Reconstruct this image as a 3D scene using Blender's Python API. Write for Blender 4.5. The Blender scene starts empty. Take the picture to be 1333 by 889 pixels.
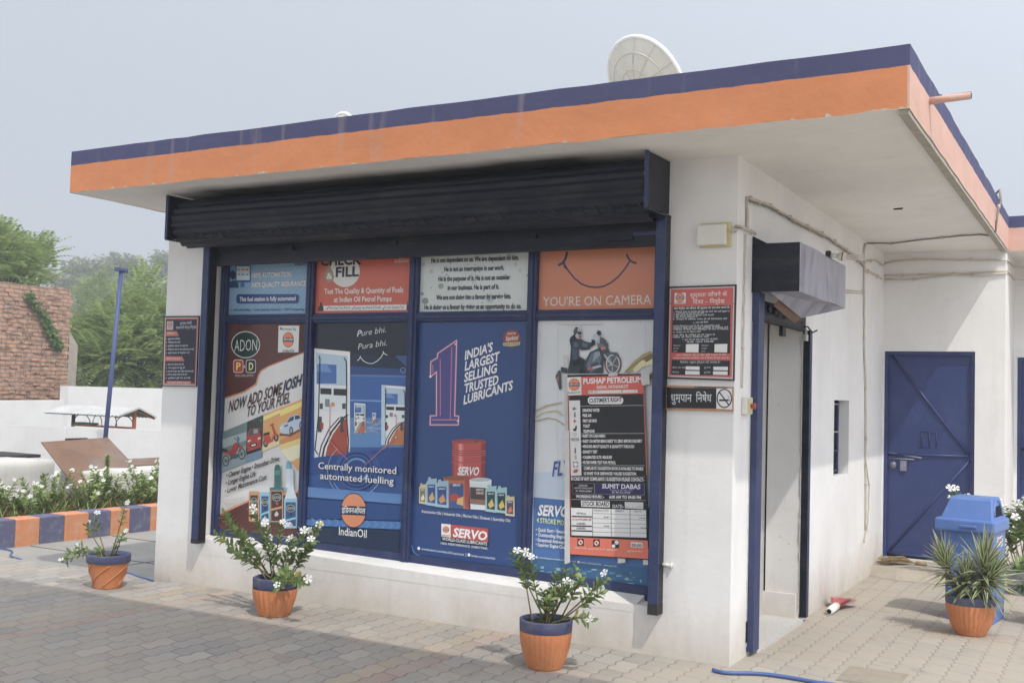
import bpy, bmesh, math, random
from mathutils import Vector, Matrix
R_ = math.radians
random.seed(7)
sc = bpy.context.scene
COL = sc.collection

# ---------------------------------------------------------------- camera
CAM = Vector((2.0531, -6.3818, 1.6))
cR = Vector((0.87016955, 0.49190826, 0.02883075))
cU = Vector((-8.0614e-04, -5.70883707e-02, 0.998368804))
cF = Vector((-0.49275176, 0.86877338, 0.04928001))
FPX = 1400.1
cam_d = bpy.data.cameras.new('camera')
cam = bpy.data.objects.new('camera', cam_d)
COL.objects.link(cam)
m3 = Matrix((cR, cU, -cF)).transposed()
cam.matrix_world = Matrix.Translation(CAM) @ m3.to_4x4()
cam_d.sensor_width = 36.0
cam_d.lens = FPX / 1333.0 * 36.0
cam_d.clip_start = 0.05
cam_d.clip_end = 3000
sc.camera = cam

# ---------------------------------------------------------------- light
SUNV = Vector((0.562, -0.388, 1.0)).normalized()
ELEV = math.asin(SUNV.z)
world = bpy.data.worlds.new('World')
sc.world = world
world.use_nodes = True
wn = world.node_tree
wn.nodes.clear()
w_out = wn.nodes.new('ShaderNodeOutputWorld')
w_bg = wn.nodes.new('ShaderNodeBackground')
w_sky = wn.nodes.new('ShaderNodeTexSky')
w_sky.sky_type = 'NISHITA'
w_sky.sun_disc = False
w_sky.sun_elevation = ELEV
w_sky.sun_rotation = math.atan2(SUNV.x, SUNV.y)
w_sky.altitude = 300
w_sky.air_density = 1.0
w_sky.dust_density = 6.0
w_sky.ozone_density = 1.0
w_mix = wn.nodes.new('ShaderNodeMix')
w_mix.data_type = 'RGBA'
w_mix.inputs['Factor'].default_value = 0.80
w_mix.inputs['B'].default_value = (6.45, 6.9, 7.6, 1)      # even white haze of a hot day
wn.links.new(w_sky.outputs[0], w_mix.inputs['A'])
# the milky sky of a hazy noon is much brighter on the sun's side
w_tc = wn.nodes.new('ShaderNodeTexCoord')
w_dot = wn.nodes.new('ShaderNodeVectorMath'); w_dot.operation = 'DOT_PRODUCT'
w_dot.inputs[1].default_value = SUNV
wn.links.new(w_tc.outputs['Generated'], w_dot.inputs[0])
w_mr = wn.nodes.new('ShaderNodeMapRange'); w_mr.interpolation_type = 'SMOOTHSTEP'
w_mr.inputs['From Min'].default_value = -0.45
w_mr.inputs['From Max'].default_value = 1.0
w_mr.inputs['To Min'].default_value = 1.0
w_mr.inputs['To Max'].default_value = 2.5
wn.links.new(w_dot.outputs['Value'], w_mr.inputs[0])
w_mul = wn.nodes.new('ShaderNodeMix'); w_mul.data_type = 'RGBA'; w_mul.blend_type = 'MULTIPLY'; w_mul.inputs['Factor'].default_value = 1
wn.links.new(w_mix.outputs['Result'], w_mul.inputs['A'])
wn.links.new(w_mr.outputs[0], w_mul.inputs['B'])
wn.links.new(w_mul.outputs['Result'], w_bg.inputs['Color'])
w_bg.inputs['Strength'].default_value = 0.105
wn.links.new(w_bg.outputs[0], w_out.inputs[0])

sun_d = bpy.data.lights.new('sun', 'SUN')
sun_d.energy = 2.45
sun_d.angle = R_(0.7)
sun_d.color = (1.0, 0.955, 0.88)
sun = bpy.data.objects.new('sun', sun_d)
COL.objects.link(sun)
sun.rotation_euler = SUNV.to_track_quat('Z', 'Y').to_euler()

sc.view_settings.view_transform = 'Standard'
sc.view_settings.look = 'None'
sc.view_settings.gamma = 1
sc.view_settings.use_curve_mapping = False
sc.view_settings.exposure = 0.04
sc.cycles.max_bounces = 6
sc.cycles.diffuse_bounces = 4
sc.cycles.volume_bounces = 0

# ---------------------------------------------------------------- helpers
def lin(h):
    h = h.lstrip('#')
    r = []
    for i in (0, 2, 4):
        c = int(h[i:i+2], 16) / 255
        r.append(c / 12.92 if c <= 0.04045 else ((c + 0.055) / 1.055) ** 2.4)
    return tuple(r)

MATS = {}
def mat(name, col, rough=0.75, var=0.12, scale=6.0, bump=0.0, bscale=60.0, spec=0.3, metal=0.0, dirt=None, dirt_amt=0.0, dscale=3.0, stretch=(1, 1, 1), sss=0.0):
    """Plain procedural paint: base colour with noise variation, optional dirt patches and fine bump."""
    if name in MATS:
        return MATS[name]
    if isinstance(col, str):
        col = lin(col)
    m = bpy.data.materials.new(name)
    m.use_nodes = True
    nt = m.node_tree
    N, L = nt.nodes, nt.links
    b = N['Principled BSDF']
    b.inputs['Roughness'].default_value = rough
    b.inputs['Specular IOR Level'].default_value = spec
    b.inputs['Metallic'].default_value = metal
    tc = N.new('ShaderNodeTexCoord')
    mp = N.new('ShaderNodeMapping')
    mp.inputs['Scale'].default_value = stretch
    L.new(tc.outputs['Object'], mp.inputs[0])
    src = None
    if var > 0:
        n = N.new('ShaderNodeTexNoise')
        n.inputs['Scale'].default_value = scale
        n.inputs['Detail'].default_value = 6
        n.inputs['Roughness'].default_value = 0.65
        L.new(mp.outputs[0], n.inputs[0])
        mr = N.new('ShaderNodeMapRange')
        mr.inputs['From Min'].default_value = 0.25
        mr.inputs['From Max'].default_value = 0.75
        mr.inputs['To Min'].default_value = 1 - var
        mr.inputs['To Max'].default_value = 1 + var
        L.new(n.outputs[0], mr.inputs[0])
        mx = N.new('ShaderNodeMix')
        mx.data_type = 'RGBA'
        mx.blend_type = 'MULTIPLY'
        mx.inputs['Factor'].default_value = 1
        mx.inputs['A'].default_value = (*col, 1)
        L.new(mr.outputs[0], mx.inputs['B'])
        src = mx.outputs['Result']
    if dirt is not None:
        n2 = N.new('ShaderNodeTexNoise')
        n2.inputs['Scale'].default_value = dscale
        n2.inputs['Detail'].default_value = 10
        n2.inputs['Roughness'].default_value = 0.7
        L.new(mp.outputs[0], n2.inputs[0])
        cr = N.new('ShaderNodeMapRange')
        cr.inputs['From Min'].default_value = 0.5
        cr.inputs['From Max'].default_value = 0.68
        cr.inputs['To Max'].default_value = dirt_amt
        L.new(n2.outputs[0], cr.inputs[0])
        mx2 = N.new('ShaderNodeMix')
        mx2.data_type = 'RGBA'
        L.new(cr.outputs[0], mx2.inputs['Factor'])
        if src:
            L.new(src, mx2.inputs['A'])
        else:
            mx2.inputs['A'].default_value = (*col, 1)
        mx2.inputs['B'].default_value = (*(lin(dirt) if isinstance(dirt, str) else dirt), 1)
        src = mx2.outputs['Result']
    if src:
        L.new(src, b.inputs['Base Color'])
    else:
        b.inputs['Base Color'].default_value = (*col, 1)
    if bump > 0:
        n3 = N.new('ShaderNodeTexNoise')
        n3.inputs['Scale'].default_value = bscale
        n3.inputs['Detail'].default_value = 5
        L.new(mp.outputs[0], n3.inputs[0])
        bp = N.new('ShaderNodeBump')
        bp.inputs['Strength'].default_value = bump
        bp.inputs['Distance'].default_value = 0.01
        L.new(n3.outputs[0], bp.inputs['Height'])
        L.new(bp.outputs[0], b.inputs['Normal'])
    MATS[name] = m
    return m

class MB:
    """Collects faces of several materials, then links them as ONE mesh object."""
    def __init__(s):
        s.v = []; s.f = []; s.mi = []; s.m = []; s.sm = []
    def _m(s, m):
        if m not in s.m:
            s.m.append(m)
        return s.m.index(m)
    def add(s, vs, fs, m, smooth=False):
        o = len(s.v)
        s.v.extend([tuple(v) for v in vs])
        k = s._m(m)
        for f in fs:
            s.f.append([i + o for i in f]); s.mi.append(k); s.sm.append(smooth)
        return s
    def poly(s, pts, m):
        return s.add(pts, [list(range(len(pts)))], m)
    def box(s, x0, x1, y0, y1, z0, z1, m, M=None):
        vs = [Vector((x, y, z)) for z in (z0, z1) for y in (y0, y1) for x in (x0, x1)]
        if M is not None:
            vs = [M @ v for v in vs]
        return s.add(vs, [(0, 2, 3, 1), (4, 5, 7, 6), (0, 1, 5, 4), (2, 6, 7, 3), (0, 4, 6, 2), (1, 3, 7, 5)], m)
    def tube(s, pts, r, m, seg=8, r1=None, caps=True):
        pts = [Vector(p) for p in pts]
        n = len(pts)
        vs, fs = [], []
        up = Vector((0, 0, 1))
        for i, p in enumerate(pts):
            d = (pts[min(i + 1, n - 1)] - pts[max(i - 1, 0)])
            if d.length < 1e-9:
                d = Vector((0, 0, 1))
            d.normalize()
            a = d.cross(up if abs(d.dot(up)) < 0.95 else Vector((1, 0, 0))).normalized()
            b = d.cross(a)
            rr = r if r1 is None else r + (r1 - r) * i / (n - 1)
            for k in range(seg):
                t = 2 * math.pi * k / seg
                vs.append(p + a * (rr * math.cos(t)) + b * (rr * math.sin(t)))
        for i in range(n - 1):
            for k in range(seg):
                k2 = (k + 1) % seg
                fs.append((i * seg + k, i * seg + k2, (i + 1) * seg + k2, (i + 1) * seg + k))
        if caps:
            fs.append(list(range(seg))[::-1]); fs.append([(n - 1) * seg + k for k in range(seg)])
        return s.add(vs, fs, m, True)
    def lathe(s, prof, c, m, seg=32, flute=0.0, nfl=0, mfun=None, cap_bottom=True, cap_top=False, smooth=True):
        c = Vector(c)
        vs, o = [], len(s.v)
        for (r, z) in prof:
            for k in range(seg):
                t = 2 * math.pi * k / seg
                rr = r * (1 + flute * abs(math.cos(nfl * t / 2))) if nfl else r
                vs.append(c + Vector((rr * math.cos(t), rr * math.sin(t), z)))
        fs = []
        for i in range(len(prof) - 1):
            for k in range(seg):
                k2 = (k + 1) % seg
                fs.append((i * seg + k, i * seg + k2, (i + 1) * seg + k2, (i + 1) * seg + k))
        if cap_bottom:
            fs.append(list(range(seg))[::-1])
        if cap_top:
            fs.append([(len(prof) - 1) * seg + k for k in range(seg)])
        return s.add(vs, fs, m, smooth)
    def build(s, name, parent=None, loc=None, bevel=0.0, bseg=2):
        me = bpy.data.meshes.new(name)
        o = bpy.data.objects.new(name, me)
        COL.objects.link(o)
        off = Vector((0, 0, 0))
        if parent is not None:
            o.parent = parent
            off = wpos(parent)
            if loc is not None:
                o.location = Vector(loc) - off
                off = Vector(loc)
        elif loc is not None:
            o.location = loc
            off = Vector(loc)
        me.from_pydata([tuple(Vector(v) - off) for v in s.v], [], s.f)
        for m in s.m:
            me.materials.append(m)
        me.polygons.foreach_set('material_index', s.mi)
        me.polygons.foreach_set('use_smooth', s.sm)
        me.update()
        if bevel > 0:
            md = o.modifiers.new('bevel', 'BEVEL')
            md.width = bevel; md.segments = bseg; md.limit_method = 'ANGLE'; md.angle_limit = R_(40)
        return o

def wpos(o):
    p = Vector((0, 0, 0))
    while o is not None:
        p = p + o.location
        o = o.parent
    return p

def tag(o, label, cat, group=None, kind=None):
    if label: o['label'] = label
    if cat: o['category'] = cat
    if group: o['group'] = group
    if kind: o['kind'] = kind
    return o
def thing(name, label, cat, loc=(0, 0, 0), group=None):
    o = bpy.data.objects.new(name, None)
    o.empty_display_size = 0.1
    COL.objects.link(o)
    o.location = loc
    return tag(o, label, cat, group)
def structure(o):
    o['kind'] = 'structure'
    return o
def copy_tree(o, parent=None):
    c = o.copy()
    COL.objects.link(c)
    c.parent = parent
    for ch in list(o.children):
        copy_tree(ch, c)
    return c
def on(px, py, ax, v):
    """Survey point: where the sight line of a photo pixel meets the plane axis = v."""
    d = cF * FPX + cR * (px - 666.5) - cU * (py - 444.5)
    return CAM + d * ((v - CAM[ax]) / d[ax])

def rnd(a, b):
    return a + (b - a) * random.random()

# ---------------------------------------------------------------- materials
def wall_material(name, base=(0.81, 0.802, 0.788), grime=(0.42, 0.36, 0.28), amt=0.72, splash=True, overspray=False):
    m = bpy.data.materials.new(name)
    m.use_nodes = True
    nt = m.node_tree; N, L = nt.nodes, nt.links
    b = N['Principled BSDF']
    b.inputs['Roughness'].default_value = 0.9
    b.inputs['Specular IOR Level'].default_value = 0.15
    geo = N.new('ShaderNodeNewGeometry')
    sep = N.new('ShaderNodeSeparateXYZ')
    L.new(geo.outputs['Position'], sep.inputs[0])
    def noise(scale, det, stretch=(1, 1, 1), rough=0.6):
        mp = N.new('ShaderNodeMapping'); mp.inputs['Scale'].default_value = stretch
        L.new(geo.outputs['Position'], mp.inputs[0])
        n = N.new('ShaderNodeTexNoise'); n.inputs['Scale'].default_value = scale
        n.inputs['Detail'].default_value = det; n.inputs['Roughness'].default_value = rough
        L.new(mp.outputs[0], n.inputs[0])
        return n.outputs[0]
    def mrange(v, a, c, d, e):
        r = N.new('ShaderNodeMapRange')
        r.inputs['From Min'].default_value = a; r.inputs['From Max'].default_value = c
        r.inputs['To Min'].default_value = d; r.inputs['To Max'].default_value = e
        L.new(v, r.inputs[0]); return r.outputs[0]
    def mixc(f, A, B, blend='MIX'):
        x = N.new('ShaderNodeMix'); x.data_type = 'RGBA'; x.blend_type = blend
        if isinstance(f, float): x.inputs['Factor'].default_value = f
        else: L.new(f, x.inputs['Factor'])
        for nm, q in (('A', A), ('B', B)):
            if isinstance(q, tuple): x.inputs[nm].default_value = (*q, 1)
            else: L.new(q, x.inputs[nm])
        return x.outputs['Result']
    c = mixc(1.0, base, mrange(noise(1.7, 5), .3, .7, .93, 1.04), 'MULTIPLY')
    streak = mrange(noise(1.0, 7, (9, 9, .55), .7), .54, .80, 0.0, 0.30 * amt)
    c = mixc(streak, c, grime)
    specks = mrange(noise(34, 3), .70, .77, 0.0, 0.9 * amt)
    c = mixc(mrange(noise(.8, 8, (1, 1, 1), .75), .55, .72, 0, .35 * amt), c, tuple(v * .78 for v in base))
    c = mixc(specks, c, tuple(g * .6 for g in grime))
    if splash:      # mud splashed up the foot of the wall, ragged upper edge
        ma = N.new('ShaderNodeMath'); ma.operation = 'MULTIPLY_ADD'
        L.new(noise(2.6, 8, (1, 1, .6), .75), ma.inputs[0]); ma.inputs[1].default_value = -0.62
        L.new(sep.outputs[2], ma.inputs[2])
        c = mixc(mrange(ma.outputs[0], -.36, .06, 1.0 * amt, 0.0), c, (0.47, 0.40, 0.31))
    if overspray:   # black paint sprayed onto the ceiling when the shutter was painted
        def mm_(op, a, q, r=None):
            x = N.new('ShaderNodeMath'); x.operation = op
            for i, v in enumerate((a, q, r)):
                if v is None: continue
                if isinstance(v, float): x.inputs[i].default_value = v
                else: L.new(v, x.inputs[i])
            return x.outputs[0]
        nz = mm_('MULTIPLY_ADD', noise(1.6, 6), .16, sep.outputs[1])
        fy = mrange(nz, -.43, -.22, 0, 1)
        fx = mm_('MULTIPLY', mrange(sep.outputs[0], -4.6, -4.1, 0, 1), mrange(sep.outputs[0], -1.0, -.48, 1, 0))
        c = mixc(mm_('MULTIPLY', mm_('MULTIPLY', fy, fx), .93), c, (.03, .03, .035))
    L.new(c, b.inputs['Base Color'])
    bp = N.new('ShaderNodeBump'); bp.inputs['Strength'].default_value = 0.35; bp.inputs['Distance'].default_value = 0.012
    mm = N.new('ShaderNodeMath'); mm.operation = 'MULTIPLY_ADD'
    L.new(noise(55, 6), mm.inputs[0]); mm.inputs[1].default_value = 0.10; L.new(noise(6, 5), mm.inputs[2])
    L.new(mm.outputs[0], bp.inputs['Height']); L.new(bp.outputs[0], b.inputs['Normal'])
    MATS[name] = m
    return m

def paver_material(name, dusty=0.25):
    """Interlocking wavy pavers, long side along world Y, with pink and yellow rows."""
    m = bpy.data.materials.new(name)
    m.use_nodes = True
    nt = m.node_tree; N, L = nt.nodes, nt.links
    b = N['Principled BSDF']
    b.inputs['Roughness'].default_value = 0.92
    b.inputs['Specular IOR Level'].default_value = 0.15
    geo = N.new('ShaderNodeNewGeometry')
    sep = N.new('ShaderNodeSeparateXYZ'); L.new(geo.outputs['Position'], sep.inputs[0])
    def math_(op, a, c=None, d=None):
        x = N.new('ShaderNodeMath'); x.operation = op
        for i, q in enumerate((a, c, d)):
            if q is None: continue
            if isinstance(q, (int, float)): x.inputs[i].default_value = q
            else: L.new(q, x.inputs[i])
        return x.outputs[0]
    def noise(scale, det=5, rough=.6, vec=None):
        n = N.new('ShaderNodeTexNoise'); n.inputs['Scale'].default_value = scale
        n.inputs['Detail'].default_value = det; n.inputs['Roughness'].default_value = rough
        L.new(vec or geo.outputs['Position'], n.inputs[0]); return n
    def mixc(f, A, B, blend='MIX'):
        x = N.new('ShaderNodeMix'); x.data_type = 'RGBA'; x.blend_type = blend
        if isinstance(f, float): x.inputs['Factor'].default_value = f
        else: L.new(f, x.inputs['Factor'])
        for nm, q in (('A', A), ('B', B)):
            if isinstance(q, tuple): x.inputs[nm].default_value = (*q, 1)
            else: L.new(q, x.inputs[nm])
        return x.outputs['Result']
    def mrange(v, a, c, d, e):
        r = N.new('ShaderNodeMapRange')
        r.inputs['From Min'].default_value = a; r.inputs['From Max'].default_value = c
        r.inputs['To Min'].default_value = d; r.inputs['To Max'].default_value = e
        L.new(v, r.inputs[0]); return r.outputs[0]
    W, LEN = 0.145, 0.24
    wob = noise(3.0, 3).outputs[0]
    x0 = math_('MULTIPLY_ADD', wob, 0.03, sep.outputs[0])
    y0 = math_('MULTIPLY_ADD', wob, -0.03, sep.outputs[1])
    zig = math_('PINGPONG', y0, LEN / 4)                       # 0..LEN/4 triangle wave
    x1 = math_('MULTIPLY_ADD', zig, 0.34, x0)
    row = math_('FLOOR', math_('DIVIDE', x1, W))
    odd = math_('MODULO', math_('ADD', row, 1000), 2)
    fx = math_('FRACT', math_('DIVIDE', math_('ADD', x1, 100 * W), W))
    y1 = math_('ADD', math_('MULTIPLY_ADD', odd, LEN / 2, y0), 100 * LEN)
    y2 = math_('MULTIPLY_ADD', fx, 0.035, y1)
    fy = math_('FRACT', math_('DIVIDE', y2, LEN))
    iy = math_('FLOOR', math_('DIVIDE', y2, LEN))
    dx = math_('MULTIPLY', math_('MINIMUM', fx, math_('SUBTRACT', 1, fx)), W)
    dy = math_('MULTIPLY', math_('MINIMUM', fy, math_('SUBTRACT', 1, fy)), LEN)
    d = math_('MINIMUM', dx, math_('ADD', dy, .0022))
    cid = N.new('ShaderNodeCombineXYZ'); L.new(row, cid.inputs[0]); L.new(iy, cid.inputs[1])
    wh = N.new('ShaderNodeTexWhiteNoise'); wh.noise_dimensions = '2D'; L.new(cid.outputs[0], wh.inputs['Vector'])
    rv = wh.outputs['Value']
    base = (0.335, 0.325, 0.308)
    c = mixc(1.0, base, mrange(rv, 0, 1, .84, 1.14), 'MULTIPLY')
    # odd pale replacement blocks
    c = mixc(mrange(rv, .93, .94, 0, .55), c, (0.46, 0.43, 0.38))
    # colour rows
    def rowmask(k):
        t = math_('COMPARE', math_('MODULO', math_('ADD', row, 1700 - k), 17), 0.0, 0.1)
        return t
    pk = (0.42, 0.245, 0.20); yl = (0.45, 0.35, 0.19)
    fade = mrange(noise(.9, 4).outputs[0], .30, .62, .2, .75)
    for k, colr in ((-28, pk), (-30, yl), (-12, yl), (-11, pk)):
        f = math_('MULTIPLY', math_('COMPARE', row, float(k), 0.1), fade)
        c = mixc(f, c, colr)
    # oil drips and gum: small dark spots
    c = mixc(mrange(noise(13, 2).outputs[0], .725, .76, 0, .5), c, (0.13, 0.12, 0.11))
    fade2 = mrange(noise(1.7, 3).outputs[0], .48, .60, 0, .45)
    c = mixc(math_('MULTIPLY', fade2, mrange(rv, .45, .5, 0, 1)), c, (0.42, 0.31, 0.25))
    # dust and wear
    fine = noise(90, 6, .7).outputs[0]
    c = mixc(1.0, c, mrange(fine, .25, .75, .86, 1.12), 'MULTIPLY')
    du = mrange(noise(1.1, 7, .65).outputs[0], .36, .62, 0.08, .60 + dusty)
    right = mrange(sep.outputs[0], -.6, .5, 0.0, .45)
    du2 = math_('MINIMUM', math_('ADD', du, right), .85)
    c = mixc(du2, c, (0.405, 0.36, 0.302))
    st = mrange(noise(2.3, 8, .7).outputs[0], .57, .69, 0, .42)
    c = mixc(st, c, (0.20, 0.18, 0.16))
    # joints
    jn = math_('MULTIPLY_ADD', fine, .006, .0022)
    jw = math_('LESS_THAN', d, jn)
    jf = math_('MULTIPLY', jw, mrange(du2, 0, .8, .85, .26))
    c = mixc(jf, c, (0.15, 0.13, 0.11))
    L.new(c, b.inputs['Base Color'])
    hgt = mrange(d, 0, .012, 0, 1)
    hh = math_('MULTIPLY_ADD', fine, .25, hgt)
    hh2 = math_('MULTIPLY_ADD', rv, .35, hh)
    bp = N.new('ShaderNodeBump'); bp.inputs['Strength'].default_value = 0.5; bp.inputs['Distance'].default_value = 0.006
    L.new(hh2, bp.inputs['Height']); L.new(bp.outputs[0], b.inputs['Normal'])
    return m

def brick_material(name):
    m = bpy.data.materials.new(name)
    m.use_nodes = True
    nt = m.node_tree; N, L = nt.nodes, nt.links
    b = N['Principled BSDF']; b.inputs['Roughness'].default_value = 0.95; b.inputs['Specular IOR Level'].default_value = .1
    geo = N.new('ShaderNodeNewGeometry'); sep = N.new('ShaderNodeSeparateXYZ'); L.new(geo.outputs['Position'], sep.inputs[0])
    n0 = N.new('ShaderNodeTexNoise'); n0.inputs['Scale'].default_value = 2.5; L.new(geo.outputs['Position'], n0.inputs[0])
    ad = N.new('ShaderNodeMath'); ad.operation = 'MULTIPLY_ADD'; L.new(n0.outputs[0], ad.inputs[0]); ad.inputs[1].default_value = .05; L.new(sep.outputs[2], ad.inputs[2])
    xy = N.new('ShaderNodeMath'); xy.operation = 'ADD'; L.new(sep.outputs[0], xy.inputs[0]); L.new(sep.outputs[1], xy.inputs[1])
    cb = N.new('ShaderNodeCombineXYZ'); L.new(xy.outputs[0], cb.inputs[0]); L.new(ad.outputs[0], cb.inputs[1])
    bt = N.new('ShaderNodeTexBrick')
    bt.inputs['Color1'].default_value = (0.42, 0.25, 0.172, 1); bt.inputs['Color2'].default_value = (0.35, 0.225, 0.165, 1)
    bt.inputs['Mortar'].default_value = (0.22, 0.175, 0.145, 1)
    bt.inputs['Scale'].default_value = 1; bt.inputs['Brick Width'].default_value = .24; bt.inputs['Row Height'].default_value = .088
    bt.inputs['Mortar Size'].default_value = .012; bt.inputs['Mortar Smooth'].default_value = .3
    L.new(cb.outputs[0], bt.inputs['Vector'])
    n = N.new('ShaderNodeTexNoise'); n.inputs['Scale'].default_value = 7; n.inputs['Detail'].default_value = 8; L.new(geo.outputs['Position'], n.inputs[0])
    mr = N.new('ShaderNodeMapRange'); mr.inputs['From Min'].default_value = .3; mr.inputs['From Max'].default_value = .7; mr.inputs['To Min'].default_value = .7; mr.inputs['To Max'].default_value = 1.35
    L.new(n.outputs[0], mr.inputs[0])
    mx = N.new('ShaderNodeMix'); mx.data_type = 'RGBA'; mx.blend_type = 'MULTIPLY'; mx.inputs['Factor'].default_value = 1
    L.new(bt.outputs[0], mx.inputs['A']); L.new(mr.outputs[0], mx.inputs['B'])
    L.new(mx.outputs['Result'], b.inputs['Base Color'])
    bp = N.new('ShaderNodeBump'); bp.inputs['Strength'].default_value = .9; bp.inputs['Distance'].default_value = .02; bp.invert = True
    L.new(bt.outputs['Fac'], bp.inputs['Height']); L.new(bp.outputs[0], b.inputs['Normal'])
    return m

M_WALL = wall_material('white_wall_paint')
M_WALL2 = wall_material('whitewashed_boundary', base=(0.66, 0.655, 0.645), amt=.6, splash=False)
M_LUMP = wall_material('chipped_whitewash', base=(0.56, 0.545, 0.515), grime=(0.27, 0.25, 0.22), amt=2.2, splash=False)
M_SOFFIT = wall_material('soffit_paint', base=(0.85, 0.83, 0.79), amt=.45, splash=False, overspray=True)
M_PAVE = paver_material('interlocking_pavers')
M_CONC = mat('road_concrete', (0.33, 0.315, 0.29), .95, .12, 1.6, .4, 40, .1, dirt=(.22, .21, .19), dirt_amt=.5, dscale=2.2)
M_EARTH = mat('dry_earth', (0.30, 0.245, 0.18), .97, .2, 3, .6, 30, .05, dirt=(.20, .17, .12), dirt_amt=.6)
M_BRICK = brick_material('old_red_brick')
M_NAVY = mat('navy_enamel', (0.031, 0.045, 0.118), .45, .14, 5, .12, 30, .4, dirt=(.16, .15, .16), dirt_amt=.18, dscale=9)
M_NAVYD = mat('grimy_navy_steel', (0.009, 0.011, 0.021), .5, .3, 5, .2, 25, .35, dirt=(.055, .050, .046), dirt_amt=.55, dscale=5, stretch=(.5, 1.6, 1.6))
M_DOORB = mat('blue_door_paint', (0.036, 0.054, 0.160), .36, .10, 2.5, .10, 14, .4, dirt=(.10, .125, .23), dirt_amt=.4, dscale=1.7)
M_GALV = mat('worn_blue_sheet', (0.345, 0.345, 0.40), .38, .16, 4, .1, 12, .5, .25, dirt=(.10, .105, .19), dirt_amt=.9, dscale=2.6, stretch=(1, 3.2, .7))
M_BLACK = mat('void_shade_black', (0.012, 0.012, 0.014), .9, .2, 5)  # flat black for hollows, and for shade painted in at the guide rails
M_GREY = mat('painted_aluminium', (0.46, 0.45, 0.43), .5, .08, 4, 0, 10, .4)
M_STONE = mat('speckled_step_stone', (0.50, 0.49, 0.47), .8, .25, 90, .2, 80, .25)
M_CABLE = mat('painted_cable', (0.58, 0.53, 0.45), .8, .15, 8)
M_CABLED = mat('grey_cable', (0.25, 0.22, 0.19), .8, .2, 8)
M_PLAST = mat('cream_plastic', (0.74, 0.73, 0.68), .5, .04, 8)
M_CREAM = mat('yellowed_plastic', (0.62, 0.53, 0.30), .55, .08, 8)
M_REDP = mat('red_plastic', (0.42, 0.10, 0.07), .45, .05, 8)
M_RUST = mat('rusty_sheet_steel', (0.19, 0.115, 0.078), .75, .22, 2.2, .25, 18, .25, dirt=(.20, .19, .19), dirt_amt=.6, dscale=1.5)
M_DARKST = mat('dark_iron', (0.035, 0.033, 0.033), .7, .3, 5)
M_POLE = mat('blue_pole_paint', (0.060, 0.080, 0.19), .45, .08, 5)
M_TERRA = mat('orange_pot_paint', (0.58, 0.22, 0.095), .6, .14, 9, .25, 40, .3, dirt=(.55, .30, .17), dirt_amt=.4, dscale=7)
M_RIM = mat('navy_pot_rim', (0.080, 0.090, 0.170), .6, .16, 9, .2, 40, .3, dirt=(.24, .22, .22), dirt_amt=.35, dscale=8)
M_SOIL = mat('pot_soil', (0.10, 0.075, 0.05), .98, .35, 25, .8, 60, .05)
M_STEM = mat('green_brown_stem', (0.17, 0.15, 0.07), .8, .2, 20)
M_BIN = mat('blue_bin_plastic', (0.105, 0.195, 0.47), .42, .07, 4, .03, 20, .45, dirt=(.20, .27, .52), dirt_amt=.35, dscale=5)
M_HOSE = mat('blue_hose', (0.085, 0.14, 0.34), .45, .08, 4)

def leaf_mat(name, col, var=.35, scale=9, trans=.25, rough=.5):
    m = bpy.data.materials.new(name); m.use_nodes = True
    nt = m.node_tree; N, L = nt.nodes, nt.links
    b = N['Principled BSDF']; b.inputs['Roughness'].default_value = rough; b.inputs['Specular IOR Level'].default_value = .35
    geo = N.new('ShaderNodeNewGeometry')
    mr = N.new('ShaderNodeMapRange'); mr.inputs['To Min'].default_value = 1 - var; mr.inputs['To Max'].default_value = 1 + var
    L.new(geo.outputs['Random Per Island'], mr.inputs[0])
    mx = N.new('ShaderNodeMix'); mx.data_type = 'RGBA'; mx.blend_type = 'MULTIPLY'; mx.inputs['Factor'].default_value = 1
    mx.inputs['A'].default_value = (*col, 1); L.new(mr.outputs[0], mx.inputs['B'])
    L.new(mx.outputs['Result'], b.inputs['Base Color'])
    t = N.new('ShaderNodeBsdfTranslucent'); L.new(mx.outputs['Result'], t.inputs[0])
    ms = N.new('ShaderNodeMixShader'); ms.inputs[0].default_value = trans
    L.new(b.outputs[0], ms.inputs[1]); L.new(t.outputs[0], ms.inputs[2])
    L.new(ms.outputs[0], N['Material Output'].inputs[0])
    MATS[name] = m
    return m
M_LEAF = leaf_mat('periwinkle_leaf', (0.20, 0.275, 0.105), .4)
M_LEAF2 = leaf_mat('bed_periwinkle_leaf', (0.27, 0.34, 0.125), .4)
M_PETAL = leaf_mat('white_petal', (0.82, 0.82, 0.80), .05, trans=.2)
M_TREE1 = leaf_mat('bright_compound_leaf', (0.29, 0.37, 0.14), .38, trans=.42)
M_TREE2 = leaf_mat('far_tree_leaf', (0.28, 0.35, 0.15), .3, trans=.4)
M_TREE3 = leaf_mat('eucalyptus_leaf', (0.27, 0.30, 0.19), .3, trans=.4)
M_BARK = mat('tree_bark', (0.20, 0.16, 0.12), .95, .3, 8, .6, 20, .05)
M_YUC = leaf_mat('variegated_leaf_green', (0.13, 0.185, 0.075), .3)
M_YUCM = leaf_mat('variegated_leaf_margin', (0.56, 0.56, 0.36), .2)
M_IVY = leaf_mat('creeper_leaf', (0.075, 0.14, 0.035))

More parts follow.
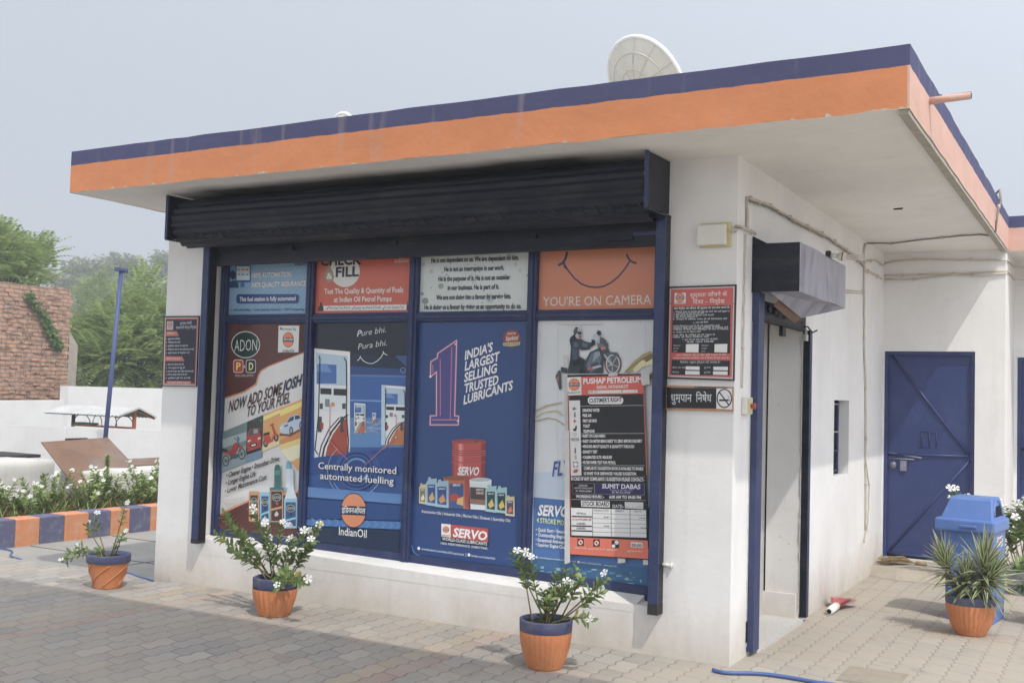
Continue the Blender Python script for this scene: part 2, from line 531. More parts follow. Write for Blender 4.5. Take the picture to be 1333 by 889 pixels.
# ================================================================ THE GROUND
ZG = -0.13
g = MB()
S = 260
g.poly([(-S, -S, -.16), (S, -S, -.16), (S, S, -.16), (-S, S, -.16)], M_EARTH)
structure(g.build('ground'))
r = MB()
r.poly([(-40, -.4, ZG), (-4.6, -.4, ZG), (-4.6, 14, ZG), (-40, 14, ZG)], M_CONC)
structure(r.build('road'))
pv = MB()
EDGE = -0.075
for (x0, x1, y0, y1) in ((-40, -4.7, -30, EDGE), (-4.7, 30, -30, 40)):
    pv.box(x0, x1, y0, y1, -.15, 0, M_PAVE)
structure(pv.build('pavement'))
# joints of the concrete road: saw-cut panels are real thin grooves of darker filler
jt = MB()
M_JOINT = mat('joint_filler', (.13, .125, .12), .95, .2, 20)
for p in ((1.05,), (2.1,), (3.4,)):
    jt.box(-7.9, -4.95, p[0], p[0] + .018, ZG, ZG + .004, M_JOINT)
jt.box(-6.2, -6.185, .0, 8, ZG, ZG + .0035, M_JOINT)
structure(jt.build('road_joints'))

# ================================================================ THE SHOP BUILDING
W = 4.903; ZS = 3.108; ZM = 3.328; ZT = 3.44; OV = 0.715; XR = 1.118; XL = -5.268; D = 4.711; D2 = 5.68; YB = 4.845
shop = thing('shop_building', 'white single storey filling station shop with flat roof edged in orange and blue', 'building', (0, 0, 0))

wl = MB()
TH = .25
OX0, OX1 = -4.435, -0.515            # window opening
SILL = .30
wl.box(-W, OX0, 0, TH, -.2, ZS + .02, M_WALL)
wl.box(OX1, 0, 0, TH, -.2, ZS + .02, M_WALL)
wl.box(OX0, OX1, 0, TH, -.2, SILL, M_WALL)
wl.box(OX0, OX1, 0, TH, 2.92, ZS + .02, M_WALL)
# right wall with door opening and small window
DY0, DY1, DZ = .40, 1.60, 2.34
WY0, WY1, WZ0, WZ1 = 2.64, 3.20, 1.00, 1.632
wl.box(-TH, 0, TH, DY0, -.2, ZS + .02, M_WALL)
wl.box(-TH, 0, DY0, DY1, DZ, ZS + .02, M_WALL)
wl.box(-TH, 0, DY1, WY0, -.2, ZS + .02, M_WALL)
wl.box(-TH, 0, WY0, WY1, -.2, WZ0, M_WALL)
wl.box(-TH, 0, WY0, WY1, WZ1, ZS + .02, M_WALL)
wl.box(-TH, 0, WY1, D, -.2, ZS + .02, M_WALL)
wl.box(-W, -W + TH, TH, D, -.2, ZS + .02, M_WALL)
# back wing: wall with the blue door, pillar return, recessed wall
BX0, BX1, BZ0, BZ1 = .012, .842, .118, 2.137
wl.box(-W, BX0, D, D + .25, -.2, ZS + .02, M_WALL)
wl.box(BX0, BX1, D, D + .25, -.2, BZ0, M_WALL)
wl.box(BX0, BX1, D, D + .25, BZ1, ZS + .02, M_WALL)
wl.box(BX1, 1.105, D, D2, -.2, ZS + .02, M_WALL)
wl.box(1.105, 1.135, D2, D2 + .25, -.2, ZS + .02, M_WALL)
wl.box(1.135, 2.05, D2, D2 + .25, 2.128, ZS + .02, M_WALL)
wl.box(1.135, 2.05, D2, D2 + .25, -.2, .30, M_WALL)
wl.box(2.05, 6.0, D2, D2 + .25, -.2, ZS + .02, M_WALL)
wl.box(-W, -W + .25, D + .25, 9, -.2, ZS + .02, M_WALL)
wl.box(5.75, 6.0, D2 + .25, 9, -.2, ZS + .02, M_WALL)
wl.box(-W, 6.0, 9, 9.25, -.2, ZS + .02, M_WALL)
wl.build('wall', shop)
# sloped plaster sill (a wedge on the low wall), white
sl = MB()
zl, zr_ = .385, .335
sl.add([(OX0, -.0015, SILL + .075), (OX1 - .10, -.0015, SILL - .005), (OX1 - .10, .15, zr_), (OX0, .15, zl),
        (OX0, -.0015, SILL - .05), (OX1 - .10, -.0015, SILL - .05), (OX1 - .10, .15, SILL - .05), (OX0, .15, SILL - .05)],
       [(0, 1, 2, 3), (4, 5, 1, 0), (5, 6, 2, 1), (7, 4, 0, 3)], M_WALL)
sl.build('window_sill', shop)
# dark plaster interior behind the aluminium door
it = MB()
M_INT = mat('interior_plaster', (.30, .29, .27), .9, .1, 3)
it.box(-1.6, -1.55, .3, 1.9, 0, 2.6, M_INT)
it.build('interior_wall', shop)

# ---- roof slab with hand painted bands
def band_material():
    m = bpy.data.materials.new('painted_fascia'); m.use_nodes = True
    nt = m.node_tree; N, L = nt.nodes, nt.links
    b = N['Principled BSDF']; b.inputs['Roughness'].default_value = .8; b.inputs['Specular IOR Level'].default_value = .2
    geo = N.new('ShaderNodeNewGeometry'); sep = N.new('ShaderNodeSeparateXYZ'); L.new(geo.outputs['Position'], sep.inputs[0])
    n = N.new('ShaderNodeTexNoise'); n.inputs['Scale'].default_value = 7; n.inputs['Detail'].default_value = 4; L.new(geo.outputs['Position'], n.inputs[0])
    a = N.new('ShaderNodeMath'); a.operation = 'MULTIPLY_ADD'; L.new(n.outputs[0], a.inputs[0]); a.inputs[1].default_value = .02; L.new(sep.outputs[2], a.inputs[2])
    st = N.new('ShaderNodeMath'); st.operation = 'GREATER_THAN'; L.new(a.outputs[0], st.inputs[0]); st.inputs[1].default_value = ZM + .01
    n2 = N.new('ShaderNodeTexNoise'); n2.inputs['Scale'].default_value = 1.5; n2.inputs['Detail'].default_value = 9; n2.inputs['Roughness'].default_value = .7
    mp = N.new('ShaderNodeMapping'); mp.inputs['Scale'].default_value = (1.5, 1.5, 3); L.new(geo.outputs['Position'], mp.inputs[0]); L.new(mp.outputs[0], n2.inputs[0])
    mr = N.new('ShaderNodeMapRange'); mr.inputs['From Min'].default_value = .3; mr.inputs['From Max'].default_value = .7; mr.inputs['To Min'].default_value = .90; mr.inputs['To Max'].default_value = 1.09
    L.new(n2.outputs[0], mr.inputs[0])
    mx = N.new('ShaderNodeMix'); mx.data_type = 'RGBA'; L.new(st.outputs[0], mx.inputs['Factor'])
    fd = N.new('ShaderNodeMath'); fd.operation = 'GREATER_THAN'; L.new(sep.outputs[0], fd.inputs[0]); fd.inputs[1].default_value = XR - .012
    fo = N.new('ShaderNodeMix'); fo.data_type = 'RGBA'; L.new(fd.outputs[0], fo.inputs['Factor'])
    fo.inputs['A'].default_value = (0.60, 0.245, 0.120, 1); fo.inputs['B'].default_value = (0.62, 0.40, 0.33, 1)   # the end faces have faded to pink
    L.new(fo.outputs['Result'], mx.inputs['A']); mx.inputs['B'].default_value = (0.078, 0.083, 0.165, 1)
    m2 = N.new('ShaderNodeMix'); m2.data_type = 'RGBA'; m2.blend_type = 'MULTIPLY'; m2.inputs['Factor'].default_value = 1
    L.new(mx.outputs['Result'], m2.inputs['A']); L.new(mr.outputs[0], m2.inputs['B'])
    # pale runs of chalky paint
    n4 = N.new('ShaderNodeTexNoise'); n4.inputs['Scale'].default_value = 1; n4.inputs['Detail'].default_value = 6
    mp4 = N.new('ShaderNodeMapping'); mp4.inputs['Scale'].default_value = (10, 10, .8); L.new(geo.outputs['Position'], mp4.inputs[0]); L.new(mp4.outputs[0], n4.inputs[0])
    mr4 = N.new('ShaderNodeMapRange'); mr4.inputs['From Min'].default_value = .57; mr4.inputs['From Max'].default_value = .8; mr4.inputs['To Max'].default_value = .50; L.new(n4.outputs[0], mr4.inputs[0])
    m4 = N.new('ShaderNodeMix'); m4.data_type = 'RGBA'; L.new(mr4.outputs[0], m4.inputs['Factor']); L.new(m2.outputs['Result'], m4.inputs['A']); m4.inputs['B'].default_value = (.42, .34, .32, 1)
    # chipped lower arris: bare plaster shows in small bites
    n5 = N.new('ShaderNodeTexNoise'); n5.inputs['Scale'].default_value = 16; n5.inputs['Detail'].default_value = 5; L.new(geo.outputs['Position'], n5.inputs[0])
    a5 = N.new('ShaderNodeMath'); a5.operation = 'MULTIPLY_ADD'; L.new(n5.outputs[0], a5.inputs[0]); a5.inputs[1].default_value = -.11; L.new(sep.outputs[2], a5.inputs[2])
    l5 = N.new('ShaderNodeMath'); l5.operation = 'LESS_THAN'; L.new(a5.outputs[0], l5.inputs[0]); l5.inputs[1].default_value = ZS - .062
    m5 = N.new('ShaderNodeMix'); m5.data_type = 'RGBA'; L.new(l5.outputs[0], m5.inputs['Factor']); L.new(m4.outputs['Result'], m5.inputs['A']); m5.inputs['B'].default_value = (.50, .44, .37, 1)
    L.new(m5.outputs['Result'], b.inputs['Base Color'])
    n3 = N.new('ShaderNodeTexNoise'); n3.inputs['Scale'].default_value = 22; n3.inputs['Detail'].default_value = 6; L.new(geo.outputs['Position'], n3.inputs[0])
    bp = N.new('ShaderNodeBump'); bp.inputs['Strength'].default_value = .12; bp.inputs['Distance'].default_value = .02
    L.new(n3.outputs[0], bp.inputs['Height']); L.new(bp.outputs[0], b.inputs['Normal'])
    return m
M_BAND = band_material()
M_ROOFTOP = mat('roof_screed', (.38, .36, .33), .95, .2, 2, .4, 20, .1)
M_DRIP = mat('bare_drip_edge', (.42, .39, .33), .9, .25, 12, .3, 40, .1)

def slab(name, x0, x1, y0, y1, parent, edges='FRLB'):
    """Concrete slab, its edges slightly uneven as cast by hand."""
    b = MB()
    rr = random.Random(11)
    def edge(a, c, jag):
        n = max(2, int((Vector(c) - Vector(a)).length / .18))
        lo, hi = [], []
        for i in range(n + 1):
            t = i / n
            p = Vector(a).lerp(Vector(c), t)
            e = 0 if i in (0, n) else 1
            lo.append(Vector((p.x, p.y, ZS + e * rr.uniform(-.004, .004))))
            hi.append(Vector((p.x, p.y, ZT + e * rr.uniform(-jag, jag))))
        k = len(lo)
        b.add(lo + hi, [(i, i + 1, k + i + 1, k + i) for i in range(k - 1)], M_BAND)
        return hi
    A, B_, C_, D_ = (x0, y0, 0), (x1, y0, 0), (x1, y1, 0), (x0, y1, 0)
    h1 = edge(A, B_, .003); h2 = edge(B_, C_, .008); h3 = edge(C_, D_, .003); h4 = edge(D_, A, .003)
    ring = h1[:-1] + h2[:-1] + h3[:-1] + h4[:-1]
    inner = [Vector((min(max(v.x, x0 + .12), x1 - .12), min(max(v.y, y0 + .12), y1 - .12), ZT - .002)) for v in ring]
    k = len(ring)
    b.add(ring + inner, [(i, (i + 1) % k, k + (i + 1) % k, k + i) for i in range(k)], M_BAND)
    b.poly([(x0 + .11, y0 + .11, ZT - .06), (x1 - .11, y0 + .11, ZT - .06), (x1 - .11, y1 - .11, ZT - .06), (x0 + .11, y1 - .11, ZT - .06)], M_ROOFTOP)
    b.poly([(x0 + .004, y0 + .004, ZS + .003), (x0 + .004, y1 - .004, ZS + .003), (x1 - .004, y1 - .004, ZS + .003), (x1 - .004, y0 + .004, ZS + .003)], M_SOFFIT)
    return b.build(name, parent)
slab('roof_slab', XL, XR, -OV, YB, shop)
slab('roof_slab', XL, 7.2, YB + .003, 9.6, shop)
dr = MB()
dr.box(XR - .055, XR - .006, -OV + .02, YB - .02, ZS - .026, ZS + .001, M_DRIP)
dr.build('drip_edge', shop)
sp = MB()
sp.tube([(XR - .05, -.075, 3.305), (XR + .218, -.083, 3.313)], .021, M_BAND, 14)
sp.tube([(XR + .2185, -.083, 3.313), (XR + .2195, -.083, 3.313)], .015, M_BLACK, 12)
sp.build('roof_spout', shop)
bp_ = MB()     # little upstand on the roof edge
bp_.box(XR - .10, XR - .004, .42, .52, ZT - .01, ZT + .035, M_BAND)
bp_.build('roof_upstand', shop)

# ---- shop window: frame, panes
fr = MB()
FY0, FY1 = .150, .20
def zb(x):    # the frame's bottom edge runs slightly downhill to the right
    return .372 + (x + .59) / (-3.79) * .045
XE = [-4.37, -3.52, -3.452, -2.538, -2.462, -1.536, -1.466, -.594]
mull = [(OX0 + .002, XE[0]), (XE[1], XE[2]), (XE[3], XE[4]), (XE[5], XE[6]), (XE[7], OX1 - .002)]
for (a, c) in mull:
    fr.box(a, c, FY0 - .012, FY1, .30, 2.9, M_NAVY)
    w = c - a
    fr.box(a + w * .3, c - w * .3, FY0 - .024, FY0 - .012, .36, 2.9, M_NAVY)
for i in range(4):
    a, c = mull[i][1], mull[i + 1][0]
    fr.box(a, c, FY0, FY1, 2.117, 2.188, M_NAVY)
    fr.box(a, c, FY0 - .012, FY0, 2.135, 2.168, M_NAVY)
    za, zc = zb(a) + .02, zb(c) + .02
    vs = [(a, FY0 + .003, .26), (c, FY0 + .003, .26), (c, FY0 + .003, zc), (a, FY0 + .003, za), (a, FY1, .26), (c, FY1, .26), (c, FY1, zc), (a, FY1, za)]
    fr.add(vs, [(0, 1, 2, 3), (3, 2, 6, 7), (5, 4, 7, 6)], M_NAVY)
fr.build('window_frame', shop, bevel=.004, bseg=1)
M_GLASS = mat('dark_window_glass', (.02, .024, .03), .08, 0, 1, 0, 1, .5)
for i in range(4):
    for (z0, z1) in ((.30, 2.13), (2.17, 2.9)):
        q = MB(); q.box(mull[i][1] - .005, mull[i + 1][0] + .005, FY1 - .018, FY1 - .012, z0, z1, M_GLASS)
        q.build('window_pane', shop)
# rough plaster edge by the left jamb
gr = MB()
gr.box(OX0 - .008, OX0 + .004, -.006, .146, .40, 2.9, M_WALL)
gr.build('window_jamb', shop)

# ---- rolling shutter over the shop window
sh = bpy.data.objects.new('rolling_shutter', None); COL.objects.link(sh); sh.parent = shop
PX0, PX1 = -4.53, -.45
dm = MB()
cy, cz, rad = -.170, 2.895, .185
n = 84
prof = []
for i in range(n + 1):
    t = R_(112) + R_(238) * i / n          # wraps over the front of the drum
    rr = rad + .024 * abs(math.cos(i * math.pi / 7.0)) ** .7 - .014
    prof.append((cy + rr * math.cos(t), cz + rr * math.sin(t)))
segs = 60
vs, fs = [], []
for k in range(segs + 1):
    x = PX0 + .03 + (PX1 - PX0 - .06) * k / segs
    for (y, z) in prof:
        vs.append((x, y + .0012 * math.sin(k * .7), z + .0015 * math.sin(k * .23)))
np_ = len(prof)
for k in range(segs):
    for i in range(np_ - 1):
        fs.append((k * np_ + i, k * np_ + i + 1, (k + 1) * np_ + i + 1, (k + 1) * np_ + i))
dm.add(vs, fs, M_NAVYD, True)
for k in range(40):       # locking clips along the last slat of the roll
    x = PX0 + .12 + k * (PX1 - PX0 - .2) / 39
    dm.tube([(x, -.318, 2.80), (x + .012, -.338, 2.79), (x + .035, -.318, 2.755), (x + .05, -.28, 2.745)], .005, M_NAVYD, 5)
dm.build('slat_roll', sh)
for x in (PX0, PX1):
    e = MB()
    y0, y1 = -.37, .0
    pts = [(y0, 2.755), (y1 - .002, 2.775), (y1 - .002, 3.107), (y0, 3.100)]
    for xx in (x - .004, x + .004):
        e.poly([(xx, y, z) for (y, z) in (pts if xx > x else pts[::-1])], M_NAVYD)
    e.add([(x + s * .004, y, z) for s in (-1, 1) for (y, z) in pts], [(i, (i + 1) % 4, 4 + (i + 1) % 4, 4 + i) for i in range(4)], M_NAVYD)
    e.box(x - .012, x + .012, y0 - .012, y0 - .001, 2.752, 3.102, M_NAVY)
    e.box(x - .011, x + .020, y0 - .008, y1, 2.742, 2.754, M_NAVYD)
    e.build('end_plate', sh)
bt = MB()
bt.box(PX0 + .02, PX1 - .02, .02, .045, 2.58, 2.86, M_NAVYD)      # the last slats hanging down
for k in range(5):
    bt.box(PX0 + .02, PX1 - .02, .006, .02, 2.74 + k * .03, 2.757 + k * .03, M_NAVYD)
bt.box(PX0 + .10, PX1 - .05, -.012, .019, 2.572, 2.725, M_NAVYD)
bt.box(PX0 + .10, PX1 - .05, -.035, -.012, 2.572, 2.592, M_NAVYD)
for k in range(26):
    x = PX0 + .2 + k * .15
    bt.tube([(x, -.0125, 2.69), (x, -.018, 2.69)], .006, M_NAVYD, 6)
bt.build('bottom_rail', sh)
for px in (375, 510, 690):
    p = on(px, 325 - (px - 375) * .052, 1, -.015)
    h = MB()
    h.box(p.x - .10, p.x + .03, -.022, -.0125, p.z - .012, p.z + .012, M_NAVYD)
    h.box(p.x - .02, p.x + .06, -.045, -.022, p.z - .010, p.z + .018, M_NAVYD)
    h.build('handle', sh)
lk = MB(); lk.box(-.86, -.68, -.03, -.013, 2.615, 2.66, M_NAVYD); lk.box(-.68, -.50, -.026, -.013, 2.640, 2.665, M_NAVY); lk.build('lock_bolt', sh)
for (x0, x1, z0) in ((on(250, 690, 1, -.085).x, on(257.5, 690, 1, -.085).x, .345), (on(845.5, 700, 1, -.085).x, on(858, 700, 1, -.085).x, .27)):
    q = MB()
    q.box(x0, x1, -.092, -.078, z0, 2.76, M_NAVY)
    q.box(x0, x0 + .008, -.078, -.002, z0, 2.76, M_NAVYD)
    q.box(x1 - .008, x1, -.078, -.002, z0, 2.76, M_NAVYD)
    if x0 < -1:
        q.box(x1 + .0005, x1 + .004, -.07, -.003, z0 + .02, 2.74, M_BLACK)  # black strip paints in the shade on the channel's right side
    q.box(x0 - .001, x1 + .001, -.0935, -.001, z0 - .002, z0 + .035 + .03 * (x0 > -1), M_DARKST)
    q.build('guide_rail', sh)

mk = MB()
p = on(1169, 272, 2, ZS + .002)
mk.box(p.x - .03, p.x + .03, p.y - .02, p.y + .01, ZS - .004, ZS + .002, M_DARKST)
mk.box(p.x - .005, p.x + .04, p.y - .035, p.y - .0205, ZS - .003, ZS + .002, M_DARKST)
mk.build('ceiling_hook', shop)

# ---- door on the right side with its own small shutter
ds = bpy.data.objects.new('door_shutter', None); COL.objects.link(ds); ds.parent = shop
hb = MB()
hx, hy0, hy1, hz0, hz1 = .305, .315, 1.60, 2.295, 2.605
def dent(y, z, k):
    return .012 * math.sin(y * 6 + k) * math.sin((z - hz0) * 9 + k * 2)
ny, nz = 14, 6
vs = [(hx + dent(hy0 + (hy1 - hy0) * i / ny, hz0 + (hz1 - hz0) * j / nz, .7) * (0 < i < ny), hy0 + (hy1 - hy0) * i / ny, hz0 + (hz1 - hz0) * j / nz) for i in range(ny + 1) for j in range(nz + 1)]
hb.add(vs, [(i * (nz + 1) + j, (i + 1) * (nz + 1) + j, (i + 1) * (nz + 1) + j + 1, i * (nz + 1) + j + 1) for i in range(ny) for j in range(nz)], M_GALV, True)
nx = 8
vs = [(hx * i / nx, hy0 + dent(hx * i / nx * 4, hz0 + (hz1 - hz0) * j / nz, 2.1) * .6 * (0 < i < nx), hz0 + (hz1 - hz0) * j / nz + .02 * (i / nx) * (j / nz) * 0) for i in range(nx + 1) for j in range(nz + 1)]
hb.add(vs, [(i * (nz + 1) + j, (i + 1) * (nz + 1) + j, (i + 1) * (nz + 1) + j + 1, i * (nz + 1) + j + 1) for i in range(nx) for j in range(nz)], M_NAVYD, True)
hb.poly([(.002, hy1, hz0), (hx, hy1, hz0), (hx, hy1, hz1), (.002, hy1, hz1)], M_GALV)
hb.poly([(.10, hy0 + .02, hz1 + .002), (hx, hy0, hz1), (hx, hy1, hz1), (.05, hy1, hz1 + .002)], M_GALV)
# underside sheet, bent loose
hb.add([(hx, hy0, hz0), (hx, hy1, hz0), (.15, hy1 - .1, hz0 - .02), (.13, 1.05, hz0 - .11), (.10, .62, hz0 - .015), (.12, hy0, hz0)], [(0, 5, 4, 3, 2, 1)], M_GALV)
hb.add([(.13, 1.05, hz0 - .11), (.10, .62, hz0 - .015), (.06, .60, hz0 - .06), (.09, 1.03, hz0 - .15)], [(0, 1, 2, 3)], M_RUST)
hb.build('hood', ds)
pl = MB(); pl.add([(.004, hy0 - .008, 2.604), (.10, hy0 - .008, 2.604), (.004, hy0 - .008, 2.655)], [(0, 1, 2)], M_NAVYD)
pl.box(.004, .012, hy0, hy1 * .6, 2.606, 2.64, M_NAVYD); pl.build('end_plate', ds)
br = MB()
br.box(-.012, .022, .43, 1.60, 2.145, 2.26, M_NAVYD)
br.box(-.02, .030, .43, 1.60, 2.128, 2.147, M_DARKST)
for k in range(7):
    y = .52 + k * .16
    br.tube([(.022, y, 2.185), (.030, y, 2.185)], .007, M_DARKST, 6)
for y in (.62, .75, 1.12):
    br.tube([(.022, y, 2.215), (.042, y, 2.215)], .028, M_NAVYD, 10)
br.box(-.015, .012, 1.02, 1.10, 2.06, 2.13, M_NAVYD)
br.tube([(.0, 1.52, 2.16), (.05, 1.55, 2.16), (.07, 1.60, 2.12), (.09, 1.66, 2.14)], .006, M_DARKST, 6)
br.build('bottom_rail', ds)
lo = MB(); lo.box(.035, .055, 1.49, 1.55, 2.055, 2.10, M_GREY); lo.tube([(.045, 1.50, 2.10), (.045, 1.505, 2.135), (.045, 1.535, 2.135), (.045, 1.54, 2.10)], .006, M_GREY, 6); lo.build('padlock', ds)
q = MB()
q.box(.0, .045, .335, .345, .03, 2.30, M_NAVY); q.box(.038, .045, .345, .46, .03, 2.30, M_NAVY); q.box(.002, .012, .345, .455, .03, 2.30, M_NAVYD)
q.build('guide_rail', ds)
q = MB()
q.box(.002, .045, 1.64, 1.652, .03, 2.14, M_NAVYD); q.box(.038, .045, 1.652, 1.71, .03, 2.14, M_NAVY); q.box(-.05, .002, 1.602, 1.64, .03, 2.14, M_BLACK)  # near face and gap coloured dark to paint in the shade there
q.build('guide_rail', ds)
for (y, sgn, n) in ((1.601, -1, 62), (.336, -1, 56)):       # broken plaster along the guides, one ragged strip each
    rg = MB(); x_ = .004 if sgn else 0
    edge = [(x_, y - rnd(.003, .018), .06 + k * 2.05 / n) for k in range(n + 1)]
    vs = edge + [(x_, y, z) for (_, _, z) in edge] + [(.0005, yy, z) for (_, yy, z) in edge]
    m_ = n + 1
    rg.add(vs, [(k, k + 1, m_ + k + 1, m_ + k) for k in range(n)] + [(2 * m_ + k, 2 * m_ + k + 1, k + 1, k) for k in range(n)], M_LUMP)
    rg.build('plaster_edge', ds)
rg = MB(); rg.box(.0015, .006, .318, .334, .09, .22, M_BLACK); rg.build('broken_patch', ds)
ad = thing('aluminium_door', None, None); del_keys = [k for k in list(ad.keys())]
ad.parent = shop
q = MB()
q.box(-.285, -.262, .44, .52, .02, 2.33, M_GREY); q.box(-.285, -.262, 1.50, 1.60, .02, 2.33, M_GREY)
q.box(-.285, -.262, .52, 1.50, 2.05, 2.12, M_GREY); q.box(-.280, -.268, .52, 1.50, 2.12, 2.33, M_GLASS)
q.build('door_frame', ad)
q = MB()
q.box(-.278, -.252, 1.405, 1.495, .02, 2.045, M_GREY); q.box(-.278, -.252, .525, .60, .02, 2.045, M_GREY)
q.box(-.272, -.260, .60, 1.405, .02, 2.045, M_GLASS)
q.box(-.250, -.247, 1.435, 1.455, .86, .98, M_DARKST)
q.tube([(-.251, 1.45, 1.22), (-.246, 1.45, 1.22)], .008, M_DARKST, 8)
q.build('door_leaf', ad)
q = MB(); q.box(-.60, .035, .46, 1.60, -.05, .028, M_STONE); q.build('door_step', shop)
q = MB(); q.box(-.262, -.02, 1.585, 1.5995, .028, .20, M_WALL); q.build('skirting', shop)

# ---- small barred window in the right wall
sw = thing('small_window', None, None); sw.parent = shop
q = MB()
q.box(-.115, -.10, WY0, WY1, WZ0, WZ1, M_NAVYD)
q.build('window_pane', sw)
for z in (1.03, 1.20, 1.36, 1.60):
    q = MB(); q.tube([(-.088, WY0, z), (-.088, WY1, z)], .008, M_GREY if z > 1.3 else M_NAVY, 6); q.build('window_bar', sw)
q = MB(); q.box(-.098, -.085, WY1 - .05, WY1 - .002, WZ0, WZ1, M_NAVY); q.build('window_frame', sw)

# ---- blue steel door in the back wall
bd = thing('blue_door', None, None); bd.parent = shop
DYP = D + .055
q = MB()
q.box(BX0 + .03, BX1 - .03, DYP, DYP + .02, BZ0 + .03, BZ1 - .035, M_DOORB); q.build('door_leaf', bd)
q = MB()
q.box(BX0 + .002, BX0 + .032, DYP - .035, DYP + .03, BZ0, BZ1 - .001, M_DOORB); q.box(BX1 - .032, BX1 - .002, DYP - .035, DYP + .03, BZ0, BZ1 - .001, M_DOORB)
q.box(BX0 + .032, BX1 - .032, DYP - .034, DYP + .03, BZ1 - .034, BZ1 - .001, M_DOORB); q.build('door_frame', bd)
q = MB()
def bar(a, c, r=.012, m=M_DOORB, y=DYP - .006):
    A = on(a[0], a[1], 1, y); C_ = on(c[0], c[1], 1, y)
    q.tube([A, C_], r, m, 6)
bar((1161, 463), (1262, 593)); bar((1262, 600), (1158, 716)); bar((1157, 719), (1225, 727)); bar((1157, 591), (1262, 594))
for t in (.25, .45, .65, .85):
    for (a, c) in (((1161, 463), (1262, 593)), ((1262, 600), (1158, 716))):
        p = on(a[0] + (c[0] - a[0]) * t, a[1] + (c[1] - a[1]) * t, 1, DYP - .012)
        q.box(p.x - .006, p.x + .006, p.y - .004, p.y + .01, p.z - .006, p.z + .006, M_DOORB)
q.build('door_brace', bd)
q = MB()
for xx in (1200, 1210, 1219):
    bar((xx, 562), (xx, 582), .005)
bar((1198, 562), (1221, 562), .004); bar((1196, 582), (1221, 582), .003)
q.build('peep_grille', bd)
q = MB()
bar((1157, 589), (1200, 596), .009, M_GALV); bar((1157, 596), (1190, 598), .007, M_GALV)
p = on(1176, 606, 1, DYP - .02)
q.box(p.x - .03, p.x + .03, p.y - .004, p.y + .012, p.z - .05, p.z + .05, M_GALV)
p = on(1162, 605, 1, DYP - .02); q.tube([p + Vector((0, .0, 0)), p + Vector((0, .02, 0))], .034, M_GALV, 12)
q.build('door_bolt', bd)
stp = MB()
stp.add([(.0, 4.16, .002), (.25, 4.05, .002), (1.10, 4.12, .002), (1.12, D, .002), (0, D, .002), (.0, 4.28, .085), (.25, 4.20, .085), (1.05, 4.26, .085), (1.10, D, .10), (0, D, .10)],
        [(0, 1, 6, 5), (1, 2, 7, 6), (2, 3, 8, 7), (5, 6, 7, 8, 9)], M_STONE if False else MATS.setdefault('cement_step', mat('cement_step', (.40, .36, .30), .95, .2, 5, .4, 30, .1, dirt=(.30, .26, .21), dirt_amt=.5)))
stp.build('door_step', shop)

# second blue door, in the recessed wing wall
bd2 = thing('blue_door', None, None); bd2.parent = shop
q = MB(); q.box(1.165, 2.02, D2 + .05, D2 + .07, .30, 2.10, M_DOORB); q.build('door_leaf', bd2)
q = MB(); q.box(1.137, 1.165, D2 + .01, D2 + .08, .30, 2.127, M_DOORB); q.box(2.02, 2.048, D2 + .01, D2 + .08, .30, 2.127, M_DOORB); q.box(1.165, 2.02, D2 + .011, D2 + .08, 2.10, 2.127, M_DOORB); q.build('door_frame', bd2)
q = MB(); q.tube([(1.17, D2 + .03, 1.20), (1.40, D2 + .03, 1.20)], .012, M_DARKST, 6); q.build('door_bolt', bd2)

# ---- cables clipped to the walls
def cable(pts, r, m, name='cable'):
    c = MB()
    P = []
    for i in range(len(pts) - 1):
        a, b = Vector(pts[i]), Vector(pts[i + 1])
        k = max(1, int((b - a).length / .07))
        for j in range(k):
            w = Vector((rnd(-1, 1), rnd(-1, 1), rnd(-1, 1))) * .0025
            P.append(a.lerp(b, j / k) + w)
    P.append(Vector(pts[-1]))
    c.tube(P, r, m, 6)
    for i in range(3, len(P) - 2, 6):
        c.tube([P[i] - Vector((.0, 0, r * 1.6)), P[i] + Vector((.0, 0, r * 1.6))], r * 1.5, M_CABLE, 6)
    return c.build(name, shop)
def px_x(l, x=.012): return [on(a, b, 0, x) for (a, b) in l]
def px_y(l, y=D - .014): return [on(a, b, 1, y) for (a, b) in l]
cable(px_x([(973, 300), (973, 257), (1003, 268), (1016, 277), (1040, 290), (1058, 298), (1078, 309), (1097, 322), (1112, 332), (1123, 343), (1127, 352), (1138, 357), (1148, 363)]), .010, M_CABLE)
cable(px_x([(975, 262), (1004, 271), (1041, 293), (1080, 312), (1110, 334), (1124, 347)], .02), .006, M_CABLED)
cable(px_x([(1125, 352), (1124.5, 325), (1127, 317)]), .010, M_CABLE)
cable([on(1127, 317, 2, ZS - .012), on(1160, 317, 2, ZS - .012), on(1203, 312, 2, ZS - .012), on(1250, 307, 2, ZS - .012), on(1275, 305.5, 2, ZS - .012), on(1291, 307, 2, ZS - .012)], .008, M_CABLED)
cable(px_x([(1125, 350), (1125, 400), (1125, 450), (1127, 505), (1127, 560), (1127, 600), (1127, 690)]), .009, M_CABLE)
cable(px_x([(1127, 598), (1131, 630), (1131, 660), (1129, 690), (1125, 706)], .02), .007, M_CABLE)
cable(px_x([(971, 305), (970, 360), (968, 420), (967, 470), (966, 505)]), .006, M_CABLE)
cable(px_x([(1128, 340), (1140, 339), (1150, 345)]) , .008, M_CABLE)
cable(px_y([(1150, 343), (1163, 340.5), (1192, 338), (1240, 338.5), (1275, 338.5), (1312, 339)]), .008, M_CABLE)
cable(px_y([(1148, 363), (1153, 359), (1198, 357.5), (1264, 355.5), (1311, 352.5)]), .008, M_CABLE)
cable(px_y([(1148, 363), (1164, 364), (1190, 364), (1215, 361), (1240, 358), (1280, 359), (1311, 356)]), .008, M_CABLE)
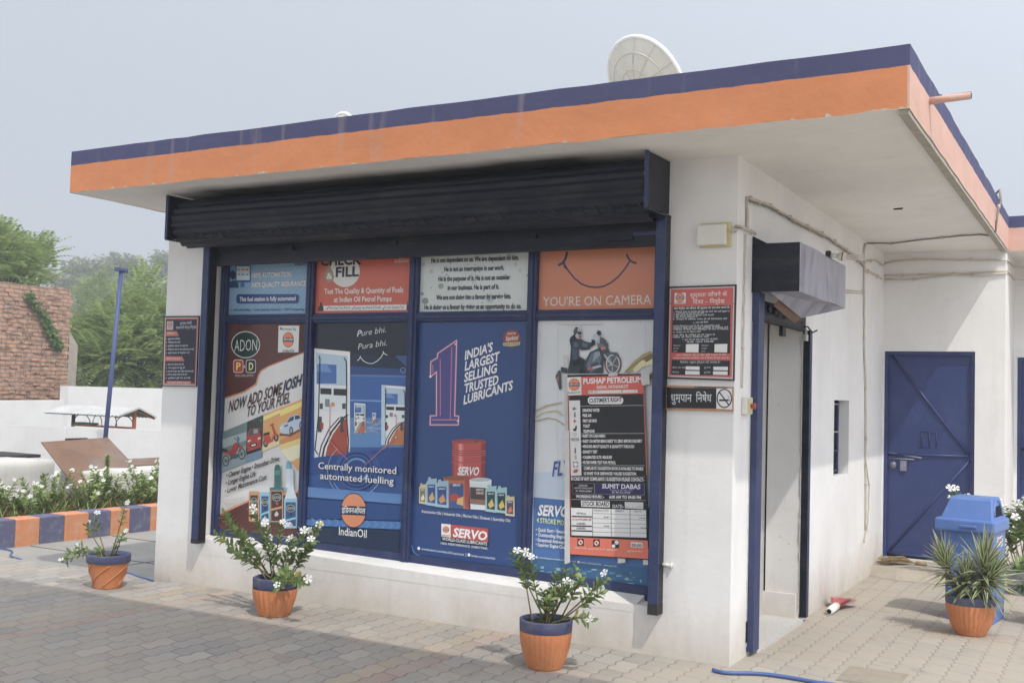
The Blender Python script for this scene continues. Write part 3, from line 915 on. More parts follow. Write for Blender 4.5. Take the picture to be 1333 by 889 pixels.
for (a, c) in ((339, 348), (353, 364)):
    cable([on(1312, a, 0, 1.117), on(1317, (a + c) / 2, 0, 1.117), on(1320.5, c, 0, 1.117), (1.4, D2 - .012, on(1320.5, c, 0, 1.117).z), (3.0, D2 - .012, on(1320.5, c, 0, 1.117).z)], .008, M_CABLE)
cable([(XR - .02, 3.75, ZT + .02), (XR + .02, 3.72, ZT + .05), (XR + .035, 3.66, ZT - .06), (XR + .02, 3.62, ZM), (XR + .012, 3.55, ZS + .08), (XR + .002, 3.55, ZS - .01)], .010, M_CABLED)

# ================================================================ PRINTED POSTERS AND SIGNS
INK = {}
GAIN = 1.22
def ink(h, gain=None, rough=.5):
    k = (h, gain)
    if k not in INK:
        gg = GAIN if gain is None else gain
        q = lin(h); lu = .25 * q[0] + .65 * q[1] + .10 * q[2]; c = tuple(min(.86, (v * .78 + lu * .22) * gg) for v in q)
        INK[k] = mat('print_' + h.strip('#'), c, .33, .07, 2.5, .03, 3, .5)
    return INK[k]

TCACHE = {}
def tmesh(s, bold):
    k = (s, bold)
    if k not in TCACHE:
        c = bpy.data.curves.new('lettering', 'FONT'); c.body = s; c.resolution_u = 2; c.offset = bold; c.fill_mode = 'FRONT'
        o = bpy.data.objects.new('lettering', c); COL.objects.link(o)
        bpy.context.view_layer.update()
        dg = bpy.context.evaluated_depsgraph_get()
        me = o.evaluated_get(dg).to_mesh()
        vs = [(v.co.x, v.co.y) for v in me.vertices]; fs = [tuple(p.vertices) for p in me.polygons]
        bpy.data.objects.remove(o); bpy.data.curves.remove(c)
        TCACHE[k] = (vs, fs)
    return TCACHE[k]
CONS = 'कखगघचछजझटठडढणतथदधनपफबभमयरलवशषसहङञ'
def dev(s):
    """Visual order for the short-i sign: it is written before its consonant."""
    out = []
    for ch in s:
        if ch == 'ि':
            i = len(out) - 1
            while i >= 2 and out[i - 1] == '्': i -= 2
            out.insert(max(i, 0), ch)
        else:
            out.append(ch)
    return ''.join(out)

class Print(MB):
    """One printed sheet: shapes laid in photo-measured positions on the plane y = const, each a fraction of a mm above the last."""
    def __init__(s, y, gain=None):
        super().__init__(); s.y = y; s.k = 0; s.o = (0, 0, 1); s.gain = gain
    def at(s, ox, oy, sc_): s.o = (ox, oy, sc_); return s
    def P(s, X, Y): return on(s.o[0] + X / s.o[2], s.o[1] + Y / s.o[2], 1, s.y)
    def ppm(s, X, Y): return (s.P(X + 1, Y) - s.P(X, Y)).length
    def lay(s): s.k += 1
    def yy(s): return s.y - .0001 * s.k
    def raw(s, pts, h):
        s.lay(); y = s.yy(); s.poly([(p[0], y, p[2]) for p in pts], ink(h, s.gain)); return s
    def sheet(s, pts, h, thick=.004):
        Q = [s.P(*p) for p in pts]; n = len(Q)
        y0, y1 = s.y, s.y + thick
        s.add([(p.x, y0, p.z) for p in Q] + [(p.x, y1, p.z) for p in Q], [tuple(range(n)), tuple(range(n, 2 * n))[::-1]] + [(i, i + n, (i + 1) % n + n, (i + 1) % n) for i in range(n)], ink(h, s.gain)); return s
    def pg(s, pts, h): return s.raw([s.P(*p) for p in pts], h)
    def rc(s, x0, y0, x1, y1, h): return s.pg([(x0, y0), (x1, y0), (x1, y1), (x0, y1)], h)
    def el(s, cx, cy, rx, ry, h, n=28, t0=0, t1=360):
        return s.pg([(cx + rx * math.cos(R_(t0 + (t1 - t0) * i / n)), cy + ry * math.sin(R_(t0 + (t1 - t0) * i / n))) for i in range(n + (t1 - t0 < 360))], h)
    def rr(s, x0, y0, x1, y1, r, h, n=5):
        p = []
        for (cx, cy, a) in ((x1 - r, y0 + r, -90), (x1 - r, y1 - r, 0), (x0 + r, y1 - r, 90), (x0 + r, y0 + r, 180)):
            for i in range(n + 1):
                t = R_(a + 90 * i / n); p.append((cx + r * math.cos(t), cy + r * math.sin(t)))
        return s.pg(p, h)
    def ln(s, pts, w, h):
        s.lay(); y = s.yy()
        for i in range(len(pts) - 1):
            a, b = Vector((*pts[i], 0)), Vector((*pts[i + 1], 0))
            d = (b - a)
            if d.length < 1e-6: continue
            d.normalize(); nn = Vector((-d.y, d.x, 0)) * (w / 2); e = d * (w * .25)
            q = [a - e + nn, b + e + nn, b + e - nn, a - e - nn]
            # consecutive strokes sit a hair apart so that no two faces share a plane
            s.poly([(p.x, y - .00001 * (i % 5), p.z) for p in (s.P(v.x, v.y) for v in q)], ink(h, s.gain))
        return s
    def ring(s, cx, cy, r, w, h, t0=0, t1=360, n=32, ry=None):
        ry = ry or r
        s.lay(); y = s.yy()
        for i in range(n):
            a, b = R_(t0 + (t1 - t0) * i / n), R_(t0 + (t1 - t0) * (i + 1) / n)
            q = [(cx + (r - w / 2) * math.cos(a), cy + (ry - w / 2) * math.sin(a)), (cx + (r + w / 2) * math.cos(a), cy + (ry + w / 2) * math.sin(a)),
                 (cx + (r + w / 2) * math.cos(b), cy + (ry + w / 2) * math.sin(b)), (cx + (r - w / 2) * math.cos(b), cy + (ry - w / 2) * math.sin(b))]
            s.poly([(p.x, y, p.z) for p in (s.P(*v) for v in q)], ink(h, s.gain))
        return s
    def tx(s, t, X0, Y0, X1, Y1, hgt, h, bold=.012, shear=0.0, ref=.686):
        """Text from (X0, Y0) to (X1, Y1) along its baseline, capitals hgt high (photo-crop units)."""
        vs, fs = tmesh(t, bold)
        if not vs: return s
        mn = min(v[0] for v in vs); mx = max(v[0] for v in vs)
        A, B = s.P(X0, Y0), s.P(X1, Y1)
        up = (s.P(X0, Y0 - 1) - s.P(X0, Y0)); up = Vector((0, 0, up.length * hgt))
        s.lay(); y = s.yy() - .0001
        out = []
        for (a, b) in vs:
            u = (a - mn) / (mx - mn); q = b / ref
            p = A + (B - A) * u + up * q + (B - A).normalized() * (shear * up.length * q)
            out.append((p.x, y, p.z))
        # keep the faces turned to the street
        s.add(out, [tuple(f) for f in fs], ink(h, s.gain)); return s

def oil_logo(p, cx, cy, r, word=True, ry=None):
    ry = ry or r
    p.el(cx, cy, r, ry, '#2a3050'); p.el(cx, cy, r * .92, ry * .94, '#e87b3c')
    p.rc(cx - r * .99, cy - ry * .26, cx + r * .99, cy + ry * .26, '#272d4a')
    p.tx(dev('इंडियनऑयल'), cx - r * .88, cy + ry * .14, cx + r * .88, cy + ry * .14, ry * .30, '#dcdfe0', .01)
    if word: p.tx('IndianOil', cx - r, cy + ry * 1.62, cx + r, cy + ry * 1.62, ry * .38, '#3a3d4a')

PY = .178
def pane(i, row, h):
    """Sheet filling one pane of the window; corners in metres."""
    p = Print(PY)
    x0, x1 = XE[2 * i] + .001, XE[2 * i + 1] - .001
    if row == 0: z = (2.19, 2.19, 2.86, 2.86)
    else: z = (zb(x0) + .022, zb(x1) + .022, 2.115, 2.115)
    Q = [(x0, z[0]), (x1, z[1]), (x1, z[2]), (x0, z[3])]
    p.add([(x, PY, zz) for (x, zz) in Q] + [(x, PY + .003, zz) for (x, zz) in Q], [(0, 1, 2, 3), (7, 6, 5, 4), (0, 4, 5, 1), (1, 5, 6, 2), (2, 6, 7, 3), (3, 7, 4, 0)], ink(h))
    p.Q = Q
    return p
def put(p, name, label, cat='poster', group=None):
    xs = [v[0] for v in p.v]; zs = [v[2] for v in p.v]
    o = p.build(name, None, ((min(xs) + max(xs)) / 2, p.y, min(zs)))
    return tag(o, label, cat, group)

# --- 1: automation poster (top left)
p = pane(0, 0, '#7ba6c6').at(260, 310, 4.443)
for i in range(26):     # slanting pale stripes
    xa = 172 + i * 34 - 420
    a, b = (xa, 434), (xa + 420, 60)
    def cl(q): return q
    seg = []
    for t in (0, 1):
        pass
    x_lo, x_hi = 170, 630
    def X(yv): return a[0] + (a[1] - yv) * 1.123
    ya, yb_ = 434, 60
    # clip the stripe to the sheet
    if X(ya) < x_lo: ya = a[1] - (x_lo - a[0]) / 1.123
    if X(yb_) > x_hi: yb_ = a[1] - (x_hi - a[0]) / 1.123
    if ya - yb_ > 12:
        p.pg([(X(ya), ya), (X(ya) + 4, ya), (X(yb_) + 4, yb_), (X(yb_), yb_)], '#93b6cf')
p.rr(208, 158, 296, 256, 5, '#2d5d9c'); p.rc(214, 164, 290, 244, '#c3d4e2')
for k, c in enumerate(('#8da2c8', '#c9884a', '#c06a50', '#7fae7f', '#8796c4', '#6faac0')):
    p.rc(219 + (k % 3) * 24, 178 + (k // 3) * 28, 236 + (k % 3) * 24, 188 + (k // 3) * 28, c)
p.pg([(240, 256), (258, 256), (262, 284), (236, 284)], '#3c6fa8'); p.rc(226, 284, 270, 290, '#7fa3c4')
p.el(194, 214, 17, 26, '#22385c'); p.pg([(172, 288), (172, 262), (186, 248), (204, 246), (222, 258), (228, 288)], '#27456e')
p.tx('100% AUTOMATION.', 303, 231, 536, 224, 30, '#1d2a44', .045, .12); p.tx('100% AUTOMATION.', 303, 231, 536, 224, 29, '#f4f7f9', .030, .12)
p.tx('100% QUALITY ASSURANCE', 303, 285, 614, 277, 30, '#1d2a44', .045, .12); p.tx('100% QUALITY ASSURANCE', 303, 285, 614, 277, 29, '#f4f7f9', .030, .12)
p.rr(210, 321, 580, 381, 16, '#8fb0cc'); p.rr(213, 324, 577, 379, 15, '#1f4a86'); p.tx('This fuel station is fully automated', 232, 366, 556, 360, 24, '#e8edf0', .02)
p.tx('Automated Billing  •  Online Quantity Assurance  •  100% Transparency', 196, 422, 606, 418, 14, '#24406a', .008)
p.el(183, 416, 4, 4, '#b3453c')
p.el(586, 128, 20, 12, '#c06a48'); p.tx('IndianOil', 550, 160, 614, 157, 14, '#24406a')
put(p, 'window_poster', 'pale blue poster reading 100% AUTOMATION in the top left window pane')

# --- 2: check and fill
p = pane(1, 0, '#cf5b40').at(260, 310, 4.443)
p.el(840, 190, 86, 94, '#d3d1cb')
p.tx('CHECK', 698, 160, 936, 150, 52, '#1f2336', .035)
p.tx('FILL', 786, 224, 920, 219, 54, '#1f2336', .035)
p.pg([(748, 150), (770, 196), (779, 222), (772, 246), (750, 256), (728, 246), (721, 222), (728, 196)], '#9d8c68')
p.tx('&', 733, 236, 766, 236, 34, '#e6e0d0', .02)
p.el(1166, 108, 20, 14, '#d9b8a8'); p.tx('IndianOil', 1128, 143, 1207, 141, 18, '#e3d2c6', .01)
p.tx('Test The Quality & Quantity of Fuels', 720, 323, 1177, 313, 29, '#eadbd0', .02)
p.tx('at Indian Oil Petrol Pumps', 776, 370, 1110, 364, 29, '#eadbd0', .02)
p.pg([(716, 392), (1196, 384), (1196, 415), (716, 421)], '#dcdad6')
p.tx('Filter Paper Test (Petrol)', 750, 412, 868, 409, 15, '#4a4a50', .005)
p.tx('Density Test (Petrol & Diesel)', 896, 411, 1048, 407, 15, '#4a4a50', .005)
p.tx('5 Litre Quantity Test', 1074, 408, 1182, 405, 15, '#4a4a50', .005)
for x in (733, 880, 1057): p.ln([(x, 404), (x + 5, 412), (x + 14, 396)], 4, '#c23a2c')
p.pg([(682, 420), (690, 396), (696, 392), (696, 372), (708, 372), (708, 392), (714, 396), (718, 420)], '#3a3433')
p.pg([(1196, 418), (1198, 392), (1201, 360), (1205, 392), (1208, 418)], '#3a3433')
put(p, 'window_poster', 'orange red CHECK & FILL poster about testing fuel quality and quantity')

# --- 3: customer quotation
p = pane(2, 0, '#c9d1cd').at(530, 310, 3.809)
rq = random.Random(4)
for (x, y, r_, c) in ((167, 238, 14, '#8fa39a'), (90, 312, 16, '#7f918b'), (75, 276, 8, '#82948d'), (120, 165, 10, '#aebcb5'), (80, 130, 9, '#a9b8b2'), (505, 88, 12, '#a5b5ae'), (540, 130, 7, '#a5b5ae'), (598, 186, 7, '#9aaca4'), (410, 300, 22, '#b0beb8'), (432, 296, 10, '#98aaa2'), (520, 350, 9, '#b0beb8'), (250, 215, 8, '#b4c1bb'), (196, 182, 6, '#a8b7b0'), (560, 160, 10, '#b8c5bf'), (330, 215, 12, '#b8c5bf')):
    p.el(x, y, r_, r_, c, 16)
for k in range(22):
    r_ = rq.uniform(1.5, 4.5); p.el(rq.uniform(75, 595), rq.uniform(90, 350), r_, r_, '#9fb0a8', 9)
for (t, a, b, y0, y1) in (('He is not dependent on us. We are dependent on him.', 121, 555, 123, 108), ('He is not an interruption in our work.', 185, 482, 166, 158), ('He is the purpose of it. He is not an outsider', 155, 512, 214, 205),
                  ('in our business. He is part of it.', 202, 457, 258, 252), ('We are not doing him a favour by serving him.', 145, 517, 306, 299), ('He is doing us a favour by giving us an opportunity to do so.', 86, 567, 354, 348)):
    p.tx(t, a, y0, b, y1, 23, '#2c3148', .030)
put(p, 'window_poster', 'grey green poster of six lines starting He is not dependent on us')

# --- 4: smile
p = pane(3, 0, '#cf7a50').at(530, 310, 3.809)
arc = [(777, 125), (800, 163), (830, 200), (865, 228), (900, 241), (938, 245), (975, 239), (1010, 222), (1045, 194), (1078, 155), (1102, 118)]
p.ln(arc, 8, '#33365a')
p.ln([(750, 134), (765, 128), (777, 116), (787, 96), (793, 70)], 11, '#33365a'); p.ln([(1089, 82), (1097, 100), (1108, 113), (1122, 121), (1136, 124)], 10, '#33365a')
p.ln([(777, 112), (780, 140), (790, 152)], 9, '#33365a')
p.tx("YOU'RE ON CAMERA", 673, 338, 1210, 328, 45, '#cfc8c2', 0)
put(p, 'window_poster', "orange poster with a blue smile line and the words YOU'RE ON CAMERA")

# --- 5: fuel additive poster (bottom left)
p = pane(0, 1, '#cfcecb').at(260, 310, 4.443)
p.pg([(150, 489), (616, 489), (616, 660), (400, 745), (360, 770), (345, 795), (330, 850), (262, 892), (136, 934)], '#d08a5c')
p.pg([(150, 489), (616, 489), (616, 654), (396, 738), (352, 764), (337, 790), (322, 842), (256, 884), (136, 924)], '#5e3430')
rq = random.Random(3)
for k in range(30):
    x = 470 + k * 5; y1 = 654 - (x - 616) * -.38
    p.pg([(x, 492), (x + 2.2, 492), (x + 2, 640 + (616 - x) * .36), (x, 640 + (616 - x) * .36)], rq.choice(('#6d4339', '#7d5547', '#54302c')))
p.el(267, 616, 84, 78, '#c8ccc4'); p.el(267, 616, 79, 73, '#1e3b36'); p.tx('ADON', 202, 655, 332, 650, 66, '#d9dcd6', -.012)
for (x, c, t, tc) in ((225, '#b8443c', 'P', '#e6d83f'), (298, '#2a2c52', 'D', '#e6d83f')):
    p.rr(x - 29, 702, x + 29, 779, 14, '#d6cfc9'); p.rr(x - 26, 706, x + 26, 775, 12, c); p.tx(t, x - 13, 762, x + 13, 762, 42, tc, .02)
p.tx('&', 256, 750, 267, 750, 16, '#e0dad2'); p.tx('PETROL & DIESEL ADDITIVES', 207, 802, 312, 800, 12, '#d0c6bf', .005)
p.pg([(458, 506), (578, 506), (573, 661), (454, 661)], '#d2d2d0'); p.tx('Marketed By', 466, 532, 560, 534, 17, '#55575e', .004)
oil_logo(p, 514, 588, 32, True, 44)
p.at(260, 480, 3.556)
p.tx('NOW ADD SOME', 134, 203, 378, 116, 50, '#4d2a2c', .02, .16)
p.tx('JOSH', 382, 108, 468, 76, 48, '#23284a', .035, .2)
p.tx('TO YOUR FUEL', 217, 224, 418, 155, 46, '#4d2a2c', .02, .16)
# photo strip: four pictures
p.pg([(108, 292), (222, 245), (214, 438), (103, 482)], '#6d8583')
p.pg([(107, 326), (220, 290), (219, 330), (106, 368)], '#9fb0ae'); p.pg([(105, 395), (217, 352), (214, 436), (103, 480)], '#88a0a4')
p.pg([(222, 245), (298, 212), (291, 410), (214, 438)], '#3c4644'); p.pg([(219, 385), (291, 360), (289, 410), (214, 438)], '#6f8ea3')
for k in range(14): p.el(rq.uniform(240, 290), rq.uniform(238, 290), rq.uniform(3, 7), rq.uniform(3, 6), rq.choice(('#55625c', '#2f3836', '#6a7671')), 8)
p.pg([(298, 212), (376, 180), (371, 350), (292, 384)], '#d59a4e'); p.pg([(298, 220), (376, 188), (375, 204), (297, 240)], '#e6d36a'); p.pg([(294, 345), (372, 312), (371, 350), (292, 384)], '#dcc98a')
p.pg([(376, 180), (482, 138), (476, 455), (455, 470), (371, 350)], '#d99a45')
p.pg([(376, 192), (482, 148), (481, 172), (375, 220)], '#e5cf58'); p.pg([(372, 330), (480, 285), (479, 318), (371, 352)], '#c9803c'); p.pg([(371, 352), (479, 318), (477, 372), (380, 376)], '#ddc06a')
p.pg([(380, 376), (477, 344), (475, 405), (420, 432)], '#e0d6ae')
# red motorcycle
for (x, y) in ((124, 425), (198, 393)):
    p.el(x, y, 16, 26, '#2a2c2f'); p.el(x, y, 12.5, 21, '#94a09f'); p.ring(x, y, 7, 2, '#4b5254', n=14, ry=12); p.el(x, y, 4, 6, '#35383a')
p.pg([(106, 374), (128, 382), (150, 375), (158, 350), (172, 338), (182, 350), (180, 372), (166, 392), (140, 398), (120, 392)], '#b33a33')
p.pg([(140, 396), (168, 390), (182, 398), (176, 414), (146, 416)], '#5b6062'); p.pg([(108, 368), (134, 374), (130, 384), (106, 380)], '#2c2a2c')
p.ln([(182, 344), (196, 386)], 3, '#4f5557'); p.ln([(164, 318), (176, 330), (184, 342)], 3, '#33373a'); p.pg([(176, 312), (186, 316), (188, 332), (180, 330)], '#4d6fa0')
p.ln([(128, 428), (160, 412), (196, 396)], 3, '#4a4e50'); p.pg([(186, 352), (202, 360), (206, 372), (190, 368)], '#b33a33')
# red car
p.pg([(222, 318), (228, 290), (238, 278), (262, 272), (274, 276), (284, 300), (288, 318), (287, 364), (224, 384)], '#b2382f'); p.pg([(231, 298), (240, 280), (262, 275), (272, 282), (276, 298), (232, 310)], '#4c5a58'); p.pg([(252, 280), (270, 278), (274, 296), (254, 300)], '#93a19d')
p.pg([(222, 384), (287, 364), (287, 374), (222, 396)], '#242426'); p.pg([(238, 348), (268, 342), (268, 356), (238, 362)], '#2a2626'); p.pg([(243, 351), (263, 347), (263, 354), (243, 358)], '#d5d5cf'); p.pg([(226, 332), (240, 326), (240, 334), (226, 340)], '#d8c7bd'); p.pg([(272, 320), (286, 314), (286, 324), (272, 328)], '#d8c7bd')
# red scooter
p.el(309, 344, 11, 18, '#2d2a2a'); p.el(309, 344, 6, 10, '#8b8480'); p.el(358, 318, 11, 18, '#2d2a2a'); p.el(358, 318, 6, 10, '#8b8480')
p.pg([(297, 308), (322, 302), (336, 330), (346, 300), (334, 256), (340, 254), (356, 292), (364, 306), (348, 314), (342, 336), (318, 346), (300, 326)], '#c23d30'); p.pg([(300, 298), (326, 292), (328, 302), (298, 308)], '#37292a'); p.ln([(330, 262), (346, 254)], 3, '#7a3430')
# silver suv
p.pg([(374, 270), (384, 256), (404, 248), (420, 222), (446, 212), (464, 212), (476, 228), (480, 262), (466, 278), (430, 296), (392, 302), (376, 294)], '#aebdd0'); p.pg([(408, 246), (422, 226), (440, 218), (440, 236), (414, 248)], '#33455f'); p.pg([(444, 217), (462, 215), (472, 228), (446, 236)], '#33455f'); p.pg([(376, 272), (388, 268), (388, 276), (376, 280)], '#e0e6ec'); p.pg([(396, 262), (414, 256), (412, 264), (398, 270)], '#3f5068')
for (x, y) in ((428, 285), (474, 262)): p.el(x, y, 9, 18, '#2b2f36'); p.el(x, y, 5.5, 12, '#8f9aa8')
p.pg([(376, 298), (420, 304), (470, 280), (470, 286), (424, 312), (374, 308)], '#6b4a2a')
for (t, a, b, y0, y1) in (('• Cleaner Engine • Smoother Drive', 126, 371, 505, 425), ('• Longer Engine Life', 124, 262, 540, 495), ('• Lower Maintenance Cost', 120, 312, 577, 510)):
    p.tx(t, a, y0, b, y1, 23, '#3a3238', .026, .14)
for k in range(7): p.tx('Note: mix only the bottle size given for each fuel tank', 110 + 8 * k, 622 + k * 9 - 6, 215 - 2 * k, 595 + k * 9, 5, '#9a9694', 0)
p.pg([(104, 662), (232, 605), (462, 560), (470, 560), (470, 575), (458, 640), (455, 775), (85, 748), (92, 690)], '#d08a5c')
p.pg([(96, 676), (232, 614), (460, 572), (455, 775), (85, 748)], '#5e3430')
p.ln([(87, 705), (100, 728), (120, 742), (150, 752)], 2, '#8f5b50')
for (x0, x1, y0, y1, edge, face) in ((233, 281, 566, 705, '#c08a52', '#4a3330'), (284, 331, 570, 708, '#7fb4cf', '#2c4f7c'), (330, 394, 548, 712, '#c08a52', '#4a3330'), (397, 458, 598, 736, '#7fb4cf', '#2c4f7c')):
    p.rr(x0, y0, x1, y1, 4, '#2f6f74' if x0 == 330 else edge)
    p.rc(x0 + 3, y0 + 14, x1 - 3, y1 - 6, edge); p.rc(x0 + 7, y0 + 18, x1 - 7, y1 - 10, face)
    cx = (x0 + x1) / 2; p.el(cx, y0 + 46, (x1 - x0) * .33, 17, '#b8beb6'); p.el(cx, y0 + 46, (x1 - x0) * .30, 15, '#1e3b36'); p.tx('ADON', cx - 15, y0 + 53, cx + 15, y0 + 52, 13, '#d9dcd6', -.01)
    p.el(cx + 2, y0 + 74, 6, 7, '#c23d30' if face == '#4a3330' else '#22264a')
    p.pg([(x0 + 7, y0 + 98), (x1 - 7, y0 + 86), (x1 - 7, y0 + 96), (x0 + 7, y0 + 108)], edge)
    p.pg([(cx - 10, y0 + 124), (cx, y0 + 108), (cx + 10, y0 + 122), (cx + 6, y0 + 132), (cx - 8, y0 + 134)], '#b9b3ad')
p.pg([(352, 548), (352, 462), (356, 446), (366, 441), (376, 446), (380, 462), (382, 548)], '#2c6b66'); p.pg([(354, 470), (378, 468), (379, 490), (353, 492)], '#3f8a86')
p.pg([(400, 600), (414, 556), (420, 470), (424, 462), (438, 462), (440, 470), (442, 556), (458, 600)], '#b9c9d2'); p.pg([(406, 462), (408, 430), (416, 423), (424, 430), (426, 462)], '#5fa6c6'); p.pg([(404, 548), (406, 462), (426, 462), (424, 548)], '#c3d0d6')
put(p, 'window_poster', 'brown and white fuel additive poster reading NOW ADD SOME JOSH TO YOUR FUEL')

# --- 6: automated fuelling poster
p = pane(1, 1, '#2b5a9c').at(260, 310, 4.443)
p.pg([(662, 487), (1214, 487), (1212, 690), (660, 690)], '#242a38')
p.pg([(660, 640), (1212, 700), (1210, 790), (658, 760)], '#22304a')
p.pg([(870, 740), (1209, 760), (1208, 800), (868, 796)], '#2a4a80'); p.pg([(868, 788), (1208, 794), (1208, 806), (868, 800)], '#4a76ac')
p.pg([(1130, 680), (1212, 680), (1210, 758)], '#35558e'); p.ring(1176, 764, 15, 3, '#7aa0cc', n=16)
p.ln([(912, 568), (918, 540), (926, 532), (936, 538), (934, 548), (920, 552)], 4, '#d8dcde')
p.tx('Pure bhi.', 912, 570, 1076, 544, 34, '#dfe3e4', -.01, .18); p.tx('Pura bhi.', 916, 645, 1082, 620, 34, '#dfe3e4', -.01, .18)
p.ln([(930, 690), (950, 712), (975, 724), (1000, 725), (1025, 712), (1048, 690), (1064, 662)], 4, '#d8dcde'); p.ln([(912, 708), (926, 696), (930, 682)], 4, '#d8dcde'); p.ln([(1060, 655), (1068, 668), (1084, 676)], 4, '#d8dcde')
p.at(400, 420, 4.936)
p.pg([(268, 345), (640, 355), (630, 610), (262, 610)], '#2f61a8'); p.pg([(262, 610), (632, 610), (625, 800), (258, 800)], '#4f86bd')
p.ln([(275, 498), (480, 503), (600, 506)], 9, '#6d9bce')
for k in range(10): p.ln([(rq.uniform(270, 400), rq.uniform(620, 720)), (rq.uniform(420, 600), rq.uniform(620, 720))], 3, '#87b0d6')
def dispenser(x0, y0, x1, y1, body='#bcd3de', red='#a8432f'):
    w, hh = x1 - x0, y1 - y0
    f = lambda u, v: (x0 + u * w, y0 + v * hh)
    Pg = lambda l, c: p.pg([f(*q) for q in l], c)
    Pg([(0, 0), (1, .03), (1, 1), (0, 1)], '#dfe6e8' if body else body)
    Pg([(.05, .04), (.93, .07), (.93, .34), (.05, .33)], '#a7c1d3'); Pg([(.07, .14), (.62, .15), (.62, .32), (.07, .32)], '#3f6db0'); Pg([(.07, .14), (.34, .14), (.5, .22), (.07, .21)], '#5f8cc6')
    Pg([(.03, .34), (.94, .35), (.94, .58), (.03, .57)], '#d0d9da')
    Pg([(.17, .36), (.48, .365), (.48, .42), (.17, .415)], '#2e3438'); Pg([(.54, .365), (.90, .37), (.90, .43), (.54, .425)], '#2e3438')
    Pg([(.30, .46), (.43, .46), (.43, .53), (.30, .53)], '#7c868a'); Pg([(.15, .50), (.24, .50), (.24, .55), (.15, .55)], '#474e52'); Pg([(.78, .50), (.88, .50), (.88, .55), (.78, .55)], '#474e52')
    p.el(*f(.52, .51), w * .06, hh * .022, '#d88a3a', 12)
    Pg([(.30, 1), (.36, .90), (.52, .78), (.74, .68), (.93, .62), (.93, 1)], red)
    p.ln([f(.22, 1), f(.28, .90), f(.48, .76), f(.72, .66), f(.93, .605)], w * .05, '#24262a'); p.ln([f(.12, 1), f(.2, .88), f(.42, .73), f(.7, .63)], w * .03, '#24262a')
    for u in (.15, .78):
        Pg([(u - .05, .62), (u + .06, .62), (u + .06, .76), (u - .05, .76)], '#43474a'); Pg([(u + .02, .66), (u + .11, .68), (u + .10, .74), (u + .03, .73)], '#b23a34')
    p.ln([f(.14, .07), f(.16, .10), f(.14, .36), f(.12, .6), f(.06, .8), f(.02, .92), f(.10, .96)], w * .03, '#2a2d31'); p.ln([f(.84, .09), f(.90, .12), f(.91, .36), f(.90, .6), f(.96, .84), f(.94, .95)], w * .03, '#2a2d31')
dispenser(47, 165, 276, 872); dispenser(482, 400, 646, 785, red='#bf7340'); dispenser(305, 515, 377, 708, red='#b8683f'); dispenser(421, 578, 447, 640, red='#b8683f')
p.pg([(482, 400), (505, 408), (505, 785), (480, 785)], '#a9c6d8')
p.ln([(152, 530), (147, 752), (248, 885)], 4, '#c9706a'); p.ln([(578, 600), (575, 737), (430, 880)], 4, '#c9706a'); p.ln([(300, 640), (480, 650)], 4, '#c9806e'); p.ln([(370, 665), (470, 710)], 4, '#c9806e'); p.el(147, 753, 6, 6, '#f0e6e2', 10); p.el(575, 737, 6, 6, '#f0e6e2', 10)
p.at(260, 480, 3.556)
p.pg([(520, 412), (965, 360), (960, 480), (514, 480)], '#1f478c')
for k in range(40):
    a = -200 + k * 5.6
    ca, sa = math.cos(R_(a)), math.sin(R_(a)); p.ln([(735 + 88 * ca, 470 + 88 * sa), (735 + 106 * ca, 470 + 106 * sa)], 1.8, '#4f7fc0')
p.el(732, 468, 92, 92, '#173a7a'); p.ring(732, 468, 88, 6, '#2f62ac'); p.ring(732, 468, 70, 3, '#3f74bc'); p.el(732, 468, 52, 52, '#1d4486'); p.ring(732, 468, 52, 9, '#5f8fcc', 200, 320); p.ring(732, 468, 52, 9, '#7aa4d8', 20, 80); p.ring(730, 470, 118, 2, '#9fbce0', 100, 150); p.ring(730, 470, 118, 2, '#9fbce0', 20, 70); p.ring(730, 470, 132, 2, '#9fbce0', 140, 230)
p.ln([(604, 330), (690, 420)], 3, '#c9706a'); p.ln([(912, 316), (770, 445)], 3, '#c9706a')
p.pg([(508, 545), (955, 580), (953, 625), (505, 592)], '#4a7ab4'); p.pg([(505, 600), (953, 632), (948, 700), (502, 690)], '#1f467f'); p.pg([(502, 695), (948, 706), (945, 742), (500, 722)], '#3d70ad'); p.pg([(500, 730), (944, 748), (936, 853), (498, 790)], '#22344e')
for k in range(12): p.pg([(520 + k * 36, 690 + k * 1.5), (532 + k * 36, 690 + k * 1.5), (544 + k * 36, 706 + k * 1.5), (532 + k * 36, 724 + k * 1.5), (520 + k * 36, 724 + k * 1.5), (532 + k * 36, 706 + k * 1.5)], '#4a7cb6')
p.tx('Centrally monitored', 557, 463, 918, 488, 30, '#1d3560', .03); p.tx('Centrally monitored', 555, 461, 916, 486, 30, '#dfe5e8', .012)
p.tx('automated fuelling', 566, 510, 906, 536, 30, '#1d3560', .03); p.tx('automated fuelling', 564, 508, 904, 534, 30, '#dfe5e8', .012)
p.el(719, 654, 60, 81, '#2c3148'); p.el(719, 654, 57, 77, '#cf7d4c'); p.pg([(660, 632), (778, 636), (778, 678), (660, 673)], '#2c3148'); p.tx(dev('इंडियनऑयल'), 664, 664, 773, 669, 25, '#dde1e2', .008)
p.tx('IndianOil', 651, 766, 779, 780, 36, '#dde1e2', .006)
put(p, 'window_poster', 'dark blue petrol pump poster reading Centrally monitored automated fuelling')

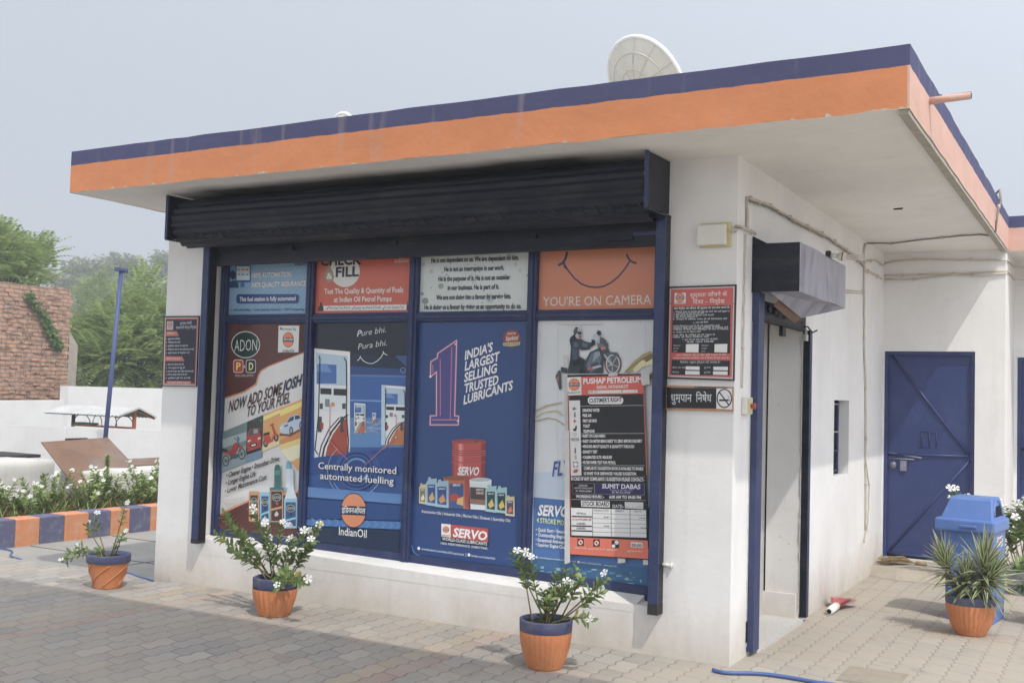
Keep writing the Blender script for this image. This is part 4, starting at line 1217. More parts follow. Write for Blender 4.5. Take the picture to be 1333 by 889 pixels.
# --- 7: lubricants poster
p = pane(2, 1, '#26477f').at(530, 310, 3.809)
p.el(518, 497, 40, 42, '#8a3a34', 22); p.ring(518, 497, 41, 6, '#8a3a34', n=20); p.el(518, 497, 31, 33, '#a3483c'); p.tx('SELECTED', 496, 478, 540, 476, 9, '#e6d9c8', .01); p.tx('Superbrand', 488, 509, 549, 503, 22, '#eadfcb', .01, .15); p.pg([(474, 520), (562, 514), (558, 530), (520, 536), (478, 534)], '#b5ae7a'); p.tx('INDIA CHOICE', 482, 531, 555, 526, 8, '#4d4a36', .01)
for (t, a, b, y0, y1) in (("INDIA'S", 286, 423, 604, 560), ('LARGEST', 286, 456, 657, 607), ('SELLING', 282, 444, 714, 665), ('TRUSTED', 282, 452, 768, 722)):
    p.tx(t, a, y0, b, y1, 43, '#dfe4e6', .028, .06)
one = [(148, 570), (238, 505), (240, 540), (238, 800), (145, 800), (145, 668), (115, 690), (118, 610), (150, 590)]
p.at(530, 310, 3.809)
big = [(246, 507), (236, 880), (256, 882), (254, 925), (114, 925), (116, 880), (146, 880), (146, 662), (116, 688), (118, 612), (150, 594), (152, 572)]
p.pg(big, '#48478a')
p.ln(big + [big[0]], 13, '#6d4882'); p.ln(big + [big[0]], 7, '#a9688e'); p.ln(big + [big[0]], 3, '#ecc0c0')
p.ln([(222, 540), (214, 895)], 4, '#c96f80'); p.ln([(165, 600), (165, 880)], 4, '#c96f80'); p.ln([(126, 900), (244, 900)], 4, '#d88a90'); p.ln([(128, 630), (128, 664)], 4, '#c96f80')
p.el(116, 686, 6, 6, '#e8e6ea', 10); p.el(240, 526, 4, 4, '#f0dede', 10); p.el(252, 905, 5, 5, '#e8d6d8', 10)
p.at(520, 500, 3.293)
p.tx('LUBRICANTS', 275, 87, 485, 22, 37, '#dfe4e6', .028, .06)
# drum, with printed shine down its left third
p.pg([(226, 246), (371, 246), (367, 455), (228, 455)], '#b84845'); p.pg([(352, 246), (371, 246), (367, 455), (350, 455)], '#8e3436'); p.pg([(226, 246), (236, 246), (236, 455), (228, 455)], '#a03c3b')
p.pg([(252, 248), (276, 250), (274, 455), (252, 455)], '#cf6660'); p.pg([(258, 250), (267, 250), (266, 455), (259, 455)], '#dd8c84')
p.el(298.5, 246, 72.5, 11, '#b5504c'); p.el(298.5, 246, 67, 9, '#8e3234'); p.el(298.5, 248, 60, 6.5, '#a34442'); p.el(330, 246, 7, 2.5, '#6e2a2c', 12)
for y in (281, 290, 299, 330): p.ln([(226 + 145 * k / 12, y + 7 * math.sin(math.pi * k / 12)) for k in range(13)], 3.2, '#983a3a'); p.ln([(226 + 145 * k / 12, y + 3.5 + 7 * math.sin(math.pi * k / 12)) for k in range(13)], 2, '#cf6a64')
p.tx('SERVO', 249, 388, 340, 390, 34, '#e6e3e0', .03, .18)
p.pg([(190, 400), (300, 400), (298, 535), (196, 528)], '#b8683f'); p.el(245, 402, 56, 10, '#8f5232'); p.pg([(280, 400), (302, 404), (300, 530), (284, 532)], '#a8443c')
p.pg([(216, 425), (276, 427), (274, 534), (214, 530)], '#37578e'); p.tx('SERVO', 230, 436, 262, 437, 9, '#e6e3e0', .02); p.pg([(218, 478), (236, 466), (256, 474), (256, 500), (220, 500)], '#b3452f'); p.pg([(250, 490), (276, 480), (274, 520), (246, 512)], '#d8a852')
p.pg([(302, 415), (396, 415), (392, 540), (306, 535)], '#c9d3d6'); p.el(349, 412, 48, 11, '#d6dee0'); p.el(349, 410, 44, 7, '#9fb6c0'); p.pg([(304, 440), (372, 444), (370, 518), (306, 512)], '#51413d'); p.tx('SERVO', 330, 456, 362, 457, 9, '#d9d3cc', .02); p.tx('GREASE', 330, 470, 362, 471, 9, '#d9d3cc', .02); p.pg([(306, 490), (370, 496), (370, 516), (306, 511)], '#8e6a4c')
def can(x, y, w, hh, body, lab, acc):
    p.pg([(x, y + .2 * hh), (x + .2 * w, y + .08 * hh), (x + .2 * w, y), (x + .45 * w, y), (x + .45 * w, y + .06 * hh), (x + w, y + .04 * hh), (x + w, y + hh), (x, y + .95 * hh)], body)
    p.pg([(x + .15 * w, y + .25 * hh), (x + .85 * w, y + .25 * hh), (x + .85 * w, y + .9 * hh), (x + .15 * w, y + .86 * hh)], lab); p.tx('SERVO', x + .25 * w, y + .35 * hh, x + .75 * w, y + .35 * hh, 6, '#e6e3e0', .02); p.pg([(x + .25 * w, y + .7 * hh), (x + .6 * w, y + .5 * hh), (x + .8 * w, y + .75 * hh), (x + .4 * w, y + .84 * hh)], acc)
can(86, 424, 30, 90, '#c6b98a', '#7c7a5e', '#d9d4b0'); can(116, 398, 46, 125, '#8fb3c6', '#2f5490', '#c9a552'); can(156, 408, 56, 122, '#8fb3c6', '#2f5490', '#c98a4a')
can(370, 430, 48, 120, '#8fb8be', '#24484c', '#c9b04e'); can(415, 436, 48, 118, '#8fb8be', '#24484c', '#c9b04e'); can(456, 476, 40, 90, '#c6b98a', '#4a4a68', '#c96a4a')
p.tx('Automotive Oils | Industrial Oils | Marine Oils | Greases | Speciality Oils', 97, 549, 478, 590, 12, '#dfe4e6', .006)
p.pg([(222, 600), (383, 618), (383, 676), (222, 656)], '#b84440'); p.pg([(182, 596), (222, 600), (222, 656), (182, 650)], '#d9d6d0'); oil_logo(p, 202, 622, 14, False); p.tx('IndianOil', 186, 649, 218, 652, 7, '#5a4a44')
p.tx('SERVO', 231, 651, 376, 668, 36, '#e9e6e3', .035, .18); p.pg([(182, 652), (383, 676), (383, 695), (182, 671)], '#1e2438'); p.tx('WORLD-CLASS LUBRICANTS', 186, 667, 378, 690, 13, '#dfe0e0', .012); p.tx('100% PERFORMANCE. EVERYTIME.', 180, 684, 382, 708, 9, '#c9d4e2', .012)
p.el(86, 702, 6, 7, '#dfe4e6', 12); p.tx('www.facebook.com/IndianOilCorpLimited', 97, 708, 278, 733, 9, '#c9d4e2', .006); p.ln([(288, 722), (288, 738)], 1.5, '#c9d4e2'); p.el(301, 730, 6, 7, '#dfe4e6', 12); p.tx('twitter.com/IndianOilcl', 310, 737, 412, 750, 9, '#c9d4e2', .006)
p.ln([(55, 690), (62, 712), (76, 728), (100, 738)], 2.5, '#6f8fc0')
put(p, 'window_poster', "plain blue lubricants poster with a glowing 1 and the words INDIA'S LARGEST SELLING")

# --- 8: motorcycle oil poster
p = pane(3, 1, '#c8ccce').at(680, 560, 3.865)
p.pg([(58, 210), (690, 210), (650, 339), (56, 339)], '#b4c3d3'); p.pg([(56, 336), (648, 390), (644, 690), (52, 640)], '#3f6fae'); p.pg([(50, 640), (644, 690), (640, 796), (46, 722)], '#2f6694')
rq = random.Random(9)
for k in range(60):
    x, y = rq.uniform(60, 600), 0
    y = 668 + (x - 60) * .09 + rq.uniform(0, 60); w_, h_ = rq.uniform(8, 30), rq.uniform(6, 22)
    p.rc(x, y, x + w_, y + h_ * .7, rq.choice(('#5f93b4', '#27587f', '#86acc0', '#48819f', '#356b8c')))
p.tx('FLY', 152, 230, 236, 222, 72, '#2d4fa0', .02, .12)
p.tx('SERVO', 78, 425, 232, 434, 50, '#e2e6ea', .035, .18); p.tx('4 STROKE MOTOR OIL', 74, 462, 300, 486, 24, '#c8d890', .015)
for (t, a, b, y0, y1) in (('• Quick Start • Smooth Ride', 70, 262, 506, 522), ('• Outstanding Engine Care', 70, 262, 531, 548), ('• Exceptional Anti-wear', 70, 216, 556, 571), ('• Superior Engine Cleanliness', 70, 262, 580, 600)):
    p.tx(t, a, y0, b, y1, 17, '#f0f4f6', .022)
p.el(74, 637, 6, 6, '#dfe6ea', 10); p.tx('www.facebook.com/IndianOilCorpLimited', 84, 642, 272, 662, 9, '#c9d9e6', .006); p.el(285, 661, 6, 6, '#dfe6ea', 10); p.tx('twitter.com/IndianOilcl', 294, 666, 400, 678, 9, '#c9d9e6', .006); p.tx('www.servo.in', 410, 680, 475, 687, 9, '#c9d9e6', .006)
p.at(680, 400, 4.445)
# oil splashes
p.pg([(590, 378), (640, 320), (700, 270), (740, 254), (764, 262), (764, 290), (720, 330), (660, 350), (620, 380)], '#a8945a'); p.pg([(640, 360), (690, 310), (740, 290), (764, 300), (764, 330), (700, 345), (660, 380)], '#d9cf9a'); p.pg([(700, 300), (740, 268), (760, 276), (752, 300), (720, 318)], '#7d6a34'); p.ln([(600, 372), (660, 325), (720, 285)], 4, '#5e5130')
p.pg([(730, 395), (764, 370), (764, 400), (736, 428)], '#8f7c44')
p.ln([(80, 600), (140, 570), (230, 552)], 9, '#a89a66'); p.ln([(76, 640), (130, 605), (200, 600), (236, 625)], 8, '#b5a873'); p.ln([(78, 660), (150, 640), (200, 650), (245, 680)], 6, '#9a8c58'); p.ln([(100, 612), (180, 590), (228, 592)], 3, '#e0d8b4')
# motorcycle and rider
p.el(527, 326, 48, 66, '#23262c', 30); p.el(527, 328, 40, 56, '#b9bfc4', 30); p.ring(527, 327, 42, 4, '#b3553c', n=24, ry=59); p.el(527, 328, 34, 48, '#565c62', 26); p.el(524, 330, 12, 17, '#2a2d31', 16)
for k in range(5):
    a = R_(72 * k + 20); p.ln([(524, 330), (524 + 34 * math.cos(a), 330 + 47 * math.sin(a))], 6, '#9aa1a6')
p.pg([(262, 382), (268, 352), (330, 355), (372, 300), (395, 260), (436, 240), (470, 222), (500, 236), (508, 262), (486, 290), (472, 330), (470, 382)], '#343c49'); p.pg([(372, 340), (400, 268), (440, 250), (462, 290), (450, 340), (400, 378)], '#5a6878')
p.pg([(410, 196), (412, 160), (432, 152), (452, 178), (442, 204)], '#aab7c0'); p.pg([(432, 150), (440, 134), (456, 138), (460, 160), (446, 164)], '#2c323a'); p.pg([(455, 170), (480, 184), (500, 214), (496, 250), (470, 262), (450, 226)], '#46525f'); p.pg([(455, 232), (482, 226), (488, 240), (462, 248)], '#c9703c')
p.pg([(474, 272), (504, 258), (552, 262), (574, 300), (552, 288), (520, 272), (490, 290)], '#4d5a6c'); p.ln([(478, 275), (520, 335)], 9, '#a9b1b8'); p.pg([(380, 352), (455, 334), (464, 344), (384, 364)], '#a9b0b6'); p.pg([(384, 350), (410, 344), (410, 360), (386, 364)], '#b54a48')
p.pg([(272, 352), (280, 300), (286, 232), (276, 190), (292, 168), (330, 176), (362, 196), (392, 204), (394, 244), (350, 250), (330, 240), (330, 282), (366, 302), (356, 358), (300, 362)], '#28323f'); p.pg([(330, 196), (388, 206), (412, 200), (418, 218), (390, 242), (340, 234)], '#33404f'); p.pg([(290, 240), (318, 236), (326, 262), (322, 300), (296, 306)], '#3f4d61'); p.pg([(300, 200), (326, 206), (330, 230), (300, 232)], '#4d5c72'); p.pg([(288, 312), (330, 296), (362, 308), (352, 326), (300, 344)], '#171c24'); p.pg([(352, 204), (384, 212), (376, 232), (350, 226)], '#55647a'); p.pg([(340, 322), (360, 312), (356, 370), (338, 372)], '#20262f'); p.pg([(334, 366), (366, 368), (372, 382), (332, 382)], '#101317')
p.pg([(420, 262), (450, 256), (456, 276), (430, 300), (410, 318)], '#8593a3'); p.pg([(400, 330), (440, 316), (446, 330), (404, 346)], '#39424f'); p.pg([(436, 206), (470, 214), (480, 224), (440, 236)], '#66727f')
p.pg([(404, 188), (424, 190), (426, 218), (406, 220)], '#1d2127')
p.pg([(300, 140), (312, 116), (332, 114), (346, 132), (350, 168), (336, 186), (310, 176)], '#a9adb2'); p.pg([(300, 140), (312, 116), (326, 115), (322, 150), (306, 168)], '#454b55'); p.pg([(322, 140), (346, 142), (346, 160), (326, 158)], '#20242a'); p.pg([(330, 160), (346, 164), (342, 182), (330, 178)], '#b0443c'); p.pg([(280, 176), (304, 158), (316, 176), (300, 196), (284, 196)], '#20262e')
p.pg([(196, 400), (212, 366), (226, 366), (232, 470), (220, 480), (208, 440)], '#3b424c'); p.el(208, 412, 8, 12, '#9c5a44', 12); p.pg([(226, 345), (264, 352), (262, 384), (230, 376)], '#333a46')
p.ln([(210, 92), (212, 400), (205, 700), (210, 1000)], 1.4, '#a5a5a2'); p.ln([(216, 98), (300, 104), (470, 100)], 3, '#a89f92'); p.ln([(716, 92), (716, 380)], 1.4, '#a5a5a2')
put(p, 'window_poster', 'pale motorcycle oil poster half covered by the notice board in the right window pane')

# --- notice board taped over poster 8
p = Print(.150)
p.at(735, 480, 6.35)
p.sheet([(22, 52), (648, 40), (699, 1578), (52, 1540)], '#1b1b20', .006)
p.at(735, 480, 6.35)
p.pg([(18, 70), (652, 52), (655, 205), (30, 222)], '#d6503e')
p.pg([(30, 222), (38, 222), (58, 1400), (50, 1402)], '#d6503e'); p.pg([(650, 205), (657, 205), (684, 888), (676, 888)], '#d6503e')
p.pg([(18, 72), (136, 66), (140, 214), (28, 220)], '#d2d2d0'); oil_logo(p, 80, 130, 46, False, 50); p.tx('IndianOil', 32, 206, 130, 203, 19, '#55565c', .008)
p.tx('PUSHAP PETROLEUM', 154, 124, 640, 110, 44, '#e6e4e0', .035); p.tx('SARNA, PATHANKOT', 264, 166, 528, 159, 27, '#ddd6d0', .02)
p.pg([(196, 180), (602, 172), (604, 198), (198, 206)], '#cfcfcd'); p.tx('EXP. LIC. :-', 204, 200, 296, 197, 16, '#55565c', .012); p.tx('P', 470, 194, 484, 194, 16, '#55565c'); p.tx('I', 580, 192, 584, 192, 16, '#55565c')
p.rr(192, 230, 486, 292, 28, '#d6d6d4'); p.tx("CUSTIMER'S RIGHT", 204, 280, 474, 270, 34, '#1b1b20', .03)
p.pg([(128, 306), (650, 298), (650, 304), (128, 312)], '#8d8d90')
p.pg([(38, 262), (128, 260), (140, 880), (52, 884)], '#cfcfcd')
for (t, a, b, y0, y1) in (('DRINKING WATER', 150, 290, 355, 353), ('FREE AIR', 150, 224, 397, 396), ('FIRST AID BOX', 152, 268, 441, 440), ('TOILET', 153, 210, 484, 483), ('TELEPHONE', 154, 248, 527, 526),
        ('• INSIST ON CASH MEMO', 140, 338, 566, 566), ('• INSIST ON METER BEING RESET TO ZERO BEFORE DELIVERY', 140, 642, 609, 608), ('• MEASURE ABOUT QUALITY & QUANTITY THROUGH', 142, 576, 652, 653), ('• DENSITY TEST', 142, 272, 697, 697), ('• CALIBRATED 5LTR. MEASURE', 144, 392, 741, 742), ('• FILTER PAPER TEST FOR PETROL', 144, 424, 784, 786),
        ('COMPLAINTS / SUGGESTION BOOK IS AVAILABLE TO ENABLE', 160, 652, 833, 836), ('US SHARE YOUR GRIEVANCES / VALUED SUGGESTION.', 160, 596, 874, 878)):
    p.tx(t, a, y0, b, y1, 23, '#e6e6e4', .034)
for (y, x1) in ((532, 660), (797, 664)): p.pg([(132, y), (x1, y - 2), (x1, y + 4), (132, y + 6)], '#8d8d90')
# little pictograms of the left column
p.ln([(66, 328), (98, 330)], 7, '#3a3a3c'); p.ln([(82, 316), (82, 330), (74, 342)], 6, '#3a3a3c'); p.rc(80, 360, 92, 376, '#c04a3c'); p.rc(80, 378, 92, 398, '#3a4a8c')
p.rc(68, 412, 102, 452, '#e6e6e4'); p.rc(80, 416, 90, 448, '#c6332c'); p.rc(71, 427, 99, 437, '#c6332c')
p.pg([(92, 470), (102, 470), (102, 498), (94, 514), (78, 514), (70, 496), (88, 494)], '#222326'); p.ring(87, 540, 12, 3, '#6a6a6c', n=16); p.tx('00:00', 60, 592, 118, 591, 18, '#6a6a6c', .01); p.ring(88, 583, 34, 2, '#77777a', n=20, ry=14)
p.rc(86, 610, 100, 645, '#c3d0cc'); p.rc(84, 654, 96, 698, '#7d5a50'); p.pg([(84, 710), (98, 708), (102, 746), (86, 748)], '#a8a68e')
p.rc(74, 768, 112, 810, '#2c2c2e'); p.el(93, 789, 18, 18, '#d3d3d1', 16); p.pg([(72, 858), (82, 832), (116, 828), (106, 856)], '#c63a34')
p.at(735, 600, 6.35)
p.tx('IN CASE OF ANY COMPLAINTS / SUGGESTION PLEASE CONTACT:-', 56, 158, 662, 166, 25, '#e2e2e0', .034)
p.pg([(52, 126), (668, 128), (668, 133), (52, 131)], '#8d8d90'); p.pg([(64, 182), (664, 184), (666, 284), (68, 270)], '#6d6d74'); p.pg([(68, 186), (244, 186), (246, 268), (70, 266)], '#17171c'); p.pg([(252, 184), (658, 186), (660, 278), (254, 270)], '#2a2358')
p.tx('DEALER:', 120, 208, 194, 209, 14, '#bdbdbf', .015); p.tx('ASHOK PAHALWAN', 82, 228, 234, 231, 14, '#bdbdbf', .015); p.tx('M: 98888-88888', 96, 252, 226, 255, 13, '#bdbdbf', .015)
p.tx('SUMIT DABAS', 312, 224, 630, 230, 36, '#cfcfe0', .03); p.tx('Manager Sl. Pb. Sales Area', 378, 241, 566, 246, 10, '#a9a8c8', .01); p.tx('M: 94172-17947', 396, 264, 548, 268, 16, '#c0c0d8', .015)
p.tx('WORKING HOURS :-', 96, 302, 330, 306, 23, '#e2e2e0', .034); p.tx('6:00 AM TO 09:00 PM', 372, 306, 634, 312, 23, '#e2e2e0', .034)
p.pg([(58, 312), (676, 322), (676, 327), (58, 318)], '#8d8d90')
p.pg([(138, 324), (376, 332), (378, 382), (142, 374)], '#d2d2d0'); p.tx('STOCK BOARD', 148, 366, 370, 372, 34, '#1b1b20', .03); p.tx('DATE:-', 400, 384, 494, 386, 26, '#c9c9c8', .02); p.pg([(500, 336), (654, 340), (654, 396), (502, 388)], '#c9c9c7'); p.tx('08  6  2021', 508, 384, 650, 386, 16, '#9a9a9a', -.01)
p.pg([(56, 384), (676, 404), (680, 632), (62, 612)], '#d2d2d2')
for x in (232, 386, 542): p.pg([(x, 392), (x + 4, 392), (x + 6, 620), (x + 2, 620)], '#25252a')
for (y0, y1) in ((420, 442), (462, 480), (500, 514), (538, 552), (574, 588)):
    p.pg([(232, y0 + 8), (680, y1 + 4), (680, y1 + 7), (232, y0 + 11)], '#6a6a6e'); 
for (y0, t, c) in ((440, 'PETROL', '#35353a'), (490, 'XTRAPREMIUM', '#c23d30'), (524, 'DIESEL', '#35353a'), (562, 'DIESEL', '#35353a')):
    p.tx(t, 104 if c != '#c23d30' else 66, y0 - 2, 182 if c != '#c23d30' else 224, y0, 15, c, .014)
for y0 in (450, 528, 568): p.pg([(64, y0), (232, y0 + 4), (232, y0 + 14), (64, y0 + 10)], '#1c1c20')
for (t, a, b, y) in (('OPENING STOCK', 242, 370, 412), ('DENSITY', 424, 496, 416), ('RE.LTR.', 582, 642, 420), ('9241', 326, 374, 466), ('2228', 328, 374, 540), ('60.84', 622, 672, 474), ('85.84', 634, 680, 556)): p.tx(t, a, y, b, y + 2, 12, '#55555a', .008)
p.pg([(62, 612), (680, 634), (680, 652), (62, 628)], '#1c1c20')
p.pg([(50, 626), (692, 654), (696, 806), (52, 766)], '#dd6a4c'); p.pg([(52, 766), (696, 806), (697, 816), (52, 776)], '#3a2f30')
for x, y in ((110, 640), (242, 645)):
    p.rr(x, y, x + 54, y + 60, 5, '#3a2426'); p.el(x + 27, y + 30, 22, 24, '#d9d3d0', 18); p.ring(x + 27, y + 30, 20, 5, '#b8342e', n=18, ry=22); p.ln([(x + 14, y + 18), (x + 40, y + 44)], 5, '#b8342e'); p.rc(x + 22, y + 22, x + 34, y + 38, '#3a2426')
p.rr(394, 652, 456, 716, 4, '#2a2426'); p.el(436, 670, 18, 18, '#d3d3d1', 16); p.el(410, 700, 15, 15, '#d3d3d1', 16)
p.pg([(554, 666), (650, 672), (650, 716), (554, 708)], '#cfcfcd'); p.tx('00:00', 560, 704, 642, 710, 26, '#26262a', .02)
for (t, a, b, y) in ((dev('मोबाइल बंद रखें'), 90, 184, 720), (dev('धूम्रपान करना मना है'), 200, 338, 728), (dev('इंजन बंद करें'), 354, 436, 734), (dev('शून्य देख कर तेल लें'), 520, 650, 746)): p.tx(t, a, y, b, y + 4, 10, '#ead9cf', .006)
nb = put(p, 'notice_board', 'black and red PUSHAP PETROLEUM notice board taped over a window poster', 'notice board')
M_TAPE = mat('yellowed_clear_tape', (.64, .63, .61), .4, .1, 12)
def tape(pts, y=.143):
    q = MB(); Q = [on(a, b, 1, y) for (a, b) in pts]
    q.add([(v.x, y, v.z) for v in Q] + [(v.x, y + .001, v.z) for v in Q], [(0, 1, 2, 3), (4, 7, 6, 5), (0, 4, 5, 1), (1, 5, 6, 2), (2, 6, 7, 3), (3, 7, 4, 0)], M_TAPE)
    o = q.build('tape', nb); return o
tape([(733, 462), (739, 462), (742, 560), (736, 560)], .172); tape([(735, 560), (741, 560), (742, 732), (735, 734)], .139)
tape([(834, 485), (845, 484), (846, 500), (836, 502)]); tape([(805, 711), (813, 711), (814, 732), (804, 733)]); tape([(838, 714), (845, 714), (845, 735), (837, 735)]); tape([(792, 486), (804, 485), (804, 489), (792, 490)])

# --- signs on the front wall
SG = 1.0
def sign(y): return Print(y, SG)
p = sign(-.016).at(205, 400, 8.083)
p.sheet([(66, 93), (434, 90), (405, 832), (48, 828)], '#202336', .014)
p.pg([(78, 108), (430, 106), (402, 824), (58, 820)], '#c9b0a4'); p.pg([(88, 118), (426, 116), (398, 812), (70, 806)], '#b85a48'); p.pg([(92, 130), (414, 128), (390, 798), (78, 792)], '#20233a')
p.pg([(100, 146), (168, 146), (165, 238), (97, 238)], '#b3b4b4'); oil_logo(p, 133, 184, 24, False, 34)
p.tx(dev('सुरक्षा संबंधी'), 236, 182, 362, 176, 24, '#b9bcc2', .012); p.tx(dev('सावधानी योग्य निर्देश'), 194, 228, 412, 222, 26, '#b9bcc2', .012)
p.pg([(88, 252), (206, 252), (224, 302), (86, 304)], '#c96a52'); p.tx(dev('सुनिश्चित करें'), 106, 284, 182, 282, 16, '#d9c9c2', .006)
p.pg([(78, 514), (262, 516), (284, 566), (76, 566)], '#c96a52'); p.tx(dev('सुनिश्चित करें कि ग्राहक'), 94, 550, 240, 549, 16, '#d9c9c2', .006)
for (y, b, t) in ((341, 240, '1. धूम्रपान निषेध'), (377, 240, '2. मोबाइल बंद रखें'), (414, 320, '3. सुरक्षित स्थान पर खड़े रहें'), (451, 382, '4. अग्निशमन यंत्र के पास कोई वाहन न रखें'), (488, 338, '5. खुले बर्तन में पेट्रोल न दें'), (609, 278, '1. वाहन का इंजन बंद हो'), (645, 290, '2. नाप शून्य से शुरू हो'), (682, 380, '3. तेल की मात्रा और रसीद की जांच करें'), (716, 314, '4. टंकी का ढक्कन ठीक से बंद करें'), (752, 346, '5. सुरक्षित दूरी बना कर रखें')):
    p.tx(dev(t), 90, y, b, y - 2, 15, '#d0d3d8', .014)
p.pg([(98, 774), (356, 776), (354, 812), (96, 808)], '#c96a52'); p.tx(dev('आप हमारे अतिथि हैं स्वागत'), 110, 802, 344, 804, 18, '#d9c9c2', .006)
for (x, y) in ((272, 138), (66, 818), (234, 820), (392, 818)): p.el(x, y, 4, 4, '#8f9098', 8)
put(p, 'wall_sign', 'dark blue Hindi safety sign at the left end of the front wall', 'sign')

p = sign(-.016).at(860, 365, 4.939)
p.sheet([(48, 41), (486, 26), (472, 645), (36, 630)], '#22242f', .014)
p.pg([(58, 52), (476, 38), (464, 634), (46, 620)], '#c9bfbb'); p.pg([(68, 58), (468, 46), (456, 624), (54, 612)], '#d2544a')
p.pg([(90, 82), (162, 80), (160, 150), (88, 152)], '#cfcfcd'); oil_logo(p, 125, 111, 29, False, 31); p.tx('IndianOil', 94, 149, 156, 148, 9, '#55565c')
p.tx(dev('शुद्धता जाँचने के'), 190, 107, 428, 99, 24, '#e3d6d0', .010); p.tx(dev('दिशा – निर्देश'), 208, 151, 412, 146, 25, '#e3d6d0', .010)
p.pg([(78, 172), (450, 160), (446, 470), (72, 464)], '#1d1f27'); p.pg([(72, 510), (446, 516), (442, 612), (68, 604)], '#1d1f27')
p.tx(dev('आप पेट्रोल और डीजल की शुद्धता का पता लगा सकते हैं।'), 84, 188, 444, 180, 13, '#dcdcdc', .016)
lines = ['1. फिल्टर पेपर पर पेट्रोल की एक बूंद डालें और उसे सूखने दें', '2. शुद्ध पेट्रोल का कोई दाग नहीं रहेगा', '3. दाग रहने पर पेट्रोल में मिलावट मानी जाएगी', '4. जांच के लिए घनत्व माप लें', '5. घनत्व में अधिक अंतर हो तो शिकायत करें', '6. माप की विधि', 'पेट्रोल निकाल कर जार में भरें और हाइड्रोमीटर डालें', 'तापमान देखें और घनत्व तालिका से मिलान करें', 'तालिका में दिया मान रजिस्टर के मान से मिलाएं', '10. पेट्रोल पंप पर डीजल जांचें', 'अंतर तीन से अधिक हो तो नमूना लें', 'रसीद के लिए निवेदन करें', '7. पूरा माप लें और नमूना लेने की विधि', 'देखें और लिखें']
ys = [205, 217, 229, 241, 253, 275, 297, 308, 319, 336, 355, 368, 384, 399]
x1s = [444, 280, 342, 238, 428, 306, 380, 434, 436, 258, 350, 310, 368, 342]; x0s = [84, 84, 82, 82, 80, 210, 80, 80, 80, 80, 78, 78, 140, 168]
for t, y, b, a in zip(lines, ys, x1s, x0s): p.tx(dev(t), a, y + 2, b, y - 2, 9, '#d4d4d4', .012)
for (x0, x1) in ((164, 246), (348, 430)): p.pg([(x0, 410), (x1, 408), (x1 - 2, 464), (x0 - 2, 462)], '#cfcfcd')
for (x, t1, t2, t3) in ((82, 'पैमाना', 'तापमान', 'समय'), (262, 'रजिस्टर', 'घनत्व', 'समय')):
    for k, t in enumerate((t1, t2, t3)): p.tx(dev(t), x, 424 + k * 18, x + 46 - k * 10, 423 + k * 18, 8, '#c6c6c6', .003)
p.tx(dev('आप निश्चिंत रहें हर बार पूरी मात्रा में तेल'), 98, 486, 422, 482, 10, '#e6d3cb', .006); p.tx(dev('उपलब्ध घनत्व माप प्रमाणित 5 ली. से मिलान भी जाँच सकते हैं।'), 78, 504, 440, 504, 10, '#e6d3cb', .006)
p.tx(dev('शिकायत / सुझाव पुस्तिका यहाँ उपलब्ध है।'), 126, 532, 384, 532, 13, '#c6c6c6', .006)
for (y, t) in ((566, 'डीलर का नाम'), (596, 'मैनेजर')):
    p.tx(dev(t), 76, y, 160 if y < 580 else 120, y, 11, '#c6c6c6', .004); p.tx(dev('दूरभाष'), 280, y, 322, y, 11, '#c6c6c6', .004)
for (x0, x1, y0) in ((162, 252, 552), (340, 434, 554), (160, 252, 582), (338, 432, 584)): p.pg([(x0, y0), (x1, y0 + 1), (x1, y0 + 24), (x0, y0 + 22)], '#cfcfcd')
for (x, y) in ((264, 38), (64, 150), (474, 152), (52, 622), (460, 640)): p.el(x, y, 5, 5, '#77787c', 8)
put(p, 'wall_sign', 'red and black Hindi purity test sign with an oil logo, right of the shutter', 'sign')

p = sign(-.016).at(860, 365, 4.939)
p.sheet([(28, 674), (466, 684), (466, 842), (24, 830)], '#b9824e', .014)
p.pg([(220, 682), (430, 688), (430, 696), (220, 690)], '#22242c'); p.pg([(40, 686), (460, 694), (460, 830), (36, 820)], '#b9824e')
p.pg([(40, 688), (358, 694), (358, 824), (38, 820)], '#1a1c24'); p.pg([(358, 694), (460, 694), (460, 830), (358, 824)], '#cfcfcd')
p.tx(dev('धुमपान'), 66, 778, 200, 780, 44, '#d3d4d4', .008, 0, .60); p.tx(dev('निषेध'), 226, 780, 328, 780, 44, '#d3d4d4', .008, 0, .60)
p.ln([(112, 776), (124, 786)], 4, '#d3d4d4')
p.el(410, 758, 50, 62, '#26282e', 36); p.el(410, 758, 42, 54, '#cfcfcd', 36)
p.rc(376, 764, 436, 776, '#26282e'); p.rc(438, 764, 444, 776, '#8a5a4a'); p.ln([(436, 758), (438, 748), (430, 740)], 3, '#55585e'); p.ln([(376, 716), (440, 802)], 8, '#26282e')
for (x, y) in ((234, 683), (40, 745), (458, 754)): p.el(x, y, 5, 5, '#8f9098', 8)
put(p, 'wall_sign', 'small orange framed no smoking sign with Hindi lettering under the red sign', 'sign')

# ================================================================ FITTINGS ON THE WALLS AND ROOF
jb = thing('junction_box', 'white cable box with yellowed rim on the front wall near its right corner', 'junction box', tuple(on(929, 322, 1, -.0)))
A, B = on(908, 291, 1, -.03), on(950, 321, 1, -.03)
q = MB(); q.box(A.x + .012, B.x, -.018, -.001, B.z, A.z, M_CREAM); q.build('back_plate', jb, bevel=.004)
q = MB(); q.box(A.x, B.x - .022, -.052, -.0182, B.z + .012, A.z - .014, M_PLAST); q.build('cover', jb, bevel=.008)
q = MB(); q.tube([(B.x, -.02, B.z + .10), (B.x + .03, -.02, B.z + .10), (B.x + .06, -.012, B.z + .115), (-.004, -.014, B.z + .125), (.02, .01, B.z + .125), (.022, .2, B.z + .13), (.022, .30, B.z + .125)], .011, M_CABLE, 8); q.build('cable', jb)

